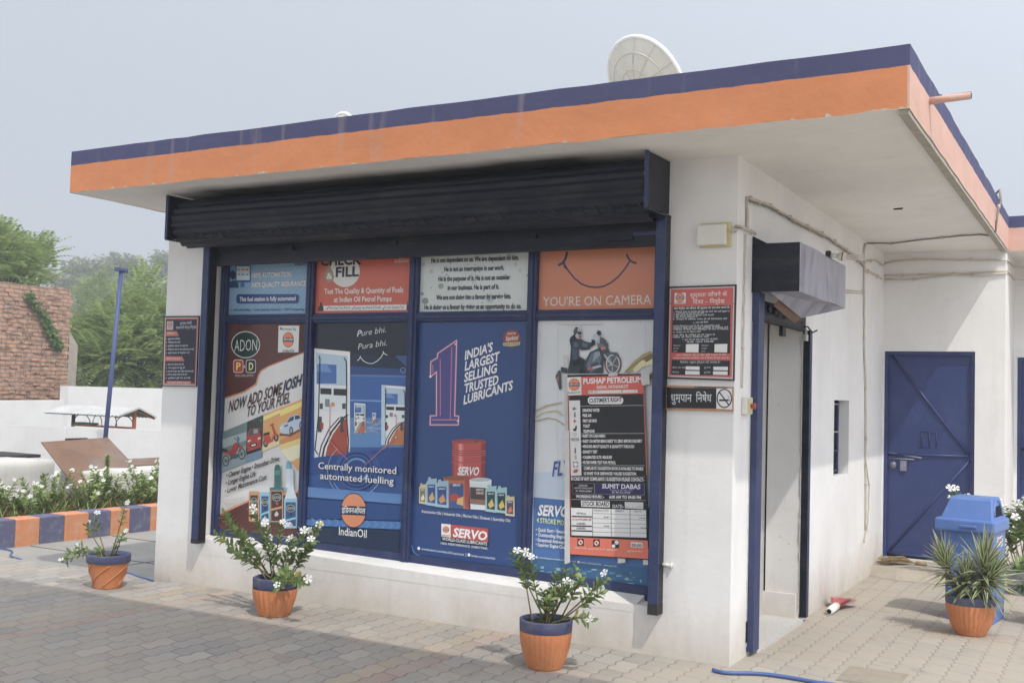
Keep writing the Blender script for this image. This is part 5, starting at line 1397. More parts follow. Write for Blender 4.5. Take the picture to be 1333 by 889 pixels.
p0 = on(969, 531, 0, .0)
sb = thing('wall_switch', 'small push switch with a red knob beside the narrow door guide', 'switch', (0.0, p0.y, 1.52))
q = MB(); q.box(.001, .035, p0.y - .06, p0.y + .06, 1.52, 1.625, M_PLAST); q.build('switch_box', sb, bevel=.004)
q = MB(); q.box(.0355, .040, p0.y - .05, p0.y + .035, 1.525, 1.62, M_CREAM); q.build('switch_plate', sb)
q = MB(); q.tube([(.040, p0.y + .01, 1.572), (.052, p0.y + .01, 1.572)], .014, M_REDP, 12); q.tube([(.052, p0.y + .01, 1.572), (.068, p0.y + .01, 1.572)], .020, M_REDP, 14); q.build('red_knob', sb)

p0 = on(1076, 333, 0, .0)
lm = thing('wall_lamp', 'unlit compact fluorescent bulb on a wall bracket behind the door shutter box', 'lamp', (0, p0.y, p0.z))
M_TUBEG = mat('bulb_glass', (.78, .78, .74), .25, .02, 5, 0, 1, .5)
q = MB(); q.tube([(.0, p0.y, p0.z), (.03, p0.y, p0.z)], .04, M_DARKST, 10); q.tube([(.03, p0.y, p0.z), (.09, p0.y + .02, p0.z - .005)], .02, M_PLAST, 10); q.build('bracket', lm)
q = MB(); q.tube([(.09, p0.y + .02, p0.z - .005), (.15, p0.y + .03, p0.z - .012)], .034, M_PLAST, 12); q.tube([(.115, p0.y + .025, p0.z - .007), (.122, p0.y + .026, p0.z - .008)], .036, M_DARKST, 12); q.build('lamp_holder', lm)
q = MB()
for dz in (-.016, .0, .016):
    q.tube([(.15, p0.y + .03, p0.z - .012 + dz), (.29, p0.y + .05, p0.z - .02 + dz), (.295, p0.y + .05, p0.z - .02 + dz)], .0065, M_TUBEG, 6)
q.build('bulb', lm)
p1 = on(1101, 378, 0, .0)
cb = thing('wall_bracket', 'thin twin wire bracket sticking out of the wall behind the door shutter box', 'bracket', (0, p1.y, p1.z))
q = MB()
for dz in (0, -.02): q.tube([(.0, p1.y, p1.z + dz), (.12, p1.y + .02, p1.z - .01 + dz), (.15, p1.y + .02, p1.z + dz + .01)], .006, M_CABLE, 6)
q.build('wire', cb)
# small plaster-coloured pipe stub on the front wall, lower right
tp = thing('pipe_stub', 'short white pipe lying along the wall beside the right shutter guide', 'pipe', (-.43, 0, .66))
p2, p3 = on(860, 734, 1, -.012), on(874, 736, 1, -.012)
q = MB(); q.tube([p2, p3], .010, M_PLAST, 8); q.tube([p3, p3 + Vector((.004, 0, 0))], .02, M_PLAST, 8); q.build('pipe', tp)

def dish(c, r, nrm, label, name='satellite_dish'):
    """Seen from behind: convex back with ribs, rolled rim, mast."""
    t = thing(name, label, 'satellite dish', (c[0], c[1], ZT - .06))
    M_D = mat('dish_paint', (.64, .62, .55), .6, .06, 5, .05, 20, .3, dirt=(.50, .48, .41), dirt_amt=.35, dscale=4)
    M_DR = mat('dish_rib', (.59, .57, .50), .7, .1, 8)
    M_DW = mat('dish_rim_paint', (.82, .82, .81), .5, .03, 5)
    nv = Vector(nrm).normalized(); a = nv.cross(Vector((0, 0, 1))).normalized(); b = a.cross(nv)
    c = Vector(c)
    q = MB(); seg, rings = 56, 10
    def pt(rr, th, off=0.0):
        return c + a * (rr * math.cos(th)) + b * (rr * math.sin(th)) + nv * (.30 * rr * rr / r - .30 * r + off)
    for off, flip in ((0, False), (-.015, True)):
        vs = [pt(r * i / rings, 2 * math.pi * k / seg, off) for i in range(rings + 1) for k in range(seg)]
        fs = [(i * seg + k, i * seg + (k + 1) % seg, (i + 1) * seg + (k + 1) % seg, (i + 1) * seg + k) for i in range(rings) for k in range(seg)]
        q.add(vs, [f[::-1] for f in fs] if flip else fs, M_D, True)
    q.build('reflector', t)
    q = MB()
    for k in range(12):
        th = 2 * math.pi * k / 12 + .26
        q.tube([pt(r * .1 + r * .9 * i / 6, th, -.016) for i in range(7)], .007, M_DR, 5)
    for rr in (.40, .72):
        q.tube([pt(r * rr, 2 * math.pi * k / 36, -.016) for k in range(37)], .006, M_DR, 5)
    q.build('rib', t)
    q = MB(); q.tube([pt(r, 2 * math.pi * k / seg, -.008) for k in range(seg + 1)], .020, M_DW, 8, caps=False); q.build('rim', t)
    q = MB(); q.tube([(c.x, c.y + .3, ZT - .06), (c.x, c.y + .3, c.z - .3)], .03, M_DARKST, 8); q.tube([(c.x, c.y + .3, c.z - .3), tuple(c - nv * .08 - b * r * .7)], .03, M_DARKST, 8); q.build('mast', t)
    return t
dish(tuple(on(841, 108, 1, 2.5)), .43, (.35, .75, .55), 'large white satellite dish with ribs tilted on the flat roof')
dish(tuple(on(449, 166, 1, 3.0)), .155, (.1, .95, .3), 'small distant satellite dish peeping over the roof edge')

# ================================================================ POTTED PLANTS
def leaf_quad(mb, base, d, up, L, w, m, fold=.15):
    """Six-vertex pointed leaf growing from base along d."""
    d = d.normalized(); s = d.cross(up)
    if s.length < 1e-3: s = Vector((1, 0, 0))
    s.normalize(); n = s.cross(d)
    P = lambda t, x, z: base + d * (L * t) + s * (w * x) + n * (L * z)
    mb.add([P(0, 0, 0), P(.35, .5, fold * .5), P(.75, .38, fold * .3), P(1, 0, -.05), P(.75, -.38, fold * .3), P(.35, -.5, fold * .5), P(.4, 0, 0), P(.75, 0, 0)],
           [(0, 1, 6), (1, 2, 7, 6), (2, 3, 7), (3, 4, 7), (4, 5, 6, 7), (5, 0, 6)], m, True)
def flower_mesh(mb, c, n, r, m=None, rng=random):
    n = n.normalized(); a = n.cross(Vector((.3, .1, 1))).normalized(); b = n.cross(a)
    ph = rng.uniform(0, 6)
    for k in range(5):
        t = ph + k * 2 * math.pi / 5
        pts = [c]
        for (rr, dt) in ((.45, -.42), (.95, -.5), (1.05, -.1), (1.0, .35), (.5, .42)):
            pts.append(c + (a * math.cos(t + dt) + b * math.sin(t + dt)) * r * rr + n * (r * .16 * rr))
        mb.add(pts, [(0, 1, 2, 3), (0, 3, 4, 5)], m or M_PETAL, False)
PR = random.Random(21)
def stem_path(p, tip, bow):
    p, tip = Vector(p), Vector(tip)
    mid = p.lerp(tip, .5) + Vector(bow)
    return [((1 - t) ** 2) * p + 2 * t * (1 - t) * mid + t * t * tip for t in [i / 9 for i in range(10)]]
M_LEAFY = leaf_mat('yellowed_leaf', (0.42, 0.36, 0.10), .3)
def periwinkle(t, stems, leafL=.06, leafw=.026, bare=.35, flower_r=.026, dens=1.0, lm=None, nfl=(1, 3)):
    """stems: list of (root, tip, bow). Builds stem, foliage and one mesh per flower under thing t."""
    lm = lm or M_LEAF
    st, fo = MB(), MB()
    for (a, b, bow) in stems:
        path = stem_path(a, b, bow)
        L = sum((path[i + 1] - path[i]).length for i in range(9))
        st.tube(path, .0055, M_STEM, 5, .0025)
        nn = max(4, int(L * (1 - bare) / .019 * dens))
        for i in range(nn):
            f = bare + (1 - bare) * i / (nn - 1)
            k = min(8, int(f * 9)); u = f * 9 - k
            p = path[k].lerp(path[k + 1], u); d = (path[k + 1] - path[k]).normalized()
            s = d.cross(Vector((0, 0, 1)))
            if s.length < .05: s = Vector((1, 0, 0))
            s.normalize(); o = s.cross(d)
            ang = i * 1.6 + PR.uniform(-.4, .4)
            for q in (0, math.pi):
                out = s * math.cos(ang + q) + o * math.sin(ang + q)
                dd = (out * .95 + d * PR.uniform(.35, .75) + Vector((0, 0, PR.uniform(-.15, .25)))).normalized()
                ll = leafL * 1.12 * PR.uniform(.7, 1.2) * (1.0 if f < .9 else .65)
                leaf_quad(fo, p, dd, d, ll, 1.15 * leafw * ll / leafL * PR.uniform(.85, 1.1), M_LEAFY if PR.random() < .035 else lm)
    st.build('stem', t); fo.build('foliage', t)
    for (a, b, bow) in stems:
        for k in range(PR.randint(*nfl)):
            fm = MB()
            c = Vector(b) + Vector((PR.uniform(-.03, .03), PR.uniform(-.03, .03), PR.uniform(.0, .03)))
            flower_mesh(fm, c, Vector((PR.uniform(-.4, .6), PR.uniform(-1, -.2), PR.uniform(.2, 1.0))), flower_r * PR.uniform(.85, 1.15), rng=PR)
            fm.build('flower', t)
def pot(t, c, r, h, rb, style, rimh=.075):
    x, y = c[0], c[1]; z = c[2] if len(c) > 2 else 0
    q = MB()
    if style == 'cone':
        prof = [(rb * .98, 0), (rb, .012)] + [(rb + (r * .93 - rb) * i / 8, .012 + (h - rimh - .012) * i / 8) for i in range(1, 9)]
        q.lathe(prof, (x, y, z), M_TERRA, 40)
        for k in range(6):     # raised slanting ridges wound round the pot
            P = []
            for i in range(12):
                f = i / 11; th = k * math.pi / 3 + f * 1.5; rr = rb + (r * .93 - rb) * (f * .92 + .04) + .002
                P.append((x + rr * math.cos(th), y + rr * math.sin(th), z + .02 + (h - rimh - .03) * f))
            q.tube(P, .005, M_TERRA, 6)
    else:
        prof = []
        for i in range(12):
            f = i / 11
            rr = rb + (r * .95 - rb) * (math.sin(f * math.pi / 2) ** .85)
            prof.append((rr, .012 + (h - rimh - .012) * f))
        q.lathe([(rb * .97, 0)] + prof, (x, y, z), M_TERRA, 144, flute=.035 if style == 'fluted' else .05, nfl=30 if style == 'fluted' else 24)
    q.build('pot', t)
    q = MB()
    q.lathe([(r * .955, h - rimh - .002), (r * .985, h - rimh + .004), (r, h - .008), (r * .995, h), (r * .90, h + .001), (r * .87, h - .03)], (x, y, z), M_RIM, 8 if style == 'fluted8' else 40, cap_bottom=False)
    q.build('rim', t)
    q = MB(); q.lathe([(.0, h - .035), (r * .45, h - .028), (r * .89, h - .032)], (x, y, z), M_SOIL, 24, cap_bottom=False); q.build('soil', t)

def tips(c, h, pix, y0):
    """Stem list: from the soil centre to photo-measured tips at the given depth offset."""
    out = []
    for (px, py, dy) in pix:
        tip = on(px, py, 1, y0 + dy)
        root = Vector((c[0] + PR.uniform(-.05, .05) + (tip.x - c[0]) * .15, c[1] + PR.uniform(-.05, .05), h))
        dx = tip.x - root.x
        bow = Vector((dx * .15, dy * .2, .10 * abs(dx) + .02))
        out.append((root, tip, bow))
    return out
c1 = (-4.87, -.50)
t = thing('potted_plant', 'sparse white periwinkle in the smooth conical pot with slanting ridges, leftmost on the paving', 'potted plant', (*c1, 0), 'potted plants in orange pots')
pot(t, c1, .168, .262, .105, 'cone', .062)
st = tips(c1, .235, [(112, 684, 0), (122, 672, .05), (163, 658, .05), (161, 692, -.05), (100, 712, -.1), (84, 731, -.12)], c1[1])
periwinkle(t, st, .05, .022, .55, .024, .8, nfl=(1, 1))
periwinkle(t, tips(c1, .235, [(86, 722, -.05), (130, 716, 0), (155, 700, .05)], c1[1]), .05, .022, .3, .02, .9, nfl=(0, 1))
c2 = (-3.15, -.50)
t = thing('potted_plant', 'bushy white periwinkle leaning left in the fluted pot under the brown poster', 'potted plant', (*c2, 0), 'potted plants in orange pots')
pot(t, c2, .158, .268, .100, 'fluted8', .075)
periwinkle(t, tips(c2, .24, [(292, 668, .0), (280, 695, -.1), (300, 715, -.1), (330, 664, .1), (346, 684, 0), (366, 684, 0), (381, 702, -.05), (415, 684, .05), (404, 706, 0), (372, 745, -.14), (396, 757, -.18), (362, 762, -.2), (310, 690, .1), (325, 705, -.1), (350, 700, .1), (398, 690, .05), (376, 720, .1)], c2[1]), .060, .025, .28, .028, .95, nfl=(0, 2))
c3 = (-.906, -.66)
t = thing('potted_plant', 'white periwinkle with one tall left stem in the fluted pot under the motorcycle poster', 'potted plant', (*c3, 0), 'potted plants in orange pots')
pot(t, c3, .158, .285, .100, 'fluted', .068)
periwinkle(t, tips(c3, .255, [(680, 722, 0), (668, 718, -.05), (690, 730, .05), (724, 748, 0), (737, 742, .05), (750, 740, .08), (756, 752, 0), (790, 752, .05), (784, 770, .0), (716, 778, -.1), (772, 806, -.05), (742, 760, -.05), (728, 770, .1)], c3[1]), .056, .024, .45, .027, 1.05, nfl=(0, 2))
periwinkle(t, [((c3[0], c3[1], .255), (c3[0] + PR.uniform(-.12, .10), c3[1] - .05, .45), (0, 0, .03)) for k in range(3)], .05, .022, .1, .022, 1.0, nfl=(0, 1))

# variegated spiky plant in a wide pot
c4 = (1.125, 1.96)
t = thing('potted_plant', 'variegated spiky leaved plant in the wide orange pot in front of the bin', 'potted plant', (*c4, 0), 'potted plants in orange pots')
pot(t, c4, .170, .275, .098, 'fluted', .058)
q = MB()
heads = [((c4[0] - .17, c4[1] - .02, .50), .245, (-.25, 0, 1)), ((c4[0] + .09, c4[1] - .03, .50), .31, (.12, -.1, 1)), ((c4[0] - .02, c4[1] - .1, .42), .20, (0, -.3, 1)), ((c4[0] + .13, c4[1] - .06, .42), .26, (.5, -.2, .8))]
for (hp, L, ax) in heads:
    q.tube([(c4[0] + (hp[0] - c4[0]) * .2, c4[1], .24), (c4[0] + (hp[0] - c4[0]) * .7, (c4[1] + hp[1]) / 2, .34), hp], .022, M_BARK, 7, .016)
q.build('trunk', t)
lf = MB()
for (hp, L, ax) in heads:
    ax = Vector(ax).normalized(); s = ax.cross(Vector((0, 1, .01))).normalized(); o = s.cross(ax)
    n = 70
    for i in range(n):
        f = i / n
        ang = i * 2.399963
        el = R_(84 - 100 * f ** .9)       # inner leaves upright, outer ones droop
        out = s * math.cos(ang) + o * math.sin(ang)
        d0 = out * math.cos(el) + ax * math.sin(el)
        ll = L * PR.uniform(.75, 1.1); w = .025
        base = Vector(hp) - ax * (.10 * f)
        prev = None
        side = d0.cross(ax)
        if side.length < .05: side = s.copy()
        side.normalize()
        rows = []
        for k in range(6):
            u = k / 5
            p = base + d0 * (ll * u) + Vector((0, 0, -1)) * (ll * .20 * u * u * (0.25 + f))
            ww = w * (1 - u ** 2.2) * (0.75 + .5 * min(u * 3, 1)) * .5
            rows.append([p - side * ww, p - side * ww * .55 + Vector((0, 0, -.001)), p + side * ww * .55 + Vector((0, 0, -.001)), p + side * ww])
        for k in range(5):
            a_, b_ = rows[k], rows[k + 1]
            for j, m in ((0, M_YUCM), (1, M_YUC), (2, M_YUCM)):
                lf.add([a_[j], a_[j + 1], b_[j + 1], b_[j]], [(0, 1, 2, 3)], m, True)
lf.build('foliage', t)

# periwinkle behind the bin, in a grey pot
c5 = (1.30, 4.02)
t = thing('potted_plant', 'tall white periwinkle in a grey pot standing behind the blue bin', 'potted plant', (*c5, 0))
q = MB(); M_GPOT = mat('grey_plastic_pot', (.24, .255, .28), .6, .1, 6)
q.lathe([(.10, 0), (.13, .2), (.14, .24), (.125, .24), (.12, .2)], (*c5, 0), M_GPOT, 28); q.build('pot', t)
q = MB(); q.lathe([(.0, .2), (.12, .2)], (*c5, 0), M_SOIL, 20, cap_bottom=False); q.build('soil', t)
periwinkle(t, tips(c5, .2, [(1239, 636, 0), (1241, 650, .1), (1300, 655, 0), (1262, 650, 0), (1312, 664, .05), (1322, 655, 0), (1331, 662, -.05), (1322, 675, -.1), (1306, 680, 0), (1336, 652, 0), (1304, 712, 0), (1315, 700, 0)], c5[1]), .075, .032, .45, .036, 1.0, nfl=(1, 2))
# succulent at the right edge
c6 = (1.66, 2.75)
t = thing('potted_plant', 'low green fleshy leaved plant cut off by the right edge of the view', 'potted plant', (*c6, 0))
pot(t, c6, .16, .25, .10, 'fluted', .06)
periwinkle(t, [((c6[0], c6[1], .22), (c6[0] + .32 * math.cos(a) , c6[1] + .26 * math.sin(a), .22 + .20 * abs(math.sin(a * 1.7)) + .02), (0, 0, .06)) for a in [k * .52 for k in range(12)]], .085, .05, .2, .01, .8, nfl=(0, 0))

# ================================================================ BIN
bx0, bx1, by0, by1 = .905, 1.256, 2.41, 2.80
t = thing('dustbin', 'blue plastic dustbin with hooded swing lid and side opening', 'bin', ((bx0 + bx1) / 2, (by0 + by1) / 2, 0))
q = MB()
tap = .012
q.add([(bx0 + tap, by0 + tap, .0), (bx1 - tap * .2, by0 + tap, .0), (bx1 - tap * .2, by1 - tap, .0), (bx0 + tap, by1 - tap, .0), (bx0, by0, .70), (bx1, by0, .70), (bx1, by1, .70), (bx0, by1, .70)],
      [(3, 2, 1, 0), (0, 1, 5, 4), (1, 2, 6, 5), (2, 3, 7, 6), (3, 0, 4, 7)], M_BIN)
q.box(bx0 + .03, bx1 - .03, by0 - .006, by0 + .01, .20, .56, M_BIN)
q.box(bx1 - .01, bx1 + .004, by0 + .06, by1 - .06, .08, .50, M_BIN)
q.build('body', t, bevel=.012, bseg=3)
q = MB(); q.box(bx0 - .058, bx1 + .020, by0 - .055, by1 + .05, .668, .765, M_BIN); q.build('lid_collar', t, bevel=.018, bseg=3)
q = MB()
prof = [(by0 - .01, .764), (by0 + .055, .905), (by0 + .085, .925), (by1 - .085, .925), (by1 - .055, .905), (by1 + .01, .764)]
xA, xB = bx0 - .025, bx1 - .005
n = len(prof)
vs = [(xA + (.055 if z > .8 else 0) * (z - .764) / .16, y, z) for (y, z) in prof] + [(xB - (.020 if z > .8 else 0), y, z) for (y, z) in prof]
q.add(vs, [(i, i + 1, n + i + 1, n + i) for i in range(n - 1)] + [tuple(range(n))[::-1], tuple(range(n, 2 * n))], M_BIN)
q.build('lid', t, bevel=.010, bseg=3)
q = MB()
ym = (by0 + by1) / 2
q.add([(xB + .0015 - .0205 * max(0, (ym_z - .764) / .14), ym + yy_, ym_z) for (yy_, ym_z) in [(.115 * math.cos(k * math.pi / 14) , .785 + .115 * math.sin(k * math.pi / 14)) for k in range(15)]], [tuple(range(15))], M_BLACK)
q.build('lid_opening', t)
q = MB()
P = [(xB + .0025 - .0205 * max(0, (z - .764) / .14), ym + y, z) for (y, z) in [(.122 * math.cos(k * math.pi / 14), .785 + .122 * math.sin(k * math.pi / 14)) for k in range(15)]]
q.tube(P, .007, M_BIN, 6); q.build('opening_rim', t)
q = MB(); q.box(1.03, 1.15, by0 - .070, by0 - .055, .705, .725, M_BIN); q.build('handle', t, bevel=.005)
q = MB(); M_STK = mat('white_label_film', (.55, .58, .66), .5, .1, 20)
q.box(bx1 - .002, bx1 + .0035, by0 + .10, by1 - .10, .56, .635, M_STK)
q.box(bx1 + .0035, bx1 + .0042, by0 + .13, by1 - .14, .60, .62, mat('label_red', (.42, .12, .14), .5, .1, 20)); q.build('sticker', t)

t.rotation_euler = (0, 0, R_(-7))

# ================================================================ SMALL THINGS ON THE GROUND
b0 = Vector((.125, 2.02, .028)); b1 = Vector((.135, 2.21, .04)); b2 = Vector((.10, 2.47, .02))
t = thing('hand_broom', 'hand broom with white grip and pink bristles against the right wall foot', 'broom', tuple((b0.x, b0.y, 0)))
q = MB(); q.tube([b0, b1], .03, M_PLAST, 14); q.tube([b0 - Vector((0, .003, 0)), b0 - Vector((0, .0035, 0))], .018, M_BLACK, 10); q.build('handle', t)
q = MB(); M_PINK = leaf_mat('pink_bristle', (.56, .17, .17), .3, trans=.15)
for k in range(420):
    a = PR.uniform(-1, 1); e = b2 + Vector((a * .11 + .03, PR.uniform(-.05, .05), PR.uniform(.0, .05)))
    s_ = b1 + Vector((a * .02, 0, PR.uniform(-.012, .02)))
    m_ = s_.lerp(e, .55) + Vector((0, 0, .018))
    w = .0016
    q.add([s_ + Vector((-w, 0, 0)), s_ + Vector((w, 0, 0)), m_ + Vector((w, 0, 0)), m_ + Vector((-w, 0, 0)), e + Vector((w, 0, 0)), e + Vector((-w, 0, 0))], [(0, 1, 2, 3), (3, 2, 4, 5)], M_PINK)
q.build('bristle_head', t)
s0 = on(1155, 733, 2, .10); s1 = on(1192, 733, 2, .11)
t = thing('twig_broom', 'dry twig broom lying on the cement step at the blue door', 'broom', tuple(s0))
M_TWIG = mat('dry_twig', (.33, .25, .15), .95, .3, 30)
q = MB()
for k in range(170):
    e = s0 + Vector((PR.uniform(-.10, .06), PR.uniform(-.10, .12), PR.uniform(.002, .06)))
    m_ = s0.lerp(s1, .45) + Vector((PR.uniform(-.03, .03), PR.uniform(-.05, .05), PR.uniform(.01, .07)))
    q.tube([s1, m_, e], .0022, M_TWIG, 3, caps=False)
q.build('twig_bundle', t)
q = MB(); q.tube([s1, s1 + Vector((.10, .0, .005))], .02, M_TWIG, 7); q.build('handle', t)

def hose(pts, label, z, rad=.0115):
    q = MB()
    P = [Vector(p) for p in pts]
    # smooth the path
    out = []
    for i in range(len(P) - 1):
        a, b, c, d = P[max(i - 1, 0)], P[i], P[i + 1], P[min(i + 2, len(P) - 1)]
        for j in range(8):
            u = j / 8
            out.append(.5 * ((2 * b) + (c - a) * u + (2 * a - 5 * b + 4 * c - d) * u * u + (3 * b - a - 3 * c + d) * u ** 3))
    out.append(P[-1])
    q.tube(out, rad, M_HOSE, 8)
    tag(q.build('garden_hose', None, tuple(P[0])), label, 'hose')
hz = .0135
hose([on(928, 871, 2, hz), on(945, 875, 2, hz), on(985, 876, 2, hz), on(1020, 880, 2, hz), on(1060, 887, 2, hz), on(1120, 899, 2, hz), (1.6, -.7, hz), (2.6, -1.6, hz)], 'blue hose lying on the paving at the right front corner of the shop', hz)
hose([(-9.5, .30, ZG + .0135), on(-2, 713, 2, ZG + .0135), on(14, 723, 2, ZG + .0135), on(28, 730, 2, ZG + .10), (-6.9, EDGE + .05, ZG + .01), (-6.3, EDGE + .06, ZG + .01), (-5.7, EDGE + .04, -.04), on(160, 744.5, 2, .008), on(180, 750, 2, .008), on(192, 753, 2, .008), on(199, 755.5, 2, .008)], 'thin blue hose crossing the paving edge behind the leftmost pot', .008, .0075)
q = MB(); mh = [on(1125, 866, 2, .004), on(1205, 872, 2, .004), on(1190, 893, 2, .004), on(1118, 881, 2, .004)]
M_MH = mat('dusty_cover', (.32, .285, .235), .95, .12, 9, .3, 30, .1)
cx_, cy_ = .78, .28
q.box(cx_ - .17, cx_ + .17, cy_ - .20, cy_ + .20, .0005, .004, M_MH); q.box(cx_ - .155, cx_ + .155, cy_ - .185, cy_ + .185, .0045, .0065, M_MH)
tag(q.build('manhole_cover', None, (cx_, cy_, 0)), 'flat square cover set into the dusty paving by the doorway', 'manhole cover')
# litter: leaves and crumbs on the paving
q = MB(); LR = random.Random(5)
M_LIT = leaf_mat('dry_leaf_litter', (.17, .12, .06), .5, trans=.05)
for k in range(130):
    x, y = LR.uniform(-6.4, 3), LR.uniform(-2.6, .0) if LR.random() < .7 else LR.uniform(-.2, 4)
    if x < .2 and y > -.05: continue
    if -.906 - .2 < x < -.7 and y > -.9: continue
    a = LR.uniform(0, 6.3); L_ = LR.uniform(.008, .028)
    leaf_quad(q, Vector((x, y, .004)), Vector((math.cos(a), math.sin(a), LR.uniform(.0, .25))), Vector((0, 0, 1)), L_, L_ * .45, M_LIT)
o = q.build('leaf_litter'); tag(o, 'scattered dry leaf crumbs on the paving', 'litter', kind='stuff')

# ================================================================ FLOWER BED, TANKS AND WALLS ON THE LEFT
KX = -7.95
M_KO = mat('kerb_orange', (0.60, 0.265, 0.14), .8, .12, 5, .3, 30, .2, dirt=(.50, .46, .42), dirt_amt=.45, dscale=9)
M_KB = mat('kerb_blue', (0.125, 0.13, 0.215), .8, .12, 5, .3, 30, .2, dirt=(.45, .42, .33), dirt_amt=.35, dscale=11)
kt = thing('bed_kerb', 'low flower bed kerb painted in orange and blue blocks', 'kerb', (KX, 2.4, ZG))
ky = [-1.4, -1.1, -.8, -.5, -.2, .10, .32, .61, .91, 1.203, 1.51, 1.82, 2.124, 2.40, 2.704, 3.0, 3.3, 3.6, 3.9, 4.2, 4.5]
for i in range(len(ky) - 1):
    q = MB(); zt = .155 + LR.uniform(-.004, .004)
    q.box(KX - .26, KX + LR.uniform(-.004, .004), ky[i] + .0005, ky[i + 1] - .0005, ZG - .02, zt, M_KO if i % 2 == 0 else M_KB)
    q.build('kerb_block', kt, bevel=.012)
q = MB(); q.box(-9.5, KX - .24, -1.4, 4.6, ZG - .02, .085, M_EARTH); structure(q.build('bed_soil'))

def bush(c, h, r, n, seed, label):
    global PR
    PR = random.Random(seed)
    t = thing('periwinkle_bush', label, 'bush', c, 'white periwinkle bushes in the flower bed')
    st = []
    for k in range(int(n * 1.45)):
        a = PR.uniform(0, 6.28); rr = r * 1.15 * PR.uniform(.1, 1) ** .6
        b = Vector((c[0] + rr * math.cos(a), c[1] + rr * math.sin(a), c[2] + h * PR.uniform(.45, .95)))
        st.append(((c[0] + rr * .3 * math.cos(a), c[1] + rr * .3 * math.sin(a), c[2]), b, (0, 0, .04)))
    periwinkle(t, st, .066, .028, .15, .024, .85, M_LEAF2, nfl=(0, 2))
    return t
bushes = [((-8.75, .62, .08), .60, .30, 14, 'dense periwinkle bush at the left edge of the flower bed'),
          ((-8.55, 1.0, .08), .55, .26, 12, 'periwinkle bush second from the left edge, before the left tank'),
          ((-8.45, 1.45, .08), .38, .22, 9, 'low periwinkle bush in front of the gap between bushes'),
          ((-8.75, 1.85, .08), .52, .26, 11, 'periwinkle bush in front of the left end of the rusty sheet'),
          ((-8.45, 2.25, .08), .46, .24, 11, 'yellow green periwinkle bush below the middle of the rusty sheet'),
          ((-8.70, 2.65, .08), .50, .26, 12, 'periwinkle bush below the right part of the rusty sheet'),
          ((-8.45, 3.02, .08), .52, .26, 13, 'tall periwinkle bush before the right whitewashed block'),
          ((-8.75, 3.35, .08), .58, .24, 11, 'periwinkle bush nearest the corner of the shop wall')]
for i, (c, h, r_, n, lab) in enumerate(bushes): bush(c, h, r_, n, 100 + i, lab)
# one tall spike weed
t = thing('spike_weed', 'single tall thin green spike rising among the periwinkles', 'weed', (-8.9, 2.72, .08))
tp_ = on(140, 595, 0, -8.9)
q = MB(); q.tube([(-8.9, tp_.y, .08), (-8.9, tp_.y, tp_.z)], .008, M_STEM, 5, .004); q.build('stem', t)
q = MB()
for k in range(150):
    f = k / 150; z = .3 + (tp_.z - .3) * f; a = k * 2.4
    leaf_quad(q, Vector((-8.9, tp_.y, z)), Vector((math.cos(a), math.sin(a), .9)), Vector((0, 0, 1)), .06, .02, M_LEAF2)
q.build('foliage', t)
# ground cover of the bed
q = MB(); GR = random.Random(8)
for k in range(4200):
    x, y = GR.uniform(-9.4, KX - .27), GR.uniform(-.6, 4.2)
    a = GR.uniform(0, 6.3); L_ = GR.uniform(.07, .24)
    leaf_quad(q, Vector((x, y, .085)), Vector((math.cos(a) * .6, math.sin(a) * .6, GR.uniform(.5, 1.2))), Vector((0, 0, 1)), L_, .012, MATS['bed_periwinkle_leaf'] if GR.random() < .55 else M_LIT)
o = q.build('bed_grass'); tag(o, 'dry and green grass filling the flower bed', 'grass', kind='stuff')

# ---- whitewashed tank blocks with rusty lids
def lump(name, x0, x1, y0, y1, z0, z1, label, cat='block', seed=1, parent=None, amp=.035):
    """Rounded, hand plastered block."""
    rr = random.Random(seed)
    n = (max(3, int((x1 - x0) / .10)), max(3, int((y1 - y0) / .10)), max(3, int((z1 - z0) / .10)))
    bm = bmesh.new(); bmesh.ops.create_cube(bm, size=1)
    bmesh.ops.subdivide_edges(bm, edges=bm.edges[:], cuts=7, use_grid_fill=True)
    sx, sy, sz = x1 - x0, y1 - y0, z1 - z0
    rad = min(.09, sz * .3)
    for v in bm.verts:
        p = Vector((v.co.x * sx, v.co.y * sy, v.co.z * sz))
        q = Vector((max(-sx / 2 + rad, min(sx / 2 - rad, p.x)), max(-sy / 2 + rad, min(sy / 2 - rad, p.y)), max(-sz / 2 - 1, min(sz / 2 - rad, p.z))))
        d = p - q
        if d.length > rad: d = d.normalized() * rad
        p = q + d
        w = math.sin(p.x * 7 + seed) * math.sin(p.y * 6 + seed * 2) * math.sin(p.z * 8 + seed)
        p += Vector((w, math.sin(p.y * 9 + seed) * .5, w * .8)) * amp * .6 + Vector((rr.uniform(-1, 1), rr.uniform(-1, 1), rr.uniform(-1, 1))) * .006
        v.co = p
    me = bpy.data.meshes.new(name); bm.to_mesh(me); bm.free()
    for pl_ in me.polygons: pl_.use_smooth = True
    me.materials.append(M_LUMP)
    o = bpy.data.objects.new(name, me); COL.objects.link(o)
    o.location = ((x0 + x1) / 2, (y0 + y1) / 2, (z0 + z1) / 2)
    if parent: o.parent = parent; o.location -= wpos(parent)
    elif label: tag(o, label, cat)
    return o
lump('tank_block', -10.75, -10.05, -.6, 3.02, -.12, .60, 'long rounded whitewashed masonry block left of the rusty sheet', seed=2)
lump('tank_block', -10.75, -10.02, 3.55, 6.6, -.14, .42, 'rounded whitewashed masonry block right of the rusty sheet', seed=5)
lump('tank_block', -12.6, -12.0, 1.1, 2.75, -.12, .745, 'small whitewashed block behind the long one at the left edge', seed=9)
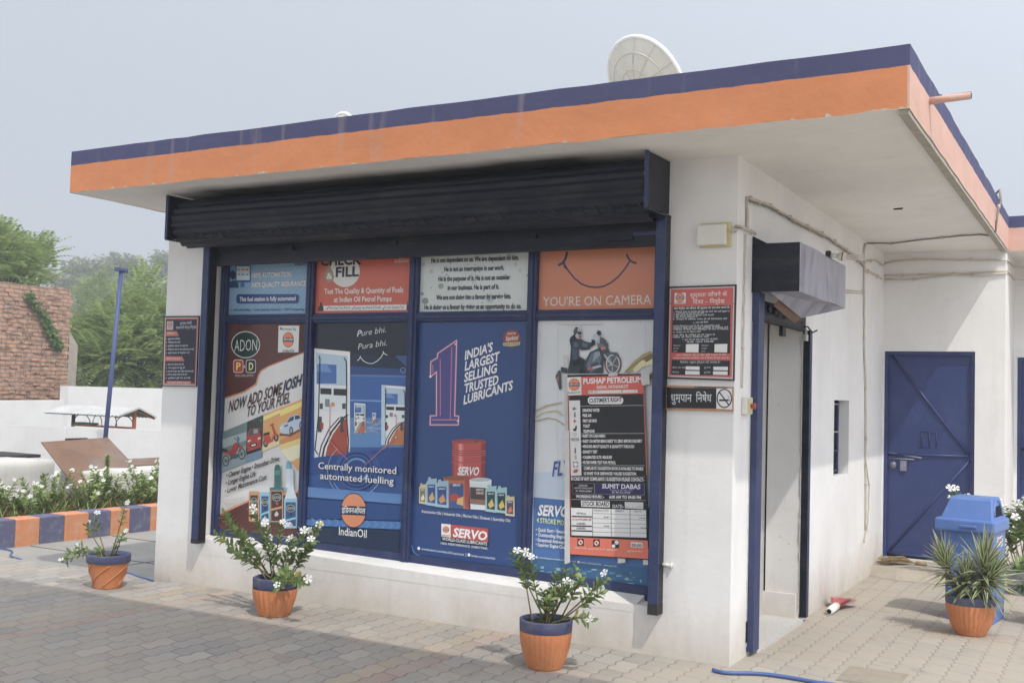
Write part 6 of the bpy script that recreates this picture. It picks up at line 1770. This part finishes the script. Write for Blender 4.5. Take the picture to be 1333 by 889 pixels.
# opened rusty lid, leaning: corners surveyed
def lidplate(name, corners, th, label=None, parent=None, m=None):
    q = MB(); P = [Vector(c) for c in corners]
    nv = (P[1] - P[0]).cross(P[3] - P[0]).normalized() * th
    q.add(P + [p + nv for p in P], [(0, 1, 2, 3), (7, 6, 5, 4), (0, 4, 5, 1), (1, 5, 6, 2), (2, 6, 7, 3), (3, 7, 4, 0)], m or M_RUST)
    return q.build(name, parent, None)
lt = thing('steel_hatch', 'open rusty steel lid tilted up between the two whitewashed blocks', 'hatch', (-10.2, 3.3, .1))
c_tl, c_tr, c_br, c_bl = on(53, 576, 0, -10.75), on(140, 570, 0, -10.75), on(178, 610, 0, -10.1), on(98, 636, 0, -10.1)
lidplate('hatch_sheet', [c_bl, c_br, c_tr, c_tl], .012, parent=lt)
h_ = on(100, 572, 0, -10.76)
q = MB(); q.box(h_.x - .03, h_.x + .02, h_.y - .17, h_.y + .17, h_.z - .06, h_.z + .02, M_DARKST); q.build('hinge', lt)
lt2 = thing('steel_hatch', 'flat closed rusty lid on the right whitewashed block by the shop', 'hatch', (-10.5, 4.9, .42))
q = MB(); q.box(-11.3, -10.2, 4.2, 6.4, .425, .44, M_RUST); q.build('hatch_sheet', lt2)
p = on(196, 604, 0, -11.0); q = MB(); q.box(p.x - .05, p.x + .05, p.y - .18, p.y + .18, p.z - .03, p.z + .06, M_DARKST); q.build('handle', lt2)
q = MB(); q.box(-11.6, -10.78, .4, 3.3, .56, .60, M_DARKST); tag(q.build('iron_plate', None, (-11.2, 1.8, .56)), 'dark iron cover plate behind the long whitewashed block', 'cover plate')

# ---- boundary walls: each follows its surveyed top edge
def wallrun(name, pts, th, label, m, zb_=-.2, cat='wall'):
    q = MB()
    for i in range(len(pts) - 1):
        a, b = Vector(pts[i]), Vector(pts[i + 1])
        d = Vector((b.x - a.x, b.y - a.y, 0)).normalized(); n = Vector((d.y, -d.x, 0)) * (-th)
        vs = [Vector((a.x, a.y, zb_)), Vector((b.x, b.y, zb_)), b, a]
        vs2 = [v + n for v in vs]
        q.add(vs + vs2, [(0, 1, 2, 3), (7, 6, 5, 4), (3, 2, 6, 7), (1, 5, 6, 2), (4, 0, 3, 7)], m)
    return tag(q.build(name, None, (pts[0][0], pts[0][1], zb_)), label, cat)
# lower retaining wall in two stretches
P0, P1 = on(-60, 549, 0, -13.2), on(94.5, 557, 0, -13.2)
wallrun('boundary_wall', [P0, P1], .25, 'low greyish white wall behind the tanks, left stretch', M_WALL2)
P2, P3 = on(97, 555.5, 0, -13.0), on(330, 565, 0, -13.0)
wallrun('boundary_wall', [P2, P3], .25, 'low white wall under the bucket stand, right stretch reaching behind the shop', M_WALL2)
# upper wall, left part low and right part stepping up
P4, P5 = on(-60, 522, 0, -17), on(88.5, 521, 0, -17)
wallrun('boundary_wall', [P4, P5], .25, 'bright white wall carrying the brick wall above it', M_WALL2)
P6, P7 = on(89, 502.5, 0, -16.9), on(420, 511, 0, -16.9)
wallrun('boundary_wall', [P6, P7], .25, 'higher white wall under the trees behind the bucket stand', M_WALL2)
# brick wall above
bt_ = thing('brick_wall', 'old red brick wall with a ragged right edge', 'wall', (-18, 8, -.2))
q = MB()
a, b = on(-120, 355, 0, -18), on(92, 377, 0, -18)
yy0, yy1 = a.y, b.y
zt0, zt1 = a.z, b.z
q.add([(-18, yy0, -.2), (-18, yy1, -.2), (-18, yy1, zt1), (-18, yy0, zt0), (-18.25, yy0, -.2), (-18.25, yy1, -.2), (-18.25, yy1, zt1), (-18.25, yy0, zt0)], [(0, 1, 2, 3), (7, 6, 5, 4), (3, 2, 6, 7), (1, 5, 6, 2), (4, 0, 3, 7)], M_BRICK)
BR = random.Random(12)
for k in range(int((zt1 - .9) / .085)):      # toothed end and loose top course
    z = .9 + k * .085; e = BR.uniform(.0, .10)
    if e > .02: q.box(-18.24, -18.004, yy1, yy1 + e, z, z + .075, M_BRICK)
for k in range(int((yy1 - yy0) / .25)):
    y = yy0 + k * .25
    if BR.random() < .45:
        z = zt0 + (zt1 - zt0) * (y - yy0) / (yy1 - yy0)
        q.box(-18.24, -18.01, y, y + .22, z, z + BR.uniform(.02, .05), M_BRICK)
for k in range(260):                          # single bricks standing proud of the face
    y, zz = BR.uniform(yy0 + 2, yy1 - .3), BR.uniform(1.2, zt1 - .15)
    q.box(-18.0, -17.985 + BR.uniform(0, .012), y, y + .21, zz, zz + .065, M_BRICK)
q.build('brickwork', bt_)
q = MB()
M_PLAS = mat('grey_plaster_return', (.33, .295, .25), .95, .2, 6, .4, 20, .1)
q.add([(-18.0, yy1 + .02, -.2), (-18.0, yy1 + .22, -.2), (-18.0, yy1 + .26, 2.4), (-18.0, yy1 + .03, 2.7), (-18.2, yy1 + .02, -.2), (-18.2, yy1 + .22, -.2), (-18.2, yy1 + .26, 2.4), (-18.2, yy1 + .03, 2.7)], [(0, 1, 2, 3), (3, 2, 6, 7), (1, 5, 6, 2)], M_PLAS)
q.build('plaster_patch', bt_)
# creeper on the bricks
t = thing('wall_creeper', 'green creeper trailing down the brick wall', 'creeper', tuple(on(36, 384, 0, -17.97)))
q = MB(); path = [on(a, b, 0, -17.95) for (a, b) in ((34, 383), (43, 396), (54, 410), (62, 422), (66, 436), (73, 448), (77, 453))]
for i in range(len(path) - 1):
    for k in range(70):
        p = path[i].lerp(path[i + 1], GR.random()) + Vector((GR.uniform(0, .06), GR.uniform(-.10, .10), GR.uniform(-.08, .08)))
        leaf_quad(q, p, Vector((GR.uniform(.1, .8), GR.uniform(-1, 1), GR.uniform(-1, .3))), Vector((1, 0, 0)), GR.uniform(.05, .09), .05, M_IVY)
q.build('foliage', t)
q = MB(); q.tube(path, .012, M_STEM, 5); q.build('stem', t)

# ---- fire bucket stand: little gabled sheet roof over a rail with bucket hoops
M_ASB = mat('asbestos_sheet', (.44, .44, .43), .9, .12, 5, .5, 35, .1, dirt=(.30, .29, .28), dirt_amt=.5)
M_GRN = mat('green_sheet_paint', (.03, .16, .085), .6, .1, 5)
M_REDF = mat('red_oxide_frame', (.36, .105, .05), .6, .15, 8)
X0, X1 = -13.7, -15.75          # right and left ends of the ridge
pk = on(181.5, 531, 0, X0); e0 = on(153.5, 541.5, 0, X0); e1 = on(204, 543, 0, X0)
bs = thing('fire_bucket_stand', 'fire bucket stand with a grey gabled sheet roof on a red frame', 'bucket stand', (X0 - .9, pk.y, -.16))
q = MB()
for ee in (e0, e1):
    n = 44; vs = []
    for i in range(n + 1):
        x = X0 + (X1 - X0) * i / n; cz_ = .010 * (1 if i % 2 else -1)
        vs += [(x, pk.y, pk.z + cz_), (x, ee.y, ee.z + cz_)]
    fs = [(2 * i, 2 * i + 1, 2 * i + 3, 2 * i + 2) for i in range(n)]
    q.add(vs, fs, M_ASB)
    q.add([(x, y, z - .018) for (x, y, z) in vs], [f[::-1] for f in fs], M_GRN)
    for x in (X0 + .001,):
        q.add([(x, pk.y, pk.z + .012), (x, ee.y, ee.z + .012), (x, ee.y, ee.z - .02), (x, pk.y, pk.z - .02)], [(0, 1, 2, 3)], M_ASB)
q.build('roof', bs)
xr_, xl_ = X0 - .12, X1 + .25
zr2 = on(176, 557.5, 0, xr_).z
for x, m_ in ((xr_, M_REDF), (xl_, M_DARKST)):
    q = MB(); q.box(x - .025, x + .025, pk.y - .025, pk.y + .025, -.16, pk.z - .03, m_); q.build('post', bs)
q = MB(); q.box(xl_ + .03, xr_ - .03, pk.y - .03, pk.y + .03, zr2 - .015, zr2 + .02, M_REDF)
q.build('rail', bs)
for ee in (e0, e1):
    q = MB(); q.tube([(xr_ + .06, pk.y, pk.z - .05), (xr_ + .06, ee.y, ee.z - .03)], .02, M_REDF, 6); q.build('rafter', bs)
for (f, rr) in ((.16, .24), (.42, .13), (.66, .13), (.86, .24)):
    xc = xl_ + (xr_ - xl_) * f
    q = MB(); q.tube([(xc + rr * math.cos(k * math.pi / 14), pk.y - .02, zr2 + .02 + .20 * math.sin(k * math.pi / 14)) for k in range(15)], .008, M_DARKST, 5); q.build('bucket_hoop', bs)
q = MB(); q.box(xl_ + .12, xl_ + .62, pk.y - .08, pk.y + .08, zr2 + .021, zr2 + .06, M_GRN); q.build('tray', bs)

# ---- blue pole with a small twin head
pt_, pb_ = on(158, 352, 0, -11.5), on(137, 572, 0, -11.5)
t = thing('lamp_pole', 'slim leaning blue pole with a short cross head at its top', 'pole', (pb_.x, pb_.y - .08, ZG))
q = MB(); dirv = (pt_ - pb_); base = pb_ - dirv * ((pb_.z - ZG) / dirv.z)
q.tube([base, pt_], .036, M_POLE, 12, .033); q.build('pole', t)
q = MB(); q.box(pt_.x - .05, pt_.x + .05, pt_.y - .085, pt_.y + .085, pt_.z - .01, pt_.z + .03, M_POLE); q.box(pt_.x - .04, pt_.x + .04, pt_.y + .03, pt_.y + .10, pt_.z - .035, pt_.z + .015, M_POLE); q.box(pt_.x - .04, pt_.x + .04, pt_.y - .10, pt_.y - .07, pt_.z - .02, pt_.z + .035, M_POLE); q.build('lamp_head', t)

# ================================================================ TREES
TR = random.Random(77)
def frond(mb, p, d, L, m, nl=9, w=.09):
    """Feather leaf: leaflets in pairs along a drooping rachis."""
    d = d.normalized(); s = d.cross(Vector((0, 0, 1)))
    if s.length < .05: s = Vector((1, 0, 0))
    s.normalize()
    for i in range(1, nl + 1):
        u = i / nl
        c = p + d * (L * u) + Vector((0, 0, -.25 * L * u * u))
        ll = w * (1.15 - .6 * u) * TR.uniform(.85, 1.15)
        for sg in (-1, 1):
            e = s * sg * .9 + d * .45 + Vector((0, 0, -.25))
            e.normalize(); n = e.cross(d).normalized(); b = e.cross(n) * (ll * .17)
            mb.add([c, c + e * ll * .5 + b, c + e * ll, c + e * ll * .5 - b], [(0, 1, 2, 3)], m)
def limbs(mb, root, h, r, tips_, m):
    top = root + Vector((0, 0, h))
    mb.tube([root, root + Vector((r * .3, 0, h * .5)), top], r, m, 8, r * .6)
    for tpt in tips_:
        k = TR.uniform(.45, 1)
        a = root.lerp(top, k)
        mb.tube([a, a.lerp(tpt, .5) + Vector((0, 0, .12 * (tpt - a).length)), tpt], r * .4, m, 5, r * .08)
def feather_tree(label, base, blobs, nfr, L, m, w=.09, nl=9, group=None, r=.12, trunk_h=None, cat='tree'):
    t = thing('tree', label, cat, tuple(base), group)
    base = Vector(base)
    tr, cr = MB(), MB()
    tips_ = []
    tot = sum(b[1] ** 2 for b in blobs)
    for (c, R) in blobs:
        c = Vector(c)
        for j in range(max(2, int(5 * R))):
            v = Vector((TR.gauss(0, 1), TR.gauss(0, 1), TR.gauss(0, 1))).normalized() * R * TR.uniform(.4, .85)
            tips_.append(c + v)
        for i in range(int(nfr * R * R / tot)):
            v = Vector((TR.gauss(0, 1), TR.gauss(0, 1), TR.gauss(.25, 1))).normalized()
            rad = R * TR.uniform(.45, 1.08)
            p = c + Vector((v.x * rad, v.y * rad, v.z * rad * .9))
            d = v * .8 + Vector((TR.uniform(-.5, .5), TR.uniform(-.5, .5), TR.uniform(-.05, .6)))
            frond(cr, p, d, L * TR.uniform(.7, 1.2), m, nl, w)
    limbs(tr, base, trunk_h or (min(b[0][2] for b in blobs) - base.z), r, tips_, M_BARK)
    tr.build('trunk', t); cr.build('crown', t)
    return t
def O(px, py, x): return tuple(on(px, py, 0, x))
# left tree rising behind the bricks
xx = -21
feather_tree('bright green tree rising behind the brick wall at the left edge', (xx, on(5, 400, 0, xx).y, -.15),
             [(O(15, 352, xx), .62), (O(-20, 345, xx), .8), (O(40, 340, xx - .3), .42), (O(-5, 322, xx + .3), .42), (O(25, 368, xx + .4), .5), (O(55, 352, xx), .28)], 480, .75, M_TREE1, .19, 9)
# feathery trees above the high white wall
xx = -18.6
feather_tree('broad feathery bright green tree just right of the blue pole', (xx, on(180, 480, 0, xx).y, -.15),
             [(O(178, 455, xx), .95), (O(208, 442, xx), .85), (O(182, 412, xx - .4), .50), (O(186, 378, xx - .4), .30), (O(150, 470, xx + .2), .6), (O(215, 480, xx + .3), .8), (O(240, 452, xx), .9), (O(165, 425, xx), .5)], 1250, .85, M_TREE1, .17, 11, r=.10)
feather_tree('feathery green tree between the brick wall and the blue pole', (xx - .8, on(122, 480, 0, xx - .8).y, -.15),
             [(O(120, 470, xx - .8), .65), (O(128, 445, xx - .8), .45), (O(112, 485, xx - .4), .5), (O(140, 452, xx - .6), .42), (O(136, 418, xx - 1), .26), (O(106, 455, xx - .8), .34)], 620, .70, M_TREE1, .15, 10, r=.09)
xx = -34
feather_tree('rounded pale green tree behind the feathery ones', (xx, on(125, 440, 0, xx).y, -.15),
             [(O(122, 412, xx), 1.25), (O(108, 440, xx), 1.1), (O(146, 425, xx), 1.1), (O(132, 384, xx), .75)], 1500, .7, M_TREE2, .16, 7, r=.2)
# far eucalypts, with open clumps high on thin trunks
def euc(label, px, xx, clumps, n):
    base = on(px, 480, 0, xx); base = Vector((xx, base.y, -.16))
    t = thing('tree', label, 'tree', tuple(base), 'thin tall trees in the distance')
    tr, cr = MB(), MB()
    cs = [(Vector(O(a, b, xx)), R) for (a, b, R) in clumps]
    top = max(c.z for c, R in cs)
    tr.tube([base, base + Vector((.3, .2, (top - base.z) * .5)), Vector((cs[0][0].x, cs[0][0].y, top - .5))], .22, M_BARK, 6, .06)
    for c, R in cs:
        a = Vector((base.x, base.y, base.z + (c.z - base.z) * .55)); tr.tube([a, a.lerp(c, .6) + Vector((0, 0, .4)), c], .09, M_BARK, 5, .03)
        for i in range(int(n * R * R)):
            v = Vector((TR.gauss(0, 1), TR.gauss(0, 1), TR.gauss(0, 1))).normalized() * R * TR.uniform(.2, 1.05)
            p = c + Vector((v.x, v.y, v.z * .8)); e = Vector((TR.uniform(-1, 1), TR.uniform(-1, 1), TR.uniform(-1.2, .4))).normalized(); b = e.cross(Vector((.3, .9, .2))).normalized() * .09
            L_ = TR.uniform(.35, .6)
            cr.add([p, p + e * L_ * .5 + b, p + e * L_, p + e * L_ * .5 - b], [(0, 1, 2, 3)], M_TREE3)
    tr.build('trunk', t); cr.build('crown', t)
xx = -66
euc('thin hazy tree just right of the brick wall top', 100, xx, [(97, 350, 1.1), (112, 346, 1.0), (90, 368, .8), (105, 372, 1.2), (122, 352, .9)], 230)
euc('thin hazy tall tree left of the pole head', 136, xx, [(133, 345, 1.0), (142, 352, .9), (150, 338, .9), (128, 358, 1.1), (146, 370, 1.2)], 230)
euc('thin hazy tall tree behind the pole head', 165, xx, [(160, 345, .9), (172, 342, 1.0), (180, 350, 1.0), (168, 362, 1.2)], 230)
euc('thin hazy tall tree touching the left edge of the shop', 212, xx, [(210, 338, 1.1), (206, 352, 1.0), (218, 345, 1.3), (212, 372, 1.3), (200, 385, 1.3), (222, 390, 1.4)], 230)
euc('wispy hazy tree just above the brick wall', 76, xx, [(72, 362, .8), (82, 366, .7), (64, 358, .6), (84, 378, .8)], 200)
o = MB()
for k in range(1500):     # far scrub closing the horizon, one mass
    y = TR.uniform(-20, 160); c = Vector((-95 + TR.uniform(-6, 6), y, TR.uniform(-.2, 3.6)))
    for j in range(8):
        e = Vector((TR.uniform(-1, 1), TR.uniform(-1, 1), TR.uniform(-.4, 1))).normalized(); b = e.cross(Vector((.3, .9, .2))).normalized() * .45
        p = c + Vector((TR.uniform(-1, 1), TR.uniform(-1, 1), TR.uniform(-.6, .6)))
        o.add([p, p + e * .8 + b, p + e * 1.6, p + e * .8 - b], [(0, 1, 2, 3)], M_TREE2)
tag(o.build('far_scrub', None, (-95, 60, 0)), 'distant hazy belt of scrub and trees along the horizon', 'trees', kind='stuff')

# ================================================================ FORECOURT CANOPY behind the viewer (its edge shades the paving)
M_CAN = mat('canopy_sheet', (.74, .74, .73), .6, .05, 2, 0, 1, .3)
ct = thing('forecourt_canopy', 'flat fuel forecourt canopy on columns whose edge shades the front paving', 'canopy', (0, -8, 0))
HC = 4.6; yc = -1.0 - .388 * HC
q = MB(); q.box(-5.2, 4.2, -6.6, yc, HC, HC + .7, M_CAN); q.build('roof', ct)
for (x, y) in ((-4.4, -6.2), (3.8, -6.2)):
    q = MB(); q.box(x - .15, x + .15, y - .15, y + .15, 0, HC, M_CAN); q.build('column', ct)

# ================================================================ HAZE
hz_ = MB(); hz_.box(-270, 270, -270, 270, -1.3, 15.0, None)
me = bpy.data.meshes.new('haze'); me.from_pydata(hz_.v, [], hz_.f); me.update()
hm = bpy.data.materials.new('hazy_air'); hm.use_nodes = True
hm.node_tree.nodes.clear()
ho = hm.node_tree.nodes.new('ShaderNodeOutputMaterial'); hv = hm.node_tree.nodes.new('ShaderNodeVolumePrincipled')
hv.inputs['Color'].default_value = (.90, .93, .97, 1); hv.inputs['Density'].default_value = 0.005; hv.inputs['Anisotropy'].default_value = 0.2
hm.node_tree.links.new(hv.outputs[0], ho.inputs['Volume'])
me.materials.append(hm)
hobj = bpy.data.objects.new('haze', me); COL.objects.link(hobj); tag(hobj, 'pale hot-weather haze hanging in the air over the whole place', 'haze', kind='stuff')
